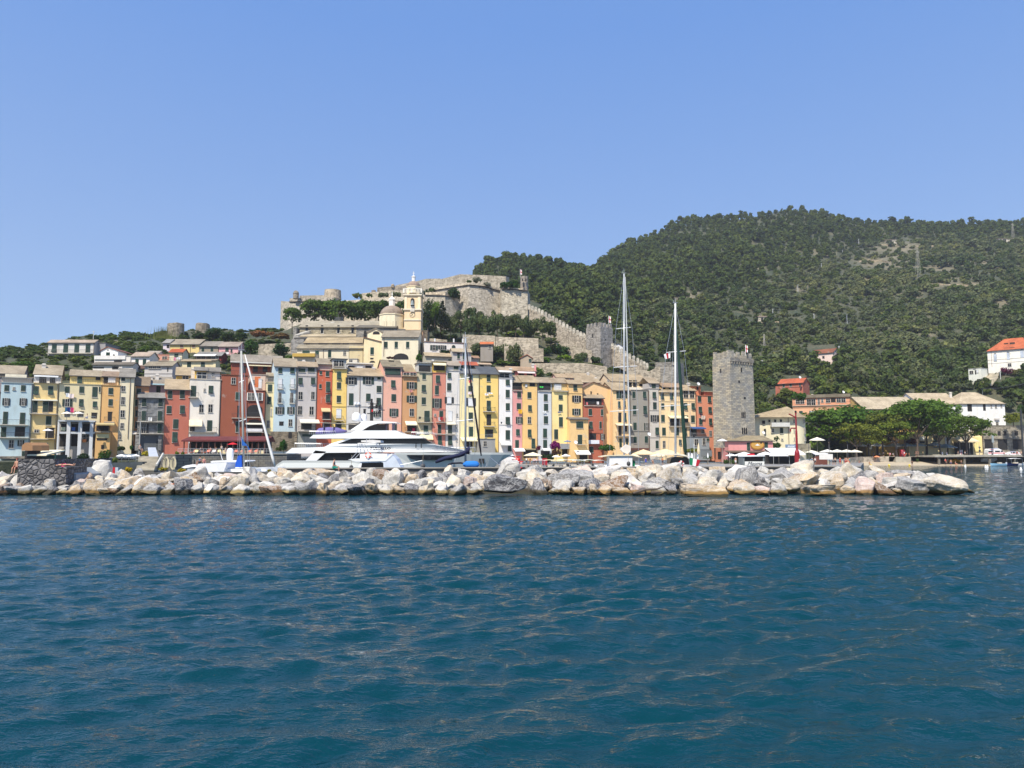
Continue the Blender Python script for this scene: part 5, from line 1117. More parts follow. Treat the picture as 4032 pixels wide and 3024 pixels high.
H('C1','tiny white house with grey roof tucked behind the white cottage',216,352,325,400,(222,218,210),'c 305 350 40 30',D=212,roof=298,rcol=(176,168,156),ext=6)
H('C1','small salmon house with a planted balcony below the lilac upper house',346,476,335,410,(222,150,122),'g 425 352 60 28;b 346 476 400 .8',D=207,ext=6)
H('C1','cream house with bright orange tile roof and washing on its balcony',476,628,305,470,(222,212,176),'c 557 322 42 36;b 480 612 405 .9;c 525 430 40 52;l 538 365 20 46 226,130,170 pink cloth on the balcony of the orange-roofed upper house;l 582 360 48 30 226,222,226 white sheet on the balcony of the orange-roofed upper house',D=204,roof=275,rcol=(196,98,52),ext=8)
H('C1','lilac-white end house of the top terrace on the left hill',405,482,200,320,(212,196,204),'d 463 225 30 34',D=226,roof=166,rcol=(166,164,160),ext=6)
H('C1','long yellow house of the top terrace with brown shutters',483,812,216,380,(226,196,118),'c 617+752 228 36 24;c 747 308 40 70;p 715 225 370',D=225.7,roof=166,rcol=(170,160,140),shc=(110,74,54),ext=6)
H('C1','grey-brown house of the top terrace between yellow and pink',815,1028,236,310,(160,146,124),'c 855+957 254 30 46',D=225.5,roof=190,rcol=(156,150,138),ext=6)
H('C1','pink house of the top terrace with a small railed balcony',1031,1252,242,470,(226,164,164),'c 1127 260 34 40;c 1177 273 20 34;b 1078 1190 340 .9;c 1125 362 36 55;l 1128 305 44 26 240,236,240 white laundry on the pink upper house balcony',D=225.2,roof=196,rcol=(170,156,142),ext=6)
H('C1','dark red glazed house with white eaves below the top terrace',770,1062,345,470,(134,34,36),'g 835+950 350 100 44;a 765 1010 328 345 .9 226,224,218;g 1018 350 26 50',D=214,roof=312,rcol=(150,150,146),ext=6)
H('C1','pale yellow low house with two green shutters below the dark red house',622,1000,400,478,(226,210,160),'c 700 418 44 56;c 855 420 44 52;a 618 960 392 402 .6 180,160,130',D=200,ext=6,roof=390,rcol=(170,156,130))
H('C1','grey house with a white strip window right of the white cottage',196,512,458,600,(190,184,178),'q 230 392 460 492 226,224,218 .06;g 265+312+360 465 40 24 -.08;d 460 485 12 40;k 545',D=190,roof=418,rcol=(160,150,128),ext=6)
H('C1','yellow house with tan roof and a dark glazed bay above the coral-red house',552,735,565,640,(222,178,70),'g 660 572 70 36',D=None,dd=7,roof=484,rcol=(186,168,136),ext=6)
# ---- C2
H('C2','slim pale yellow house with glass loggia beside the light blue tower house',130,226,650,1230,(236,218,160),'c 180 668 48 80;c 172 808 42 82;g 195 940 15 80;g 163 1078 36 78;P 150 226 575 648 1.6 150,140,130 545;T m;q 100 226 1230 1400 120,100,80 .05 stone base',dd=1.0,ext=2)
H('C2','light blue tower house with white arched French windows on a rough stone base',224,487,468,1196,(186,206,210),'c 297 484 44 58;c 432 482 46 58;w 295 600 42 118;w 433 600 40 118;b 262 330 718 .5;b 400 466 718 .5;g 291+424 762 36 112;b 262 326 880 .4;b 398 460 880 .4;o 291 924 46 78;o 415 924 40 78;d 308 1090 50 42;g 410 1062 44 76;q 186 482 1198 1420 132,120,100 .4 stone stone_base;r 407 1205 40 66 -.42;p 480 480 1190',roof=382,rcol=(170,158,136),ext=6)
H('C2','lilac-grey house with double wide top shutters and a cream terrace awning',490,706,468,1230,(190,182,176),'c 541 487 74 42;c 645 484 75 44;k 575;c 523+665 592 48 74;g 523 752 50 84;g 663 752 44 82;g 518 915 50 94;g 648 918 50 92;a 512 725 1060 1102 2.6;d 590 1108 120 66;b 495 690 1192 2.2;q 490 700 1200 1400 150,150,140 .3;q 545 660 1228 1256 30,60,50 .35 paint shop_sign;c 612 1295 40 32;x 560 400 3',roof=420,rcol=(176,158,132),ext=5)
H('C2','deep orange narrow house with a painted niche and a little awning',709,878,515,1150,OR,'T;c 753 520 24 36;c 827 520 38 56;c 747 665 24 46;c 834 635 44 120;c 835 783 50 82;a 755 856 932 974 1.3 206,180,134;d 812 976 85 86;b 768 862 1060 .8;r 812 1092 88 60;q 752 764 805 880 196,120,100 .05;P 720 880 440 512 2.5 190,180,170 385 170,160,140',ext=5)
H('C2','bright yellow narrow house with a green glazed roof cabin',880,1042,500,1165,YB,'c 957 525 46 82;c 957 645 44 72;c 955 795 46 74;k 916;w 955 945 54 100;b 904 1002 1072 .8;r 950 1090 70 76;P 892 1042 385 498 .6 196,196,190 0 ;g 925+985 402 52 60 .55;b 888 1042 485 .5',ext=5,rcol=(110,116,126))
H('C2','wide white-grey house with a deep tan roof and rooftop studio',1046,1450,572,1180,(210,205,196),'o 1095 588 60 78;o 1288 588 62 78;c 1408 583 34 32;c 1408 685 50 72;c 1094 770 50 132;c 1287 770 50 86;c 1404 820 50 96;k 916;d 1245 948 26 82;o 1388 968 42 66;p 1195 575 1170;q 1065 1190 1105 1180 60,56,54 .05;x 1350 480 4;l 1160 865 70 30 236,236,236 white washing line on the wide white-grey house',roof=492,rcol=(186,168,138),ext=5)
H('C2','white rooftop studio with long pergola above the wide white-grey house',1058,1345,440,500,(212,210,204),'d 1095 465 76 22;d 1290 462 70 24;q 1058 1330 418 440 226,222,210 .5;w 1190 460 70 28',dd=8,depth=4,ext=3)
# ---- C3
H('C3','salmon pink house with one very wide green shutter under the roof',20,234,470,1190,PK,'c 133 490 172 70;c 138 623 48 78;c 143 780 50 78;o 145 940 48 88;c 155 1110 45 80;d 118 404 60 8',roof=402,rcol=(150,140,116),ext=6)
H('C3','ochre house with red framed attic windows and two white window blinds',240,404,575,1250,OC,'q 245 402 525 580 150,60,48 .05 paint attic_frame;g 285+362 538 70 38 -.06;o 345 643 56 74;o 345 795 56 74;g 347 943 50 80;a 270 396 1080 1125 1.3 232,222,190;d 345 1125 100 75;b 265 400 1200 .8;l 368 1160 32 70 200,30,80 crimson towel on the ochre house balcony;l 338 728 34 30 206,140,130 pale red cloth under the ochre house window',roof=450,rcol=(176,158,126),ext=6)
H('C3','khaki house with an open rooftop loggia and a long railed balcony',405,580,535,1300,KH,'c 485 547 38 62;c 481 672 45 76;c 481 815 45 78;c 517 965 58 126;d 437 1035 20 20;b 410 578 1092;c 505 1130 50 96;a 432 576 1230 1288 1.4 236,222,172;d 505 1295 110 60;P 422 575 428 530 .5 206,204,196 0 ;d 492 458 130 66 .45;b 425 570 526 .35',ext=6,rcol=(210,208,200))
H('C3','terracotta pink house with striped loggia awning and red towel balcony',583,728,542,1360,SA,'c 641 565 44 86;c 629 682 42 100;o 630 828 48 104;c 678 965 42 72;b 618 728 1092 .9;g 610 1000 22 24;c 659 1122 38 98;b 600 724 1226 .8;c 663 1247 44 98;k 950;P 585 730 418 538 .4 222,190,90 0;d 655 460 130 50 .35;a 585 728 422 452 .9 226,214,180;l 682 1035 34 34 190,20,40 red towel on the terracotta pink house balcony;l 660 1040 26 40 236,236,236 white towel on the terracotta pink house balcony',ext=6)
H('C3','white house with black open shutters and hanging white blinds',730,886,518,1360,(220,213,202),'c 770 537 40 62;c 768 655 46 84;w 768 812 50 72;o 768 812 50 72;g 857 998 18 30;w 778 965 46 120;a 732 830 1090 1118 1.0 232,220,190;c 777 1127 45 94;b 722 836 1226 .8;c 778 1247 45 104;g 851 1120 22 46;g 851 1275 16 32;k 890;P 738 892 455 515 1.0 216,212,204 415 176,164,146;c 846 460 52 42 .9',ext=6)
H('C3','pale lemon house with two roof dormers and a cream awning behind the grey mast',888,1108,545,1390,PY,'c 1010 562 48 54;c 1008 685 48 62;w 1010 820 56 92;o 1010 820 56 92;c 1010 985 50 92;c 1012 1145 50 108;a 893 1070 1262 1305 1.8 238,226,186;d 985 1312 90 76;l 1005 622 32 30 222,80,100 small red cloth on the pale lemon house;l 1010 755 60 26 232,214,216 pale washing under the second window of the pale lemon house',roof=500,rcol=(120,124,126),ext=6)
H('C3','low upper house with red tile roof and glazed green front above the pale lemon house',892,1088,450,520,(160,170,160),'c 925 452 46 42;c 1035 460 100 34',dd=7,roof=420,rcol=(190,100,70),ext=5)
H('C3','golden yellow house with slate roof and three small balconies',1111,1327,550,1380,YB,'c 1212 562 40 72;c 1212 680 44 76;c 1213 850 44 116;b 1146 1280 972 .9;d 1215 1008 52 120;b 1155 1276 1138 .9;d 1218 1180 88 84;c 1180 1180 20 84;l 1190 770 40 24 236,228,226 white washing under a window of the golden yellow house;l 1235 762 44 14 236,230,226 second white washing on the golden yellow house',roof=478,rcol=SLATE,ext=6)
H('C3','grey boxy annexe with one window and a terrace in front of the golden yellow house',1112,1288,1285,1430,(150,150,146),'T m;g 1172 1308 42 56',dd=-3.5,depth=4,ext=2)
H('C3','bright white narrow house with green shutters and a glazed loggia on top',1330,1480,602,1420,(232,228,222),'c 1427 613 44 62;c 1427 730 44 86;c 1428 882 42 78;c 1428 1035 48 88;c 1428 1185 48 106;d 1356 1096 12 14;a 1332 1445 1300 1352 1.6 200,200,196;c 1450 1360 40 60;k 1122;P 1332 1480 530 600 .8 214,208,200 480 176,158,132;g 1390 545 110 46 .75;a 1320 1460 510 528 .9 240,240,238;x 1460 490 2',ext=6)
H('C4','small pink house with an open loggia and a yellow cloth hanging out',52,160,735,1385,PI,'c 126 752 44 66;c 122 882 48 66;o 127 1035 36 74;c 111 1173 38 68;c 102 1297 40 86;a 60 176 1385 1420 1.4 236,232,226;P 52 160 645 733 .5 170,150,130 575 176,160,134;d 105 650 100 76 .45;b 54 158 735 .3;l 138 950 40 50 226,170,40 yellow cloth hanging from the small pink house',ext=4)
H('C4','warm yellow house with two attic openings right of the small pink house',161,335,645,1390,(240,192,110),'d 275 658 60 32;w 205 668 20 26;c 241 757 42 66;c 247 903 40 64;g 241 1037 38 70;c 243 1175 38 84;c 285 1280 38 108;a 185 310 1388 1402 1.0 150,140,110;d 250 1405 150 90',roof=576,rcol=TANR,ext=3)
H('C4','pale blue-grey house with a stencilled band below its loggia',336,498,756,1390,PB,'k 745;c 425 778 42 78;c 428 887 44 78;c 427 1025 44 84;c 417 1168 42 100;c 418 1292 42 92;a 385 465 1385 1412 1.0 236,236,232;d 420 1415 100 80;P 344 496 648 752 .6 190,190,186 596 176,162,138;d 415 655 130 74 .55;b 346 494 740 .3;l 412 970 38 14 220,224,226 white cloth under a window of the pale blue-grey house;l 378 690 40 16 60,200,80 bright green washing on the pale blue-grey house loggia',ext=3)
H('C4','butter yellow house with peeling corner stones above the bougainvillea',499,678,742,1400,(244,216,134),'c 593 788 44 46;c 593 893 42 76;c 596 1037 42 108;c 542 1173 42 110;q 600 718 1335 1395 150,150,150 1.8 paint terrace_box;P 505 672 650 740 .9 226,200,140 604 176,160,134;w 560 665 80 66 .85;b 508 672 740 .5;d 640 1400 60 70;l 578 975 34 16 90,100,130 small blue cloth on the butter yellow house',ext=3)
H('C4','apricot upper house with dark open shutters above the lean-to house',680,840,660,1050,(238,192,118),'c 757 675 42 58;o 772 795 48 72;o 770 942 46 70;k 768',roof=626,rcol=TANR,ext=10)
H('C4','apricot lean-to house with a wide green shutter and a curved little balcony',700,908,1062,1500,(238,194,122),'c 808 1087 76 72;c 810 1235 50 106;b 768 872 1345 .8;a 745 908 1410 1456 1.6 238,234,224;d 850 1460 90 60',dd=-2.5,roof=1046,rcol=GREYR,depth=4,ext=1)
H('C4','brick red house with a loggia full of washing and a vine pergola below',850,1080,905,1510,(186,94,64),'c 927 945 36 72;c 1060 948 26 70;c 933 1087 36 80;c 1042 1087 24 80;d 955 1220 76 70;o 1065 1228 24 62;c 940 1370 44 66;P 855 1078 820 905 .3 176,80,66 772 176,160,134;d 960 830 190 70 .28;b 856 1076 905 .3;q 905 1030 1295 1338 226,230,236 .9 fabric banner;k 1216;l 890 870 22 30 220,120,120 pink cloth in the brick red loggia;l 1012 862 26 34 236,230,226 white cloth in the brick red loggia',ext=1)
H('C4','large peach house end with a broad gable and a bare wall',848,1182,715,1400,(236,190,128),'d 936 750 14 30;d 1010 775 12 20;q 1172 1200 730 1400 226,206,170 .04',dd=2.0,gable=(960,646),rcol=(140,110,90),depth=12,ext=3)
H('C4','peach house front with balconies partly hidden by the tallest mast',1184,1378,733,1400,(240,198,134),'c 1240 745 38 80;o 1300 745 40 80;c 1252 858 28 70;c 1312 850 24 70;d 1260 990 32 104;c 1320 990 24 100;a 1205 1378 1108 1130 1.2 232,214,180;d 1262 1140 34 108;b 1210 1410 1248 .9;c 1268 1275 28 100;c 1340 1275 24 84;d 1330 1140 24 60',roof=655,rcol=TANR,ext=3)
H('C4','cream upper house with a white railed terrace above the grey house',1165,1580,640,735,(236,212,168),'d 1375+1430 626 40 72 -.02;q 1365 1580 700 732 230,222,206 1.4 paint balcony_front;g 1130 620 20 30;d 1500 640 40 50',dd=7,roof=562,rcol=TANR,ext=4)
H('C4','plain grey house with green shutters between the two tallest masts',1382,1588,735,1400,GY,'c 1417 747 32 76;c 1537 747 36 76;c 1425 905 36 104;c 1543 908 38 98;c 1429 1098 38 86;o 1562 1102 26 86;c 1432 1255 32 74;c 1557 1253 36 74;k 1195;p 1584 740 1400;q 1375 1590 1385 1410 126,80,66 2.0 rooftile lean_to_roof',ext=3)
H('C5','narrow pale grey house with stucco window frames right of the plain grey house',160,272,718,1385,LG,'c 211 662 42 54 .25;c 217 753 40 72;c 223 870 40 78;o 222 1015 44 74;c 249 1152 40 84;c 249 1300 34 88;k 718;P 160 270 655 716 .3 188,182,174 600 176,160,134;k 1265;k 960',ext=3)
H('C5','cream house with an awning balcony left of the second tallest mast',275,540,757,1390,(238,206,150),'c 307 768 34 66;c 411 770 36 66;c 313 882 32 60;c 420 897 34 62;c 315 1010 40 80;c 326 1155 38 86;d 450 1050 110 84;a 368 576 1018 1048 1.4 236,220,180;b 380 608 1138 .9;c 480 1155 30 86;g 328 1305 32 76;c 510 1290 30 60;k 860;k 1258;P 310 540 700 757 1.5 232,200,140 660 176,150,120;d 330 710 24 16 1.4;d 395 710 24 16 1.4;x 295 680 4',roof=726,rcol=TANR,ext=3)
H('C5','pale apricot house with two big glazed top windows behind the green furled sail',542,690,738,1340,(240,202,146),'g 573 745 54 74;g 642 748 50 72;k 858;c 570+655 878 38 74;c 577+652 1018 40 78;c 565 1160 34 86;c 665 1160 30 60;q 615 690 1170 1340 40,40,42 .1 dark cafe_front',roof=682,rcol=TANR,ext=3)
H('C5','salmon house with a rooftop cabin and satellite dish left of the tower',698,888,797,1400,(222,136,98),'c 727 803 38 62;c 838 803 36 66;c 735 920 36 70;c 845 922 36 68;c 741 1048 38 74;c 851 1050 34 74;g 763 1188 34 30;g 851 1190 30 60;a 612 768 1145 1168 1.6 50,84,140;P 640 740 690 795 1.0 220,140,100 0;d 705 702 18 30 .95;P 780 885 755 795 1.5 214,130,100 0;x 600 655 3;l 770 1020 50 44 206,190,176 row of pale washing on the salmon house;l 745 1000 16 34 30,40,80 dark cloth on the salmon house',ext=3)
H('C5','grey-blue cafe annexe below the salmon house',616,840,1262,1480,(138,146,150),'T m;g 690 1285 46 72;g 777 1275 34 74;c 822 1275 32 30;k 1400;q 740 870 1410 1480 120,128,132 .05',dd=-2.5,depth=3,ext=1)
H('C5','salmon brown house under a sloping stone roof next to the square tower',890,988,818,1500,(218,134,96),'c 920 820 30 56;c 930 940 32 72;d 927 1082 30 70;c 942 1217 34 68;d 950 1430 34 80;p 890 820 1500;k 1165',roof=756,rcol=TANR,ext=1,dd=.6)
H('C5','vivid orange house leaning against the square tower',990,1094,832,1440,(204,98,62),'c 1010 838 30 62;c 1014 940 30 66;c 1018 1088 32 66;o 1015 1222 36 58;a 985 1040 1198 1206 .6 90,60,40;k 1175;b 960 1060 1400 .9;w 1030 905 26 16',roof=796,rcol=TANR,ext=1,dd=1.0)
# the pink restaurant, the round house and what stands behind the quay on the right
t,F,L=H('C5','low pink restaurant with a hipped stone roof and an oval golden sign',1052,1556,1308,1412,(222,140,136),'c 1278 1322 34 88;c 1478 1318 38 88',D=192,roof=1245,hip=.12,rcol=(158,146,118),depth=7,name='restaurant',cat='restaurant',ext=3)
x,z=L(1380,1350,-.25); m=MB().prism([(x+1.75*math.cos(a*.3142),-.25,z+1.2*math.sin(a*.3142)) for a in range(20)],(0,.2,0)); sg=m.obj('oval_sign','paint',t,(176,120,40))
MB().prism([(x+1.5*math.cos(a*.3142),-.3,z+.95*math.sin(a*.3142)) for a in range(20)],(0,.1,0)).obj('sign_face','paint',sg,(196,150,70)); MB().prism([(x-.7,-.36,z-.1),(x-.3,-.36,z+.05),(x,-.36,z+.3),(x+.3,-.36,z+.05),(x+.7,-.36,z-.1),(x,-.36,z-.2)],(0,.1,0)).obj('emblem','paint',sg,(240,240,236))
a,za=L(1010,1412,0); b2,_=L(1625,1412,0); z2=L(1010,1432,-2.4)[1]; MB().prism([(a,0,za),(a,-2.4,z2),(a,-2.4,z2-.12),(a,0,za-.12)],(b2-a,0,0)).obj('porch_roof','rooftile',t,(116,98,84))
a,_=L(1050,1412); b2,_=L(1556,1412); MB().box(a,b2,-.06,0,-1,za-.1).obj('dark_ground_floor','dark',t)
# round white house
D0=207; uv=UV('C6'); z0=ZQ-1; c=W(*uv(405,1200),D0); zt=W(*uv(405,1040),D0).z; za=W(*uv(290,915),D0+5).z
t=thing('round_house','white house with a rounded corner and a pointed stone roof behind the tall red beacon','house',(c.x,c.y+5.2,z0)); og=Vector(t.location)
r=8.2*.95; xl=W(*uv(-140,1200),D0).x-og.x; xm=W(*uv(250,1200),D0).x-og.x; xr=W(*uv(535,1200),D0).x-og.x; rr=(xr-xm)/2; yc=-5.2+rr*1.0
pl=[(xl,yc-rr+.6),(xm-1.2,yc-rr+.1)]+[(xm+rr+rr*math.cos(a),yc+rr*math.sin(a)) for a in [math.pi*(1.5+.5*i/10) for i in range(0,11)]]+[(xr,yc+7),(xl,yc+7)]
MB().prism([(x,y,0) for x,y in pl],(0,0,zt-z0)).obj('wall','plaster',t,(230,220,186))
ro=[(x*1.04,(y-1)*1.08,zt-z0) for x,y in pl]; ap=(W(*uv(290,915),D0+5).x-og.x,yc+2.0,za-z0); m=MB().add(ro+[ap],[(i,(i+1)%len(ro),len(ro)) for i in range(len(ro))]+[tuple(range(len(ro)))[::-1]]); m.obj('roof','rooftile',t,(186,168,134))
def rw_(u,v,w_,h_,code,shc=GREENS):
    p=W(*uv(u,v+h_),D0); x=p.x-og.x; q=x-xm-rr
    if x<xm: y=yc-rr+.05; ang=0
    else: a=math.asin(max(-1,min(1,q/rr))); y=yc-rr*math.cos(a); ang=a
    p=W(*uv(u,v+h_),og.y+y); o=window(t,code,p.x-og.x,p.z-z0,w_*.35*D0/FX/max(.45,math.cos(ang)),h_*.35*D0/FX); o.location.y=y-.03; o.rotation_euler=(0,0,ang)
for a in ((350,1065,36,38,'g'),(478,1062,18,40,'g'),(350,1165,32,50,'g'),(484,1155,22,62,'g'),(352,1265,32,40,'g'),(488,1262,20,40,'g'),(222,1158,36,62,'c'),(120,1168,30,40,'g'),(150,1068,22,26,'d'),(85,1070,20,24,'d'),(20,1078,30,36,'d'),(215,1065,22,26,'d'),(35,1172,22,60,'d'),(228,1278,22,18,'g')): rw_(*a)
p=W(*uv(155,1138),D0); MB().box(W(*uv(60,0),D0).x-og.x,W(*uv(262,0),D0).x-og.x,yc-rr-1.2,yc-rr+.6,p.z-z0-.2,p.z-z0+.9).obj('balcony_parapet','paint',t,(206,204,196)); MB().tube([(p.x-og.x+3.4,yc-rr-.1,0),(p.x-og.x+3.4,yc-rr-.1,zt-z0)],.07).obj('drainpipe','paint',t,(110,80,66))
H('C6','apricot hotel with a glazed top floor behind the round white house',348,992,905,1120,(234,170,124),'c 440 968 40 40;w 578 968 52 72;c 545+608 966 18 78;c 672 962 40 56;c 768 962 38 56;c 905 956 36 30;b 536 624 1042 .8;k 925',D=250,DR=243,depth=10,ext=3)
t,F,L=H('C6','long glazed penthouse with posts on top of the apricot hotel',342,996,800,902,(222,152,110),'g 405+455 842 50 44;g 530+580 838 50 66;g 640 830 24 66;g 680 830 24 40;g 745 828 50 44;d 803 826 54 44;g 865+918 824 50 44;b 342 1000 912 1.0;q 342 996 790 806 150,140,120 .5 rooftile eave;x 568 784 3',D=250.5,DR=243.5,depth=8,ext=.2)
H('C6','brick red hill house with an orange tile roof above the round white house',186,465,655,812,(182,98,72),'c 245 655 24 46;c 325 650 24 42;w 250 742 24 42;w 330 738 24 42;c 430 660 16 32;k 700;q 152 186 690 800 170,100,80 .02',D=267,DR=262,roof=610,rcol=(200,104,66),ext=6,depth=7)
H('C6','whitish pink farmhouse with a brown tile roof alone on the green hillside',552,802,318,392,(226,200,184),'d 605 350 24 28;d 693 350 24 28;g 750 300 14 14',D=335,DR=329,roof=278,rcol=(150,92,60),ext=6,depth=7)
H('C6','yellow seafront building with a long beige roof hidden behind the pines, left part',1165,1800,945,1400,(230,184,96),'r 1440 1240 40 70;b 1410 1500 1310 .6;w 1530 1330 60 60;c 1330 1250 40 60;c 1590 1235 44 70',D=248,roof=815,rcol=(200,186,158),depth=14,ext=2)
H('C7','tall white house with a hipped beige roof and chimney above the pines',878,1392,890,1135,(226,224,218),'d 990 896 50 76;d 1155 890 30 74;g 1233 900 15 32;g 1284 900 20 32;g 1346 895 16 32;g 1300 1090 30 44;q 1275 1328 1050 1066 200,196,190 .5',D=247,roof=757,hip=.34,rcol=(206,190,160),depth=14,ext=8)
H('C7','white middle house with beige roof and a white chimney rising from the pines',440,900,892,1140,(222,224,226),'c 600 1090 50 60;c 420 1090 40 60;x 772 760 5',D=249,roof=772,rcol=(204,188,158),depth=14,ext=8)
H('C7','pale yellow seafront house behind the grey parasols and the rightmost pines',300,1136,1205,1425,(242,218,158),'c 600 1240 44 80;w 740 1270 56 70;g 878 1255 34 36;g 878 1305 36 42;q 425 485 1250 1300 236,234,226 .1 paint notice_board;d 455 1312 60 20;q 1040 1136 1262 1425 244,222,150 .25;d 940 1235 60 12',D=240,depth=6,ext=2)
H('C7','grey stone garage building with three dark vehicle bays',1142,1640,1133,1425,(150,140,120),'d 1322+1388 1200 32 44;d 1516 1196 40 42;d 1205 1292 92 120;d 1360 1285 104 120;d 1525 1280 96 120;q 1150 1600 1275 1285 130,122,106 .3',D=240.5,depth=8,mat='stone',name='garage',cat='garage',ext=2)
H('C7','big white villa with an orange tile roof and arched grey shutters at the right edge',1192,1720,278,475,(236,230,214),'n 1278 318 36 92;n 1425 300 34 88;n 1580 275 38 92;g 1440 432 40 34;k 415;k 375;p 1232 285 470;d 1400 205 50 10 ;a 1440 1500 196 210 .1 60,50,46',D=313,DR=302,roof=150,hip=.3,rcol=(206,112,68),shc=(176,184,194),depth=16,name='villa',cat='villa',ext=6)
H('C7','small white garden house with a dark door on the hillside',975,1118,490,556,(224,224,206),'g 1010 515 44 34;d 1057 512 16 44;w 1080 505 20 30;d 1045 495 30 6',D=306,DR=302,depth=5,ext=4,rcol=(150,146,130))
for (px,py,wp,hp,D,lab) in ((3334,928,40,13,560,'tiny stone hut high on the hill near the skyline'),(3510,950,44,12,520,'low stone hut above the bare terraces'),(3960,948,54,16,520,'pale stone farmhouse near the right skyline'),(2734,1192,30,22,440,'small white hut in the middle of the hillside'),(3004,1258,36,20,400,'tumbledown grey hut beside the zigzag path'),(3260,1114,40,12,480,'long low ruin on the mid slope'),(2262,1102,28,6,500,'white wall fragment behind the fortress')):
    g=ground(px,py+hp/2) or W(px,py+hp/2,D); s=g.y/FX; t=thing('stone_hut',lab,'hut',g-Vector((0,0,1))); wd,hh=wp*s,hp*s+1
    MB().box(-wd/2,wd/2,0,4,0,hh).obj('wall','stone',t,(206,196,176)); MB().prism([(-wd/2-.3,-.4,hh),(-wd/2-.3,4.4,hh),(-wd/2-.3,4.4,hh+.15),(-wd/2-.3,2,hh+.9),(-wd/2-.3,-.4,hh+.15)],(wd+.6,0,0)).obj('roof','rooftile',t,(170,150,130)); MB().box(-wd*.2,wd*.05,-.05,.1,.8,hh-.4).obj('door','dark',t)
H('C6','orange-roofed house cut by the right edge of the photo high on the hill',2930,3060,-160,-120,(220,206,190),'',D=480,roof=-185,rcol=(200,104,66),ext=8)
# ---- middle tier above the front row
H('C4','white house with battlements beside the square wall tower',1183,1295,240,300,(222,220,216),'d 1220 248 16 28;d 1248 252 14 26',D=265,gable=(1242,208),rcol=(120,116,112),ext=4,depth=5)
H('C4','tan gabled hut among the terrace gardens',140,272,372,440,(176,156,130),'c 250 380 30 34',D=230,gable=(215,336),rcol=(186,112,80),ext=4,depth=5)
H('C3','orange-roofed garden hut with a bougainvillea on the terraces',1120,1262,215,265,(150,140,128),'g 1225 222 30 42',D=236,roof=195,rcol=(206,116,66),ext=4,depth=4)
H('C4','pink rooftop pavilion with a long awning and a tall chimney',0,315,515,590,(206,110,100),'c 45 520 60 55;d 150+245 545 60 30;a 98 292 514 542 1.2 236,214,206;q 300 318 450 575 228,150,150 .2;x 282 440 2',dd=9,roof=476,rcol=(184,156,126),ext=4)
H('C4','pale pink attic house among the tan roofs',545,735,592,640,(224,176,158),'g 645 598 30 24;w 690 596 14 20',dd=8,roof=556,rcol=(190,168,136),ext=4)
H('C4','wide tan roofed house behind the brick red house',735,1040,645,700,(200,110,90),'d 878 668 40 26;x 900 538 5;x 985 595 3',dd=7,roof=550,rcol=(186,168,138),ext=4)
H('C3','low grey-tan house with a stone roof behind the khaki house',500,836,352,430,(178,170,146),'c 775 385 36 30;w 585 390 26 20',D=None,dd=14,roof=320,rcol=(196,178,146),ext=4)
H('C3','small grey cottage with two green shutters right of the low grey-tan house',806,1018,302,420,(186,180,170),'c 873 318 28 60;c 933 318 20 70',dd=13,roof=272,rcol=(196,180,150),ext=4)
H('C3','white house with a pillared roof terrace right of the priory',488,936,196,400,(224,214,204),'o 597 225 40 58;o 690 228 44 44;n 818 225 40 44;q 485 940 190 200 110,80,70 .15 paint cornice;q 488 504 150 196 232,230,226 .1 paint post;q 598 614 150 196 232,230,226 .1 paint post;q 812 828 152 196 232,230,226 .1 paint post;q 914 930 152 196 232,230,226 .1 paint post;b 650 775 316 .8',dd=24,ext=5,depth=8)
H('C3','small house with a brown lean-to roof behind the pale lemon house',1000,1105,372,420,(190,182,170),'',dd=16,roof=352,rcol=(176,140,112),ext=4)
H('C3','tan dormer house behind the slate roof',1085,1240,445,500,(206,190,166),'c 1138 442 40 28',dd=10,roof=432,rcol=(200,176,146),ext=4)
# ---- church and priory
uvA=UV('CA')
ch=thing('church','grey stone church with a long nave, an octagonal tiled dome and low side aisles','church',W(1420,1400,226)); og=Vector(ch.location)
def blk(nm,u0,u1,vt,vb,D,dep,col,mat='stone',ext=3):
    a=W(*uvA(u0,vt),D)-og; b_=W(*uvA(u1,vb),D)-og; return MB().box(a.x,b_.x,a.y,a.y+dep,b_.z-ext,a.z).obj(nm,mat,ch,col)
def rf(nm,u0,u1,ve,vr,D,dep,col,skew=0):
    a=W(*uvA(u0,ve),D)-og; b_=W(*uvA(u1,ve),D)-og; r=W(*uvA(u0,vr),D+dep)-og
    MB().prism([(a.x,a.y-.5,a.z),(a.x,a.y-.5,a.z+.2),(a.x,a.y+dep,r.z+.1),(a.x,a.y+dep*2,a.z),(a.x,a.y+dep*2,a.z-.2)],(b_.x-a.x,0,0)).obj(nm,'rooftile',ch,col)
blk('nave_wall',112,940,884,1060,231,9,(160,150,126)); rf('nave_roof',100,1290,884,792,231,7,(178,170,148))
blk('aisle_wall',35,930,1040,1100,227,4,(150,146,138)); rf('aisle_roof',110,930,1022,985,227.2,3.5,(200,186,156)); rf('eave_band',30,930,1045,1026,226.6,1.2,(120,118,114))
blk('west_wall',-12,165,1050,1380,225,14,(146,142,136)); blk('facade_pier',20,60,880,1060,229,12,(150,146,138))
a=W(*uvA(30,990),228.5)-og; b_=W(*uvA(170,800),236)-og; MB().prism([(a.x,a.y,a.z-1.2),(a.x,a.y,a.z),(a.x+9.5,b_.y,b_.z),(a.x+9.5,b_.y,b_.z-1.2)],(1.2,0,0)).obj('gable_coping','stone',ch,(170,166,156))
blk('transept_wall',932,1510,892,1050,226.5,10,(150,144,134)); rf('transept_roof',928,1516,892,852,226.5,5,(120,114,100))
blk('choir_wall',1510,1640,905,1060,227,9,(110,104,98)); rf('choir_roof',1560,1860,932,868,228,5,(176,160,128)); blk('sacristy_wall',1860,1962,925,1320,229,6,(120,108,90))
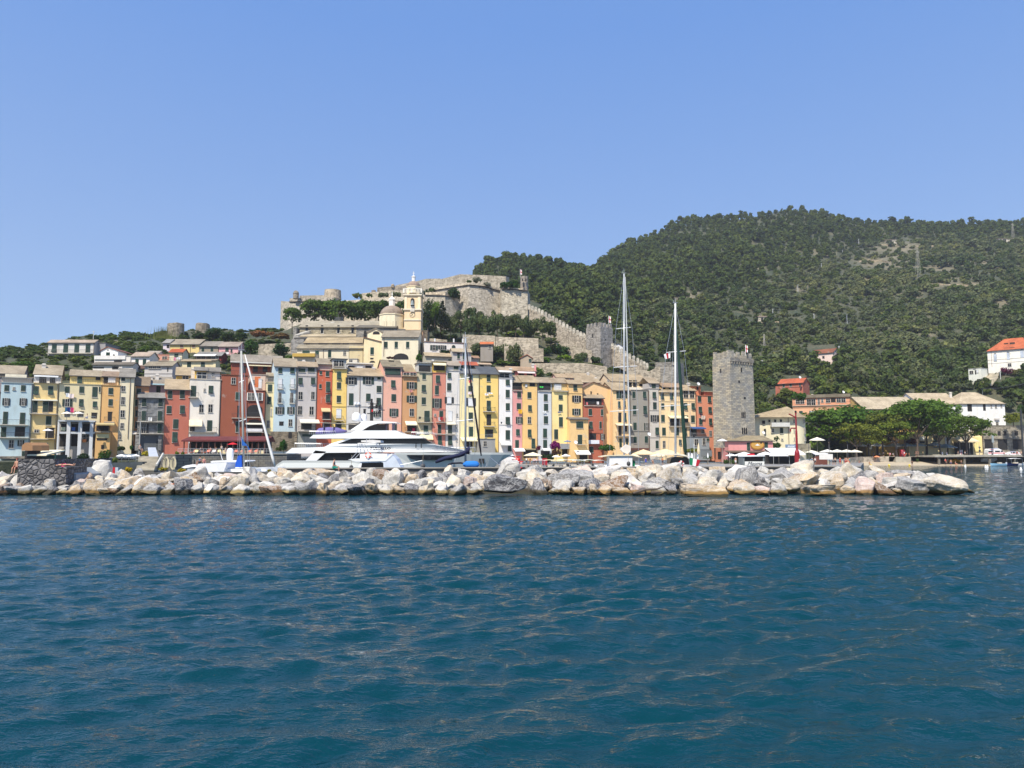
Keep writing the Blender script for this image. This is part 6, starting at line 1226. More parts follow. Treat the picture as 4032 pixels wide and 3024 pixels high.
for u in (212,435,672,878):
    p=W(*uvA(u,975),230.9)-og; MB().box(p.x-.55,p.x+.55,p.y-.1,p.y+.1,p.z,p.z+4.2*.98*(.27*228/FX*50)/1.0*.24+.0).box(p.x-.35,p.x+.35,p.y-.14,p.y+.1,p.z+.2,p.z+2.6,1).obj('window',['stone','glass'],ch,(196,190,178))
p=W(*uvA(1060,1015),226.4)-og; MB().prism([(p.x-.4,p.y-.1,p.z),(p.x+.4,p.y-.1,p.z),(p.x+.4,p.y-.1,p.z+1.5),(p.x,p.y-.1,p.z+1.9),(p.x-.4,p.y-.1,p.z+1.5)],(0,.3,0)).obj('tall_window','dark',ch)
# octagon, dome, lantern
c=W(*uvA(1447,860),232); R8=(1625-1268)*.27125*232/FX/2*1.02; zb=W(*uvA(1447,872),232).z-og.z; z1=W(*uvA(1447,690),232-R8).z-og.z; zd=W(*uvA(1447,566),232).z-og.z; cx,cy=c.x-og.x,c.y-og.y
dr=MB().lathe((cx,cy,0),[(R8,zb-2),(R8,z1),(R8*1.05,z1+.1),(R8*1.05,z1+.35)],8,0,R(22.5)).obj('drum','plaster',ch,(234,222,190))
dh=zd-z1-.35; dm=MB().lathe((cx,cy,0),[(R8*.95*math.cos(R(a))+.0,z1+.35+dh*math.sin(R(a))) for a in (0,12,25,38,50,62,72,79)],16,0,R(11.25)).obj('dome','rooftile',ch,(172,156,140))
rl=(1492-1400)*.27125*232/FX/2; zl=W(*uvA(1447,487),232).z-og.z; MB().lathe((cx,cy,0),[(rl,zd-1.0),(rl,zl),(rl*1.15,zl),(rl*1.15,zl+.2),(rl*.5,zl+.8),(.12,zl+1.2),(.22,zl+1.7),(.1,zl+2.3),(.03,zl+2.8)],8,0,R(22.5)).obj('lantern','plaster',dm,(236,232,222))
for a in (-112.5,-67.5,-22.5):
    n_=Vector((math.cos(R(a)),math.sin(R(a)),0)); u_=Vector((-n_.y,n_.x,0)); q=Vector((cx,cy,0))+n_*(R8*math.cos(R(22.5))+.05)+Vector((0,0,z1-4.2)); MB().prism([q-u_*.5,q+u_*.5,q+u_*.5+Vector((0,0,2.2)),q-u_*.5+Vector((0,0,2.2))],n_*.06).obj('window','dark',dr); MB().prism([q-u_*.7+Vector((0,0,-.4)),q+u_*.7+Vector((0,0,-.4)),q+u_*.7+Vector((0,0,-.1)),q-u_*.7+Vector((0,0,-.1))],n_*.35).obj('window_sill','plaster',dr,(190,188,170))
# bell tower
bt=thing('bell_tower','tall cream bell tower with a clock, an open bell arch and a small domed top','bell tower',W(1766,1300,230)); o2=Vector(bt.location)
def bx(nm,u0,u1,vt,vb,D,dep,col,mat='plaster'):
    a=W(*uvA(u0,vt),D)-o2; b_=W(*uvA(u1,vb),D)-o2; return MB().box(a.x,b_.x,a.y,a.y+dep,b_.z,a.z).obj(nm,mat,bt,col)
TC=(234,206,164); Tw=(1865-1632)*.27125*228/FX
sh=bx('shaft',1632,1865,412,1180,228,Tw,TC)
for v0,v1,e in ((402,420,.45),(612,632,.35),(766,782,.2)):
    a=W(*uvA(1632,v0),228)-o2; b_=W(*uvA(1865,v1),228)-o2; MB().box(a.x-e,b_.x+e,-2-e+(a.y+2),a.y+Tw+e,b_.z,a.z).obj('moulding','plaster',bt,(222,210,186))
a=W(*uvA(1632,610),228)-o2; b_=W(*uvA(1865,430),228)-o2
for x in (a.x,b_.x-.75): MB().box(x,x+.75,a.y-.14,a.y,a.z,b_.z).obj('pilaster','plaster',bt,(240,222,186))
x=W(*uvA(1748,570),228).x-o2.x; zb=W(*uvA(1748,575),228).z-o2.z; zt=W(*uvA(1748,458),228).z-o2.z; wd=.56*.27125*100*228/FX/2*.98
po=[(x-wd,a.y-.16,zb),(x+wd,a.y-.16,zb)]+[(x+wd*math.cos(math.pi*i/8),a.y-.16,zt-wd+wd*math.sin(math.pi*i/8)) for i in range(9)]
ar=MB().prism(po,(0,.2,0)).obj('bell_arch','dark',bt); MB().lathe((x,a.y-.5,zb+.25),[(.62,0),(.5,.3),(.38,.9),(.28,1.3),(.06,1.45)],12).obj('bell','concrete',ar,(150,160,160))
MB().box(x-wd*1.1,x+wd*1.1,a.y-.45,a.y,zb-.12,zb+.0).box(x-wd*1.1,x+wd*1.1,a.y-.5,a.y-.3,zb-.25,zb-.12).obj('sill','plaster',ar,(236,230,214))
bal=MB()
for k in range(7): xx=x-wd+k*wd/3; bal.box(xx-.06,xx+.06,a.y-.45,a.y-.35,zb-1.7,zb-.2)
bal.obj('balustrade','plaster',ar,(236,230,214))
zc=W(*uvA(1746,698),228).z-o2.z; xc=W(*uvA(1746,698),228).x-o2.x; rc=41*.27125*228/FX; yc_=a.y
clk=MB().prism([(xc+rc*1.1*math.cos(k*.2618),yc_-.06,zc+rc*1.1*math.sin(k*.2618)) for k in range(24)],(0,.1,0)).obj('clock_face','plaster',bt,(232,208,166)); m=MB()
for k in range(12):
    an=k*math.pi/6; ca,sa=math.cos(an),math.sin(an); p=lambda r_,s_:(xc+r_*ca-s_*sa,yc_-.1,zc+r_*sa+s_*ca); m.prism([p(rc*.72,-.07),p(rc*1.0,-.1),p(rc*1.0,.1),p(rc*.72,.07)],(0,.05,0))
for an,ln in ((R(122),.8),(R(212),.55)):
    ca,sa=math.cos(an),math.sin(an); p=lambda r_,s_:(xc+r_*ca-s_*sa,yc_-.12,zc+r_*sa+s_*ca); m.prism([p(-.15,-.05),p(rc*ln,-.04),p(rc*ln,.04),p(-.15,.05)],(0,.05,0))
m.obj('clock_hands_and_marks','iron',clk)
cx=W(*uvA(1760,300),230).x-o2.x; cy=a.y+Tw/2; f=lambda v: W(*uvA(1760,v),230).z-o2.z; r1=(1862-1660)*.27125*230/FX/2
m=MB(); z=f(402); n=14
for s_ in (0,1):
    for k in range(n): xx=a.x-.3+(Tw+.6)*k/(n-1); m.box(xx-.07,xx+.07,(a.y-.4) if s_==0 else a.y+Tw+.2,(a.y-.25) if s_==0 else a.y+Tw+.35,z,z+1.1)
m.box(a.x-.4,a.x+Tw+.4,a.y-.45,a.y-.2,z+1.1,z+1.3).box(a.x-.4,a.x-.15,a.y-.2,a.y+Tw+.3,z+1.1,z+1.3).box(a.x+Tw+.15,a.x+Tw+.4,a.y-.2,a.y+Tw+.3,z+1.1,z+1.3)
for k in (0,6,13): xx=a.x-.3+(Tw+.6)*k/(n-1); m.box(xx-.18,xx+.18,a.y-.46,a.y-.19,z,z+1.25)
m.obj('top_balustrade','plaster',bt,(240,234,220))
dr=MB().lathe((cx,cy,0),[(r1,f(405)),(r1,f(300)),(r1*1.08,f(296)),(r1*1.08,f(288))],8,0,R(22.5)).obj('octagonal_lantern','plaster',bt,(232,214,176))
for an in (-112.5,-67.5,-22.5):
    n_=Vector((math.cos(R(an)),math.sin(R(an)),0)); u_=Vector((-n_.y,n_.x,0)); q=Vector((cx,cy,f(345)))+n_*(r1*math.cos(R(22.5))+.04); MB().prism([q+u_*.42*math.cos(k*.7854)+Vector((0,0,.5*math.sin(k*.7854))) for k in range(8)],n_*.06).obj('round_window','dark',dr)
dh=f(205)-f(288); dm=MB().lathe((cx,cy,0),[(r1*.98*math.cos(R(t_)),f(288)+dh*math.sin(R(t_))) for t_ in (0,12,26,40,54,66,75)],16,0,R(11.25)).obj('dome','rooftile',bt,(170,150,134))
rl=27*.27125*230/FX; MB().lathe((cx,cy,0),[(rl,f(212)),(rl,f(150)),(rl*1.3,f(148)),(rl*1.3,f(140)),(rl*.6,f(130)),(.1,f(122)),(.05,f(60))],8).box(cx-.35,cx+.35,cy-.04,cy+.04,f(92),f(88)).obj('top_lantern_and_cross','plaster',dm,(238,236,230))
# priory houses
H('CA','long cream priory wing with a double stone roof in front of the church',70,1035,1185,1400,(218,204,172),'c 362 1220 52 100;c 545 1214 46 104;g 763 1225 40 56;g 970 1246 28 32;c 200 1212 100 42;p 458 1190 1340;p 830 1190 1340;q 828 1035 1150 1400 206,190,150 .1',D=208,roof=1140,rcol=(166,156,132),ext=4)
H('CA','upper attic of the priory wing with a strip of small windows under its roof',175,1020,1108,1140,(196,176,140),'d 230 1118 50 14;d 450 1118 130 14;d 640 1116 120 14;d 780 1114 90 14;d 980 1108 60 12',D=213,roof=1035,rcol=(190,172,136),ext=3)
H('CA','low cabin with a wavy yellow balcony left of the priory',5,330,1262,1400,(222,206,176),'q 5 328 1258 1304 190,156,70 1.2 paint balcony_front;c 205 1215 100 40 -.05',D=203,depth=4,ext=4)
H('CA','tall yellow priory gable wall with one green shutter',1040,1330,1100,1400,(230,210,158),'c 1162 1170 48 104;d 1158 1325 46 20;r 1165 1372 80 20',D=206,gable=(1042,1030),rcol=(150,110,84),ext=4)
H('CA','cream priory house with three green shutters and a wide low arch',1300,1832,1022,1390,(224,212,178),'c 1362 1090 48 88;c 1512 1090 46 88;c 1678 1090 46 88;r 1580 1258 220 90;p 1335 1025 1300',D=205,roof=936,rcol=(160,150,130),ext=4)
H('CA','small cream chapel gable with a half-moon window beside the dome',1095,1310,955,1080,(236,222,178),'r 1222 935 100 48',D=214,gable=(1218,898),rcol=(186,176,156),ext=4,depth=6)
H('CA','little white box building below the priory wing',822,945,1340,1390,(222,212,190),'g 852 1350 50 34',D=201,depth=3,ext=3)
H('CA','brown pier with a tiled cap right of the priory house',1842,1898,940,1320,(176,140,104),'',D=212,depth=4,ext=4)
for p,w_,h_,cl,ang,lab in LAUNDRY:
    o=MB().loft([[(x,-.02+.05*math.sin(x*9),0),(x,.02+.05*math.sin(x*9),0),(x,.02+.05*math.sin(x*9+1),-h_*(1 if i%2 else .9)),(x,-.02+.05*math.sin(x*9+1),-h_*(1 if i%2 else .9))] for i,x in enumerate([w_*(k/6-.5) for k in range(7)])]).obj('hanging_laundry','fabric',None,cl)
    o.location=p; o.rotation_euler=(0,0,ang); tag(o,lab,'laundry')
# ------------------------------------------------------------------ boats
def text_mesh(s, size, col, parent, loc, rot, nm='lettering', bold=0.0, shear=0.0, ext=.01):
    cu = bpy.data.curves.new('t', 'FONT'); cu.body = s; cu.size = size; cu.extrude = ext; cu.offset = bold; cu.shear = shear; cu.align_x = 'CENTER'; cu.align_y = 'CENTER'
    ob = bpy.data.objects.new('t', cu); COL.objects.link(ob); dg = bpy.context.evaluated_depsgraph_get(); me = bpy.data.meshes.new_from_object(ob.evaluated_get(dg)); bpy.data.objects.remove(ob)
    me.name = nm; me.materials.clear(); me.materials.append(M('paint')); o = mkobj(nm, me, parent, col, loc); o.rotation_euler = rot; return o
uvY = UV('Y')
def side_part(nm, par, og, D, poly, hw, mat, col, uvf=uvY, taper=None, cy=0.0, smooth=False, inset=0.0):
    P = [W(*uvf(u, v), D)-og for u, v in poly]; vs = []; n = len(P)
    for sgn in (-1, 1):
        for p in P:
            h = min(hw, taper(p.x)) if taper else hw
            vs.append((p.x, cy+sgn*h, p.z))
    fs = [tuple(range(n))[::-1], tuple(range(n, 2*n))]+[(i, (i+1) % n, n+(i+1) % n, n+i) for i in range(n)]
    return MB().add(vs, fs).obj(nm, mat, par, col)
def dense(poly, step=60):
    out = []
    for a, b in zip(poly, poly[1:]+poly[:1]):
        n = max(1, int(abs(b[0]-a[0])/step)); out += [(a[0]+(b[0]-a[0])*k/n, a[1]+(b[1]-a[1])*k/n) for k in range(n)]
    return out
YD = 127.0; y0_ = W(1077, 1850, YD)
yt = thing('motor_yacht', 'huge white three-deck motor yacht lying behind the breakwater', 'yacht', (y0_.x, YD+3.7, 0)); yo = Vector((y0_.x, YD, 0))
HX = W(2023, 1779, YD).x-yo.x
def beam(x): t = max(0, min(1, x/HX)); return max(.06, 3.7*(1-max(0, (t-.55)/.45)**2.2))
rings = []
for u, v, wf, zf in ((66, 742, .93, 0), (100, 700, .96, 0), (165, 660, 1, 0), (500, 660, 1, 0), (900, 660, 1, 0), (1290, 660, 1, 0), (1310, 577, 1, 0), (1600, 576, 1, 0), (1850, 576, 1, .2), (2100, 576, 1, .5), (2300, 577, 1, .9), (2440, 577, 1, 1.6), (2530, 577, 1, 2.4)):
    p = W(*uvY(u, v), YD)-yo; b = beam(p.x)*wf; t = p.x/HX; bl = b*(1-max(0, (t-.4))*1.15); bl = max(.03, bl); zk = -.6+zf*.9
    rings.append([(p.x, -b, p.z), (p.x-.1*zf, -b*.98, p.z-.35), (p.x-zf*.9, -max(bl, .04), max(.35, zk+.5)), (p.x-zf*1.2, 0, zk), (p.x-zf*.9, max(bl, .04), max(.35, zk+.5)), (p.x-.1*zf, b*.98, p.z-.35), (p.x, b, p.z)])
MB().loft(rings).obj('hull', 'gloss', yt, (216, 218, 212))
def yp(nm, poly, hw, mat='gloss', col=(238, 238, 236), tap=True, par=None): return side_part(nm, par or yt, yo, YD, dense(poly), hw, mat, col, uvY, beam if tap else None)
MK = yt
yp('main_deck_glass', [(505, 660), (590, 583), (980, 583), (1330, 583), (1330, 660)], 3.2, 'glass')
up = yp('upper_deck', [(190, 584), (262, 530), (590, 520), (650, 488), (1690, 488), (1800, 512), (2080, 556), (2085, 574), (1340, 574), (620, 580), (560, 586)], 3.72)
yp('buttress', [(398, 660), (500, 556), (612, 568), (512, 660)], 3.74)
yp('trim_stripe', [(1130, 570), (2082, 571), (2082, 575), (1130, 574)], 3.76, 'paint', (60, 30, 34))
bw = yp('bow_window', [(1433, 602), (1900, 602), (1900, 655), (1540, 655), (1478, 642)], 3.73, 'glass')
b2 = yp('upper_glass', [(640, 490), (760, 462), (850, 436), (1590, 430), (1640, 450), (1700, 490)], 2.95, 'glass')
yp('wing_screen', [(630, 490), (840, 426), (980, 414), (1010, 422), (860, 436), (700, 490)], 3.0)
sd_ = yp('sun_deck', [(430, 430), (472, 393), (860, 372), (905, 350), (1320, 350), (1385, 383), (1560, 408), (1605, 430), (1300, 433), (860, 433)], 3.25)
yp('rail_band', [(470, 391), (860, 370), (860, 374), (470, 396)], 3.28, 'metal', (255, 255, 255), par=sd_)
ht = yp('hard_top', [(840, 346), (962, 262), (930, 250), (1150, 252), (1322, 262), (1320, 270), (1120, 276), (1040, 300), (960, 347)], 2.4)
yp('helm_screen', [(1040, 348), (1075, 318), (1110, 302), (1128, 318), (1118, 348)], 1.2, 'gloss', (220, 222, 224))
yp('dark_console', [(930, 350), (1010, 300), (1200, 280), (1195, 350)], 1.6, 'dark')
yp('bimini_shade', [(515, 262), (880, 280), (880, 285), (515, 266)], 1.6, 'fabric', (190, 180, 160))
for u in (523, 910): yp('pole', [(u, 170 if u > 600 else 264), (u+4, 170 if u > 600 else 264), (u+4, 390), (u, 390)], .05, 'metal')
for u in (1197, 1262): yp('post', [(u, 268), (u+5, 268), (u+5, 350), (u, 350)], 1.4, 'paint', (90, 80, 120))
for u, vt, vb, r_ in ((880, 155, 252, 47), (945, 165, 252, 30)):
    p = W(*uvY(u, vb), YD)-yo; z2 = (W(*uvY(u, vt), YD)-yo).z; r = r_*.38427*YD/FX; h = z2-p.z
    MB().lathe((p.x, .6 if u > 900 else -.6, p.z), [(r*.9, 0), (r, h*.25), (r, h*.62)]+[(r*math.cos(R(a)), h*.62+h*.38*math.sin(R(a))) for a in (20, 40, 60, 80)], 18).obj('radome', 'gloss', ht, (240, 240, 242), True)
p = lambda u, v: W(*uvY(u, v), YD)-yo
m = MB(); a, b = p(1022, 50), p(1048, 242); m.box(a.x, b.x, -.25, .25, b.z, a.z)
for u0, u1, v, t_ in ((1000, 1105, 62, 3), (995, 1135, 104, 5), (1080, 1170, 126, 4), (990, 1130, 162, 5), (1010, 1120, 88, 3)):
    a, b = p(u0, v), p(u1, v+t_+3); m.box(a.x, b.x, -.3, .3, b.z, a.z)
for u, v in ((1095, 46), (1120, 96), (1085, 92), (1120, 142), (1035, 30)):
    a = p(u, v); m.box(a.x-.15, a.x+.15, -.15, .15, a.z-.35, a.z+.3)
m.obj('radar_mast', 'dark', ht); a, b = p(1038, 124), p(1050, 150); MB().box(a.x, b.x, -.35, -.26, b.z, a.z).obj('mast_flag', 'paint', ht, (200, 40, 40))
c = p(1166, 533); text_mesh('RUSCELLO', .54, (34, 32, 36), up, (c.x, -3.74, c.z-.05), (math.pi/2, 0, 0), bold=.02).scale = (1.3, 1, 1)
for u0, u1, v in ((280, 560, 516), (430, 700, 392), (1700, 2120, 556), (1480, 1700, 402)):
    a, b = p(u0, v), p(u1, v); hh = .55; rl = MB(); n = 12
    for k in range(n+1):
        x = a.x+(b.x-a.x)*k/n; z = a.z+(b.z-a.z)*k/n; hw = min(3.3, beam(x)-.1)
        for s_ in (-1, 1): rl.box(x-.02, x+.02, s_*hw-.02, s_*hw+.02, z, z+hh)
    ha, hb = min(3.3, beam(a.x)-.1), min(3.3, beam(b.x)-.1); rl.tube([(b.x, -hb, b.z+hh), (a.x, -ha, a.z+hh), (a.x, ha, a.z+hh), (b.x, hb, b.z+hh)], .03, 4).obj('guard_rail', 'metal', yt)
for u in (1530, 1585): a, b = p(u-4, 488), p(u+4, 530); MB().box(a.x, b.x, -3.85, -3.7, b.z, a.z).obj('dark_vent', 'dark', up)
a, b = p(2170, 640), p(2225, 690); MB().box(a.x, b.x, -beam(a.x)*.78-.1, -beam(b.x)*.6+.3, b.z, a.z).obj('anchor_pocket', 'dark', yt)
for ch_ in list(yt.children): ch_.location.y = -.02
td = thing('tender_boat', 'yacht tender wrapped in a purple-blue cover on the rear sun deck', 'tender', W(*uvY(670, 392), YD+2.5)); to = Vector(td.location); r_ = []
for u, vt_, vb_, hw in ((505, 360, 388, .3), (540, 328, 392, .8), (640, 318, 392, 1.0), (730, 322, 388, 1.0), (790, 342, 376, .7), (822, 350, 366, .15)):
    a, b = W(*uvY(u, vt_), YD+2.5)-to, W(*uvY(u, vb_), YD+2.5)-to; mz = (a.z+b.z)/2; r_.append([(a.x, -hw*.4, a.z), (a.x, -hw, mz), (a.x, -hw*.6, b.z), (a.x, hw*.6, b.z), (a.x, hw, mz), (a.x, hw*.4, a.z)])
MB().loft(r_).obj('cover', 'fabric', td, (112, 104, 158), True)
for u in (600, 700): a = W(*uvY(u, 318), YD+2.5)-to; MB().box(a.x-.06, a.x+.06, -1.04, 1.04, -.1, a.z+.03).obj('strap', 'fabric', td, (60, 56, 90))
for u, v, r_, lab in ((867, 727, 20, 'small black ball fender left of the white boat tent at the yacht side'), (1600, 718, 27, 'large black ball fender between the yacht and the navy boom cover')):
    q = W(*uvY(u, v), 122); t = thing('ball_fender', lab, 'fender', q); rr = r_*.384*122/FX; MB().ell((0, 0, 0), rr, rr, rr*1.1).obj('ball', 'iron', t, (20, 20, 22), True); MB().tube([(0, 0, rr), (0, 0.3, rr+1.6)], .03).obj('rope', 'fabric', t, (150, 140, 120))
def hull_mesh(L, Bm, fr_, deck=True):
    rings = []
    for k in range(9):
        t = k/8; x = -L/2+L*t; b = Bm/2*(1-max(0, (t-.45)/.55)**2.3)*(.85 if k == 0 else 1); b = max(b, .03); sh = fr_*(1+.35*max(0, t-.4)); kz = -.4+.55*max(0, (t-.8)/.2)
        rings.append([(x, -b, sh), (x-.1*t, -b*.75, .12), (x, 0, kz), (x-.1*t, b*.75, .12), (x, b, sh), (x, b*.86, sh-.04), (x, -b*.86, sh-.04)])
    return MB().loft(rings)
def small_boat(label, px, D, L=5.5, hc=(232, 232, 230), top='bimini', tc=(232, 226, 208), ang=0.0, z=0.0, name='motor_boat', seat=(200, 190, 170), cat='boat', ww=None):
    q = W(px, 1830, D); t = thing(name, label, cat, (q.x, D, z), ang); Bm = L*.36
    hull_mesh(L, Bm, .62).obj('hull', 'gloss', t, hc); MB().box(-L*.42, L*.1, -Bm*.33, Bm*.33, .3, .66).box(-L*.2, L*.0, -Bm*.3, Bm*.3, .6, .95).obj('seat', 'fabric', t, seat)
    if top != 'open':
        T = Matrix.Rotation(R(-25), 4, 'Y'); MB().box(-.02, .02, -Bm*.38, Bm*.38, 0, .55, 0, Matrix.Translation((L*.14, 0, .62)) @ T).obj('windscreen', 'glass', t)
    if top == 'bimini':
        c = MB().loft([[(-L*.36+L*.52*k/6, -Bm*.46, 1.86+.1*math.sin(math.pi*k/6)), (-L*.36+L*.52*k/6, 0, 1.96+.1*math.sin(math.pi*k/6)), (-L*.36+L*.52*k/6, Bm*.46, 1.86+.1*math.sin(math.pi*k/6)), (-L*.36+L*.52*k/6, 0, 1.9+.1*math.sin(math.pi*k/6))] for k in range(7)]).obj('canopy', 'fabric', t, tc)
        pm = MB()
        for x in (-L*.34, L*.12):
            for y in (-Bm*.42, Bm*.42): pm.tube([(x, y, .5), (x, y, 1.88)], .03, 4)
        pm.obj('canopy_frame', 'metal', t)
    elif top == 'cover': MB().loft([[(x, -Bm*.48*f, .6), (x, -Bm*.3*f, .95), (x, Bm*.3*f, .95), (x, Bm*.48*f, .6)] for x, f in ((-L*.48, .9), (-L*.2, 1), (L*.2, .95), (L*.46, .2))]).obj('cover', 'fabric', t, tc)
    MB().box(-L*.5-.28, -L*.5, -.16, .16, .35, .95).box(-L*.5-.2, -L*.5-.08, -.06, .06, -.2, .4).obj('outboard_motor', 'gloss', t, (30, 30, 34) if hc[0] > 200 else (220, 220, 220))
    return t
for px, D, L, hc, tp, tc, an, lab in [
    (2130, 153, 4.8, (225, 225, 225), 'bimini', (226, 190, 184), 0.1, 'small boat with a pinkish canopy left of the red board'), (2172, 156, 4.6, (232, 228, 220), 'bimini', (226, 208, 170), 0.2, 'small boat with a cream framed canopy right of the red board'),
    (2203, 148, 4.6, (226, 226, 226), 'bimini', (232, 220, 180), -.2, 'small boat with a big windscreen and yellowish canopy'), (2225, 160, 5.2, (236, 234, 230), 'bimini', (236, 230, 216), .3, 'small boat with a rounded cream canopy below the folded parasols'),
    (2265, 161, 5.0, (232, 232, 232), 'bimini', (238, 226, 196), .1, 'small boat with a beige canopy left of the palm plants'), (2290, 152, 5.0, (236, 236, 234), 'bimini', (238, 234, 222), -.1, 'small boat with a flat white canopy in front of the beige awning'),
    (2325, 160, 4.8, (228, 228, 226), 'bimini', (228, 220, 200), .2, 'small boat with pink cushions and a pale canopy below the brick red house'), (2362, 150, 4.6, (226, 226, 226), 'bimini', (230, 224, 204), .5, 'small boat with a narrow canopy left of the white boat tent'),
    (3078, 138, 5.6, (200, 204, 208), 'cover', (34, 50, 120), 0.02, 'small boat under a long navy blue cover left of the tall red beacon'),
    (3930, 206, 4.0, (140, 186, 214), 'open', 0, 3.1, 'light blue and white dinghy moored at the end of the jetty deck'), (3985, 208, 6.4, (24, 42, 96), 'bimini', (226, 226, 222), 3.14, 'dark blue boat with a white roof moored at the right edge'),
    (4025, 207, 4.2, (222, 222, 222), 'open', 0, 2.6, 'white rowing boat lying beside the dark blue boat at the right edge')]:
    small_boat(lab, px, D, L, hc, tp, tc or (230, 230, 230), an)
t = small_boat('slim white-hulled skiff stored under the jetty deck', 3895, 219, 4.6, (226, 226, 228), 'open', 0, 0, 1.35); t = small_boat('yellow kayak lying in the dark shelter under the jetty deck', 3765, 219.5, 4.4, (196, 152, 40), 'open', 0, 0, .9, 'kayak', (190, 150, 40), 'kayak')
# fly-bridge fishing boat with white tent
fb = thing('fishing_boat', 'white fly-bridge boat with an orange lifebuoy and a white tent in front of the yacht', 'boat', (W(1450, 1840, 96).x, 96, 0)); fo_ = Vector(fb.location)
def fp(nm, poly, hw, mat='gloss', col=(232, 234, 236), par=None): return side_part(nm, par or fb, fo_, 96, poly, hw, mat, col)
q = W(1450, 1840, 96); hm = hull_mesh(11.5, 3.4, 1.0); hm.obj('hull', 'gloss', fb, (228, 230, 232))
cb = fp('cabin', [(945, 752), (985, 672), (1240, 665), (1300, 752)], 1.4); fp('cabin_glass', [(985, 750), (1000, 682), (1215, 676), (1222, 750)], 1.43, 'glass', par=cb); fp('roof', [(862, 648), (930, 638), (1245, 634), (1300, 590), (1310, 600), (1240, 664), (940, 668)], 1.55)
fp('boat_tent', [(1166, 662), (1296, 588), (1345, 640), (1400, 740), (1220, 745), (1215, 680)], 1.5, 'fabric', (206, 214, 224))
fr_ = MB()
for u0, v0, u1, v1 in ((950, 485, 945, 575), (965, 485, 985, 575), (1135, 485, 1175, 580), (985, 485, 1030, 580), (950, 485, 1140, 483), (945, 540, 1180, 540), (945, 575, 880, 645), (1140, 485, 1190, 560), (1040, 430, 1040, 485)):
    a, b = W(*uvY(u0, v0), 96)-fo_, W(*uvY(u1, v1), 96)-fo_
    for y in (-1.1, 1.1): fr_.tube([(a.x, y, a.z), (b.x, y, b.z)], .035, 5)
a, b = W(*uvY(950, 485), 96)-fo_, W(*uvY(1140, 483), 96)-fo_; fr_.tube([(a.x, -1.1, a.z), (a.x, 1.1, a.z)], .035, 5).tube([(b.x, -1.1, b.z), (b.x, 1.1, b.z)], .035, 5); fr_.obj('fly_bridge_frame', 'metal', fb); fp('rolled_canopy', [(985, 455), (1100, 448), (1180, 455), (1185, 475), (1090, 478), (985, 470)], 1.1, 'fabric', (226, 222, 216)); fp('fly_bridge_wrap', [(975, 590), (1080, 584), (1250, 590), (1250, 632), (975, 636)], 1.2, 'fabric', (222, 222, 222))
rl = MB(); pr = [(1300, 745), (1330, 712), (1450, 690), (1590, 660)]; pw_ = [W(*uvY(*c_), 96)-fo_ for c_ in pr]
for y in (-.9, .3): rl.tube([(c_.x, y, c_.z) for c_ in pw_], .03, 5)
for c_ in pw_[1:]: rl.tube([(c_.x, -.9, c_.z), (c_.x, -.9, c_.z-1.6)], .025, 4)
rl.obj('bow_rail', 'metal', fb); fp('foredeck', [(1290, 748), (1420, 725), (1590, 728), (1600, 760), (1290, 762)], 1.0)
def ring(nm, label, c, r, col, rt=.13):
    t = thing(nm, label, 'lifebuoy', c); m = MB(); n = 20; rings = [[((r+rt*r*1.6*math.cos(b*math.pi/4))*math.cos(a*2*math.pi/n), rt*r*1.6*math.sin(b*math.pi/4), (r+rt*r*1.6*math.cos(b*math.pi/4))*math.sin(a*2*math.pi/n)) for b in range(8)] for a in range(n+1)]
    m.loft(rings, 0, False).obj('ring', 'paint', t, col, True); b = MB()
    for a in (0, 90, 180, 270): ca, sa = math.cos(R(a)), math.sin(R(a)); b.box(r*ca-.09, r*ca+.09, -rt*r*1.8, rt*r*1.8, r*sa-.09, r*sa+.09)
    b.obj('band', 'fabric', t, (230, 226, 220)); return t
ring('lifebuoy', 'orange lifebuoy hanging on the fly bridge of the white boat in front of the yacht', W(*uvY(1040, 604), 94.4), .33, (232, 84, 40)); ring('lifebuoy', 'red lifebuoy on the sailing boat under the second tallest mast', W(2682, 1825, 100), .3, (206, 40, 34))
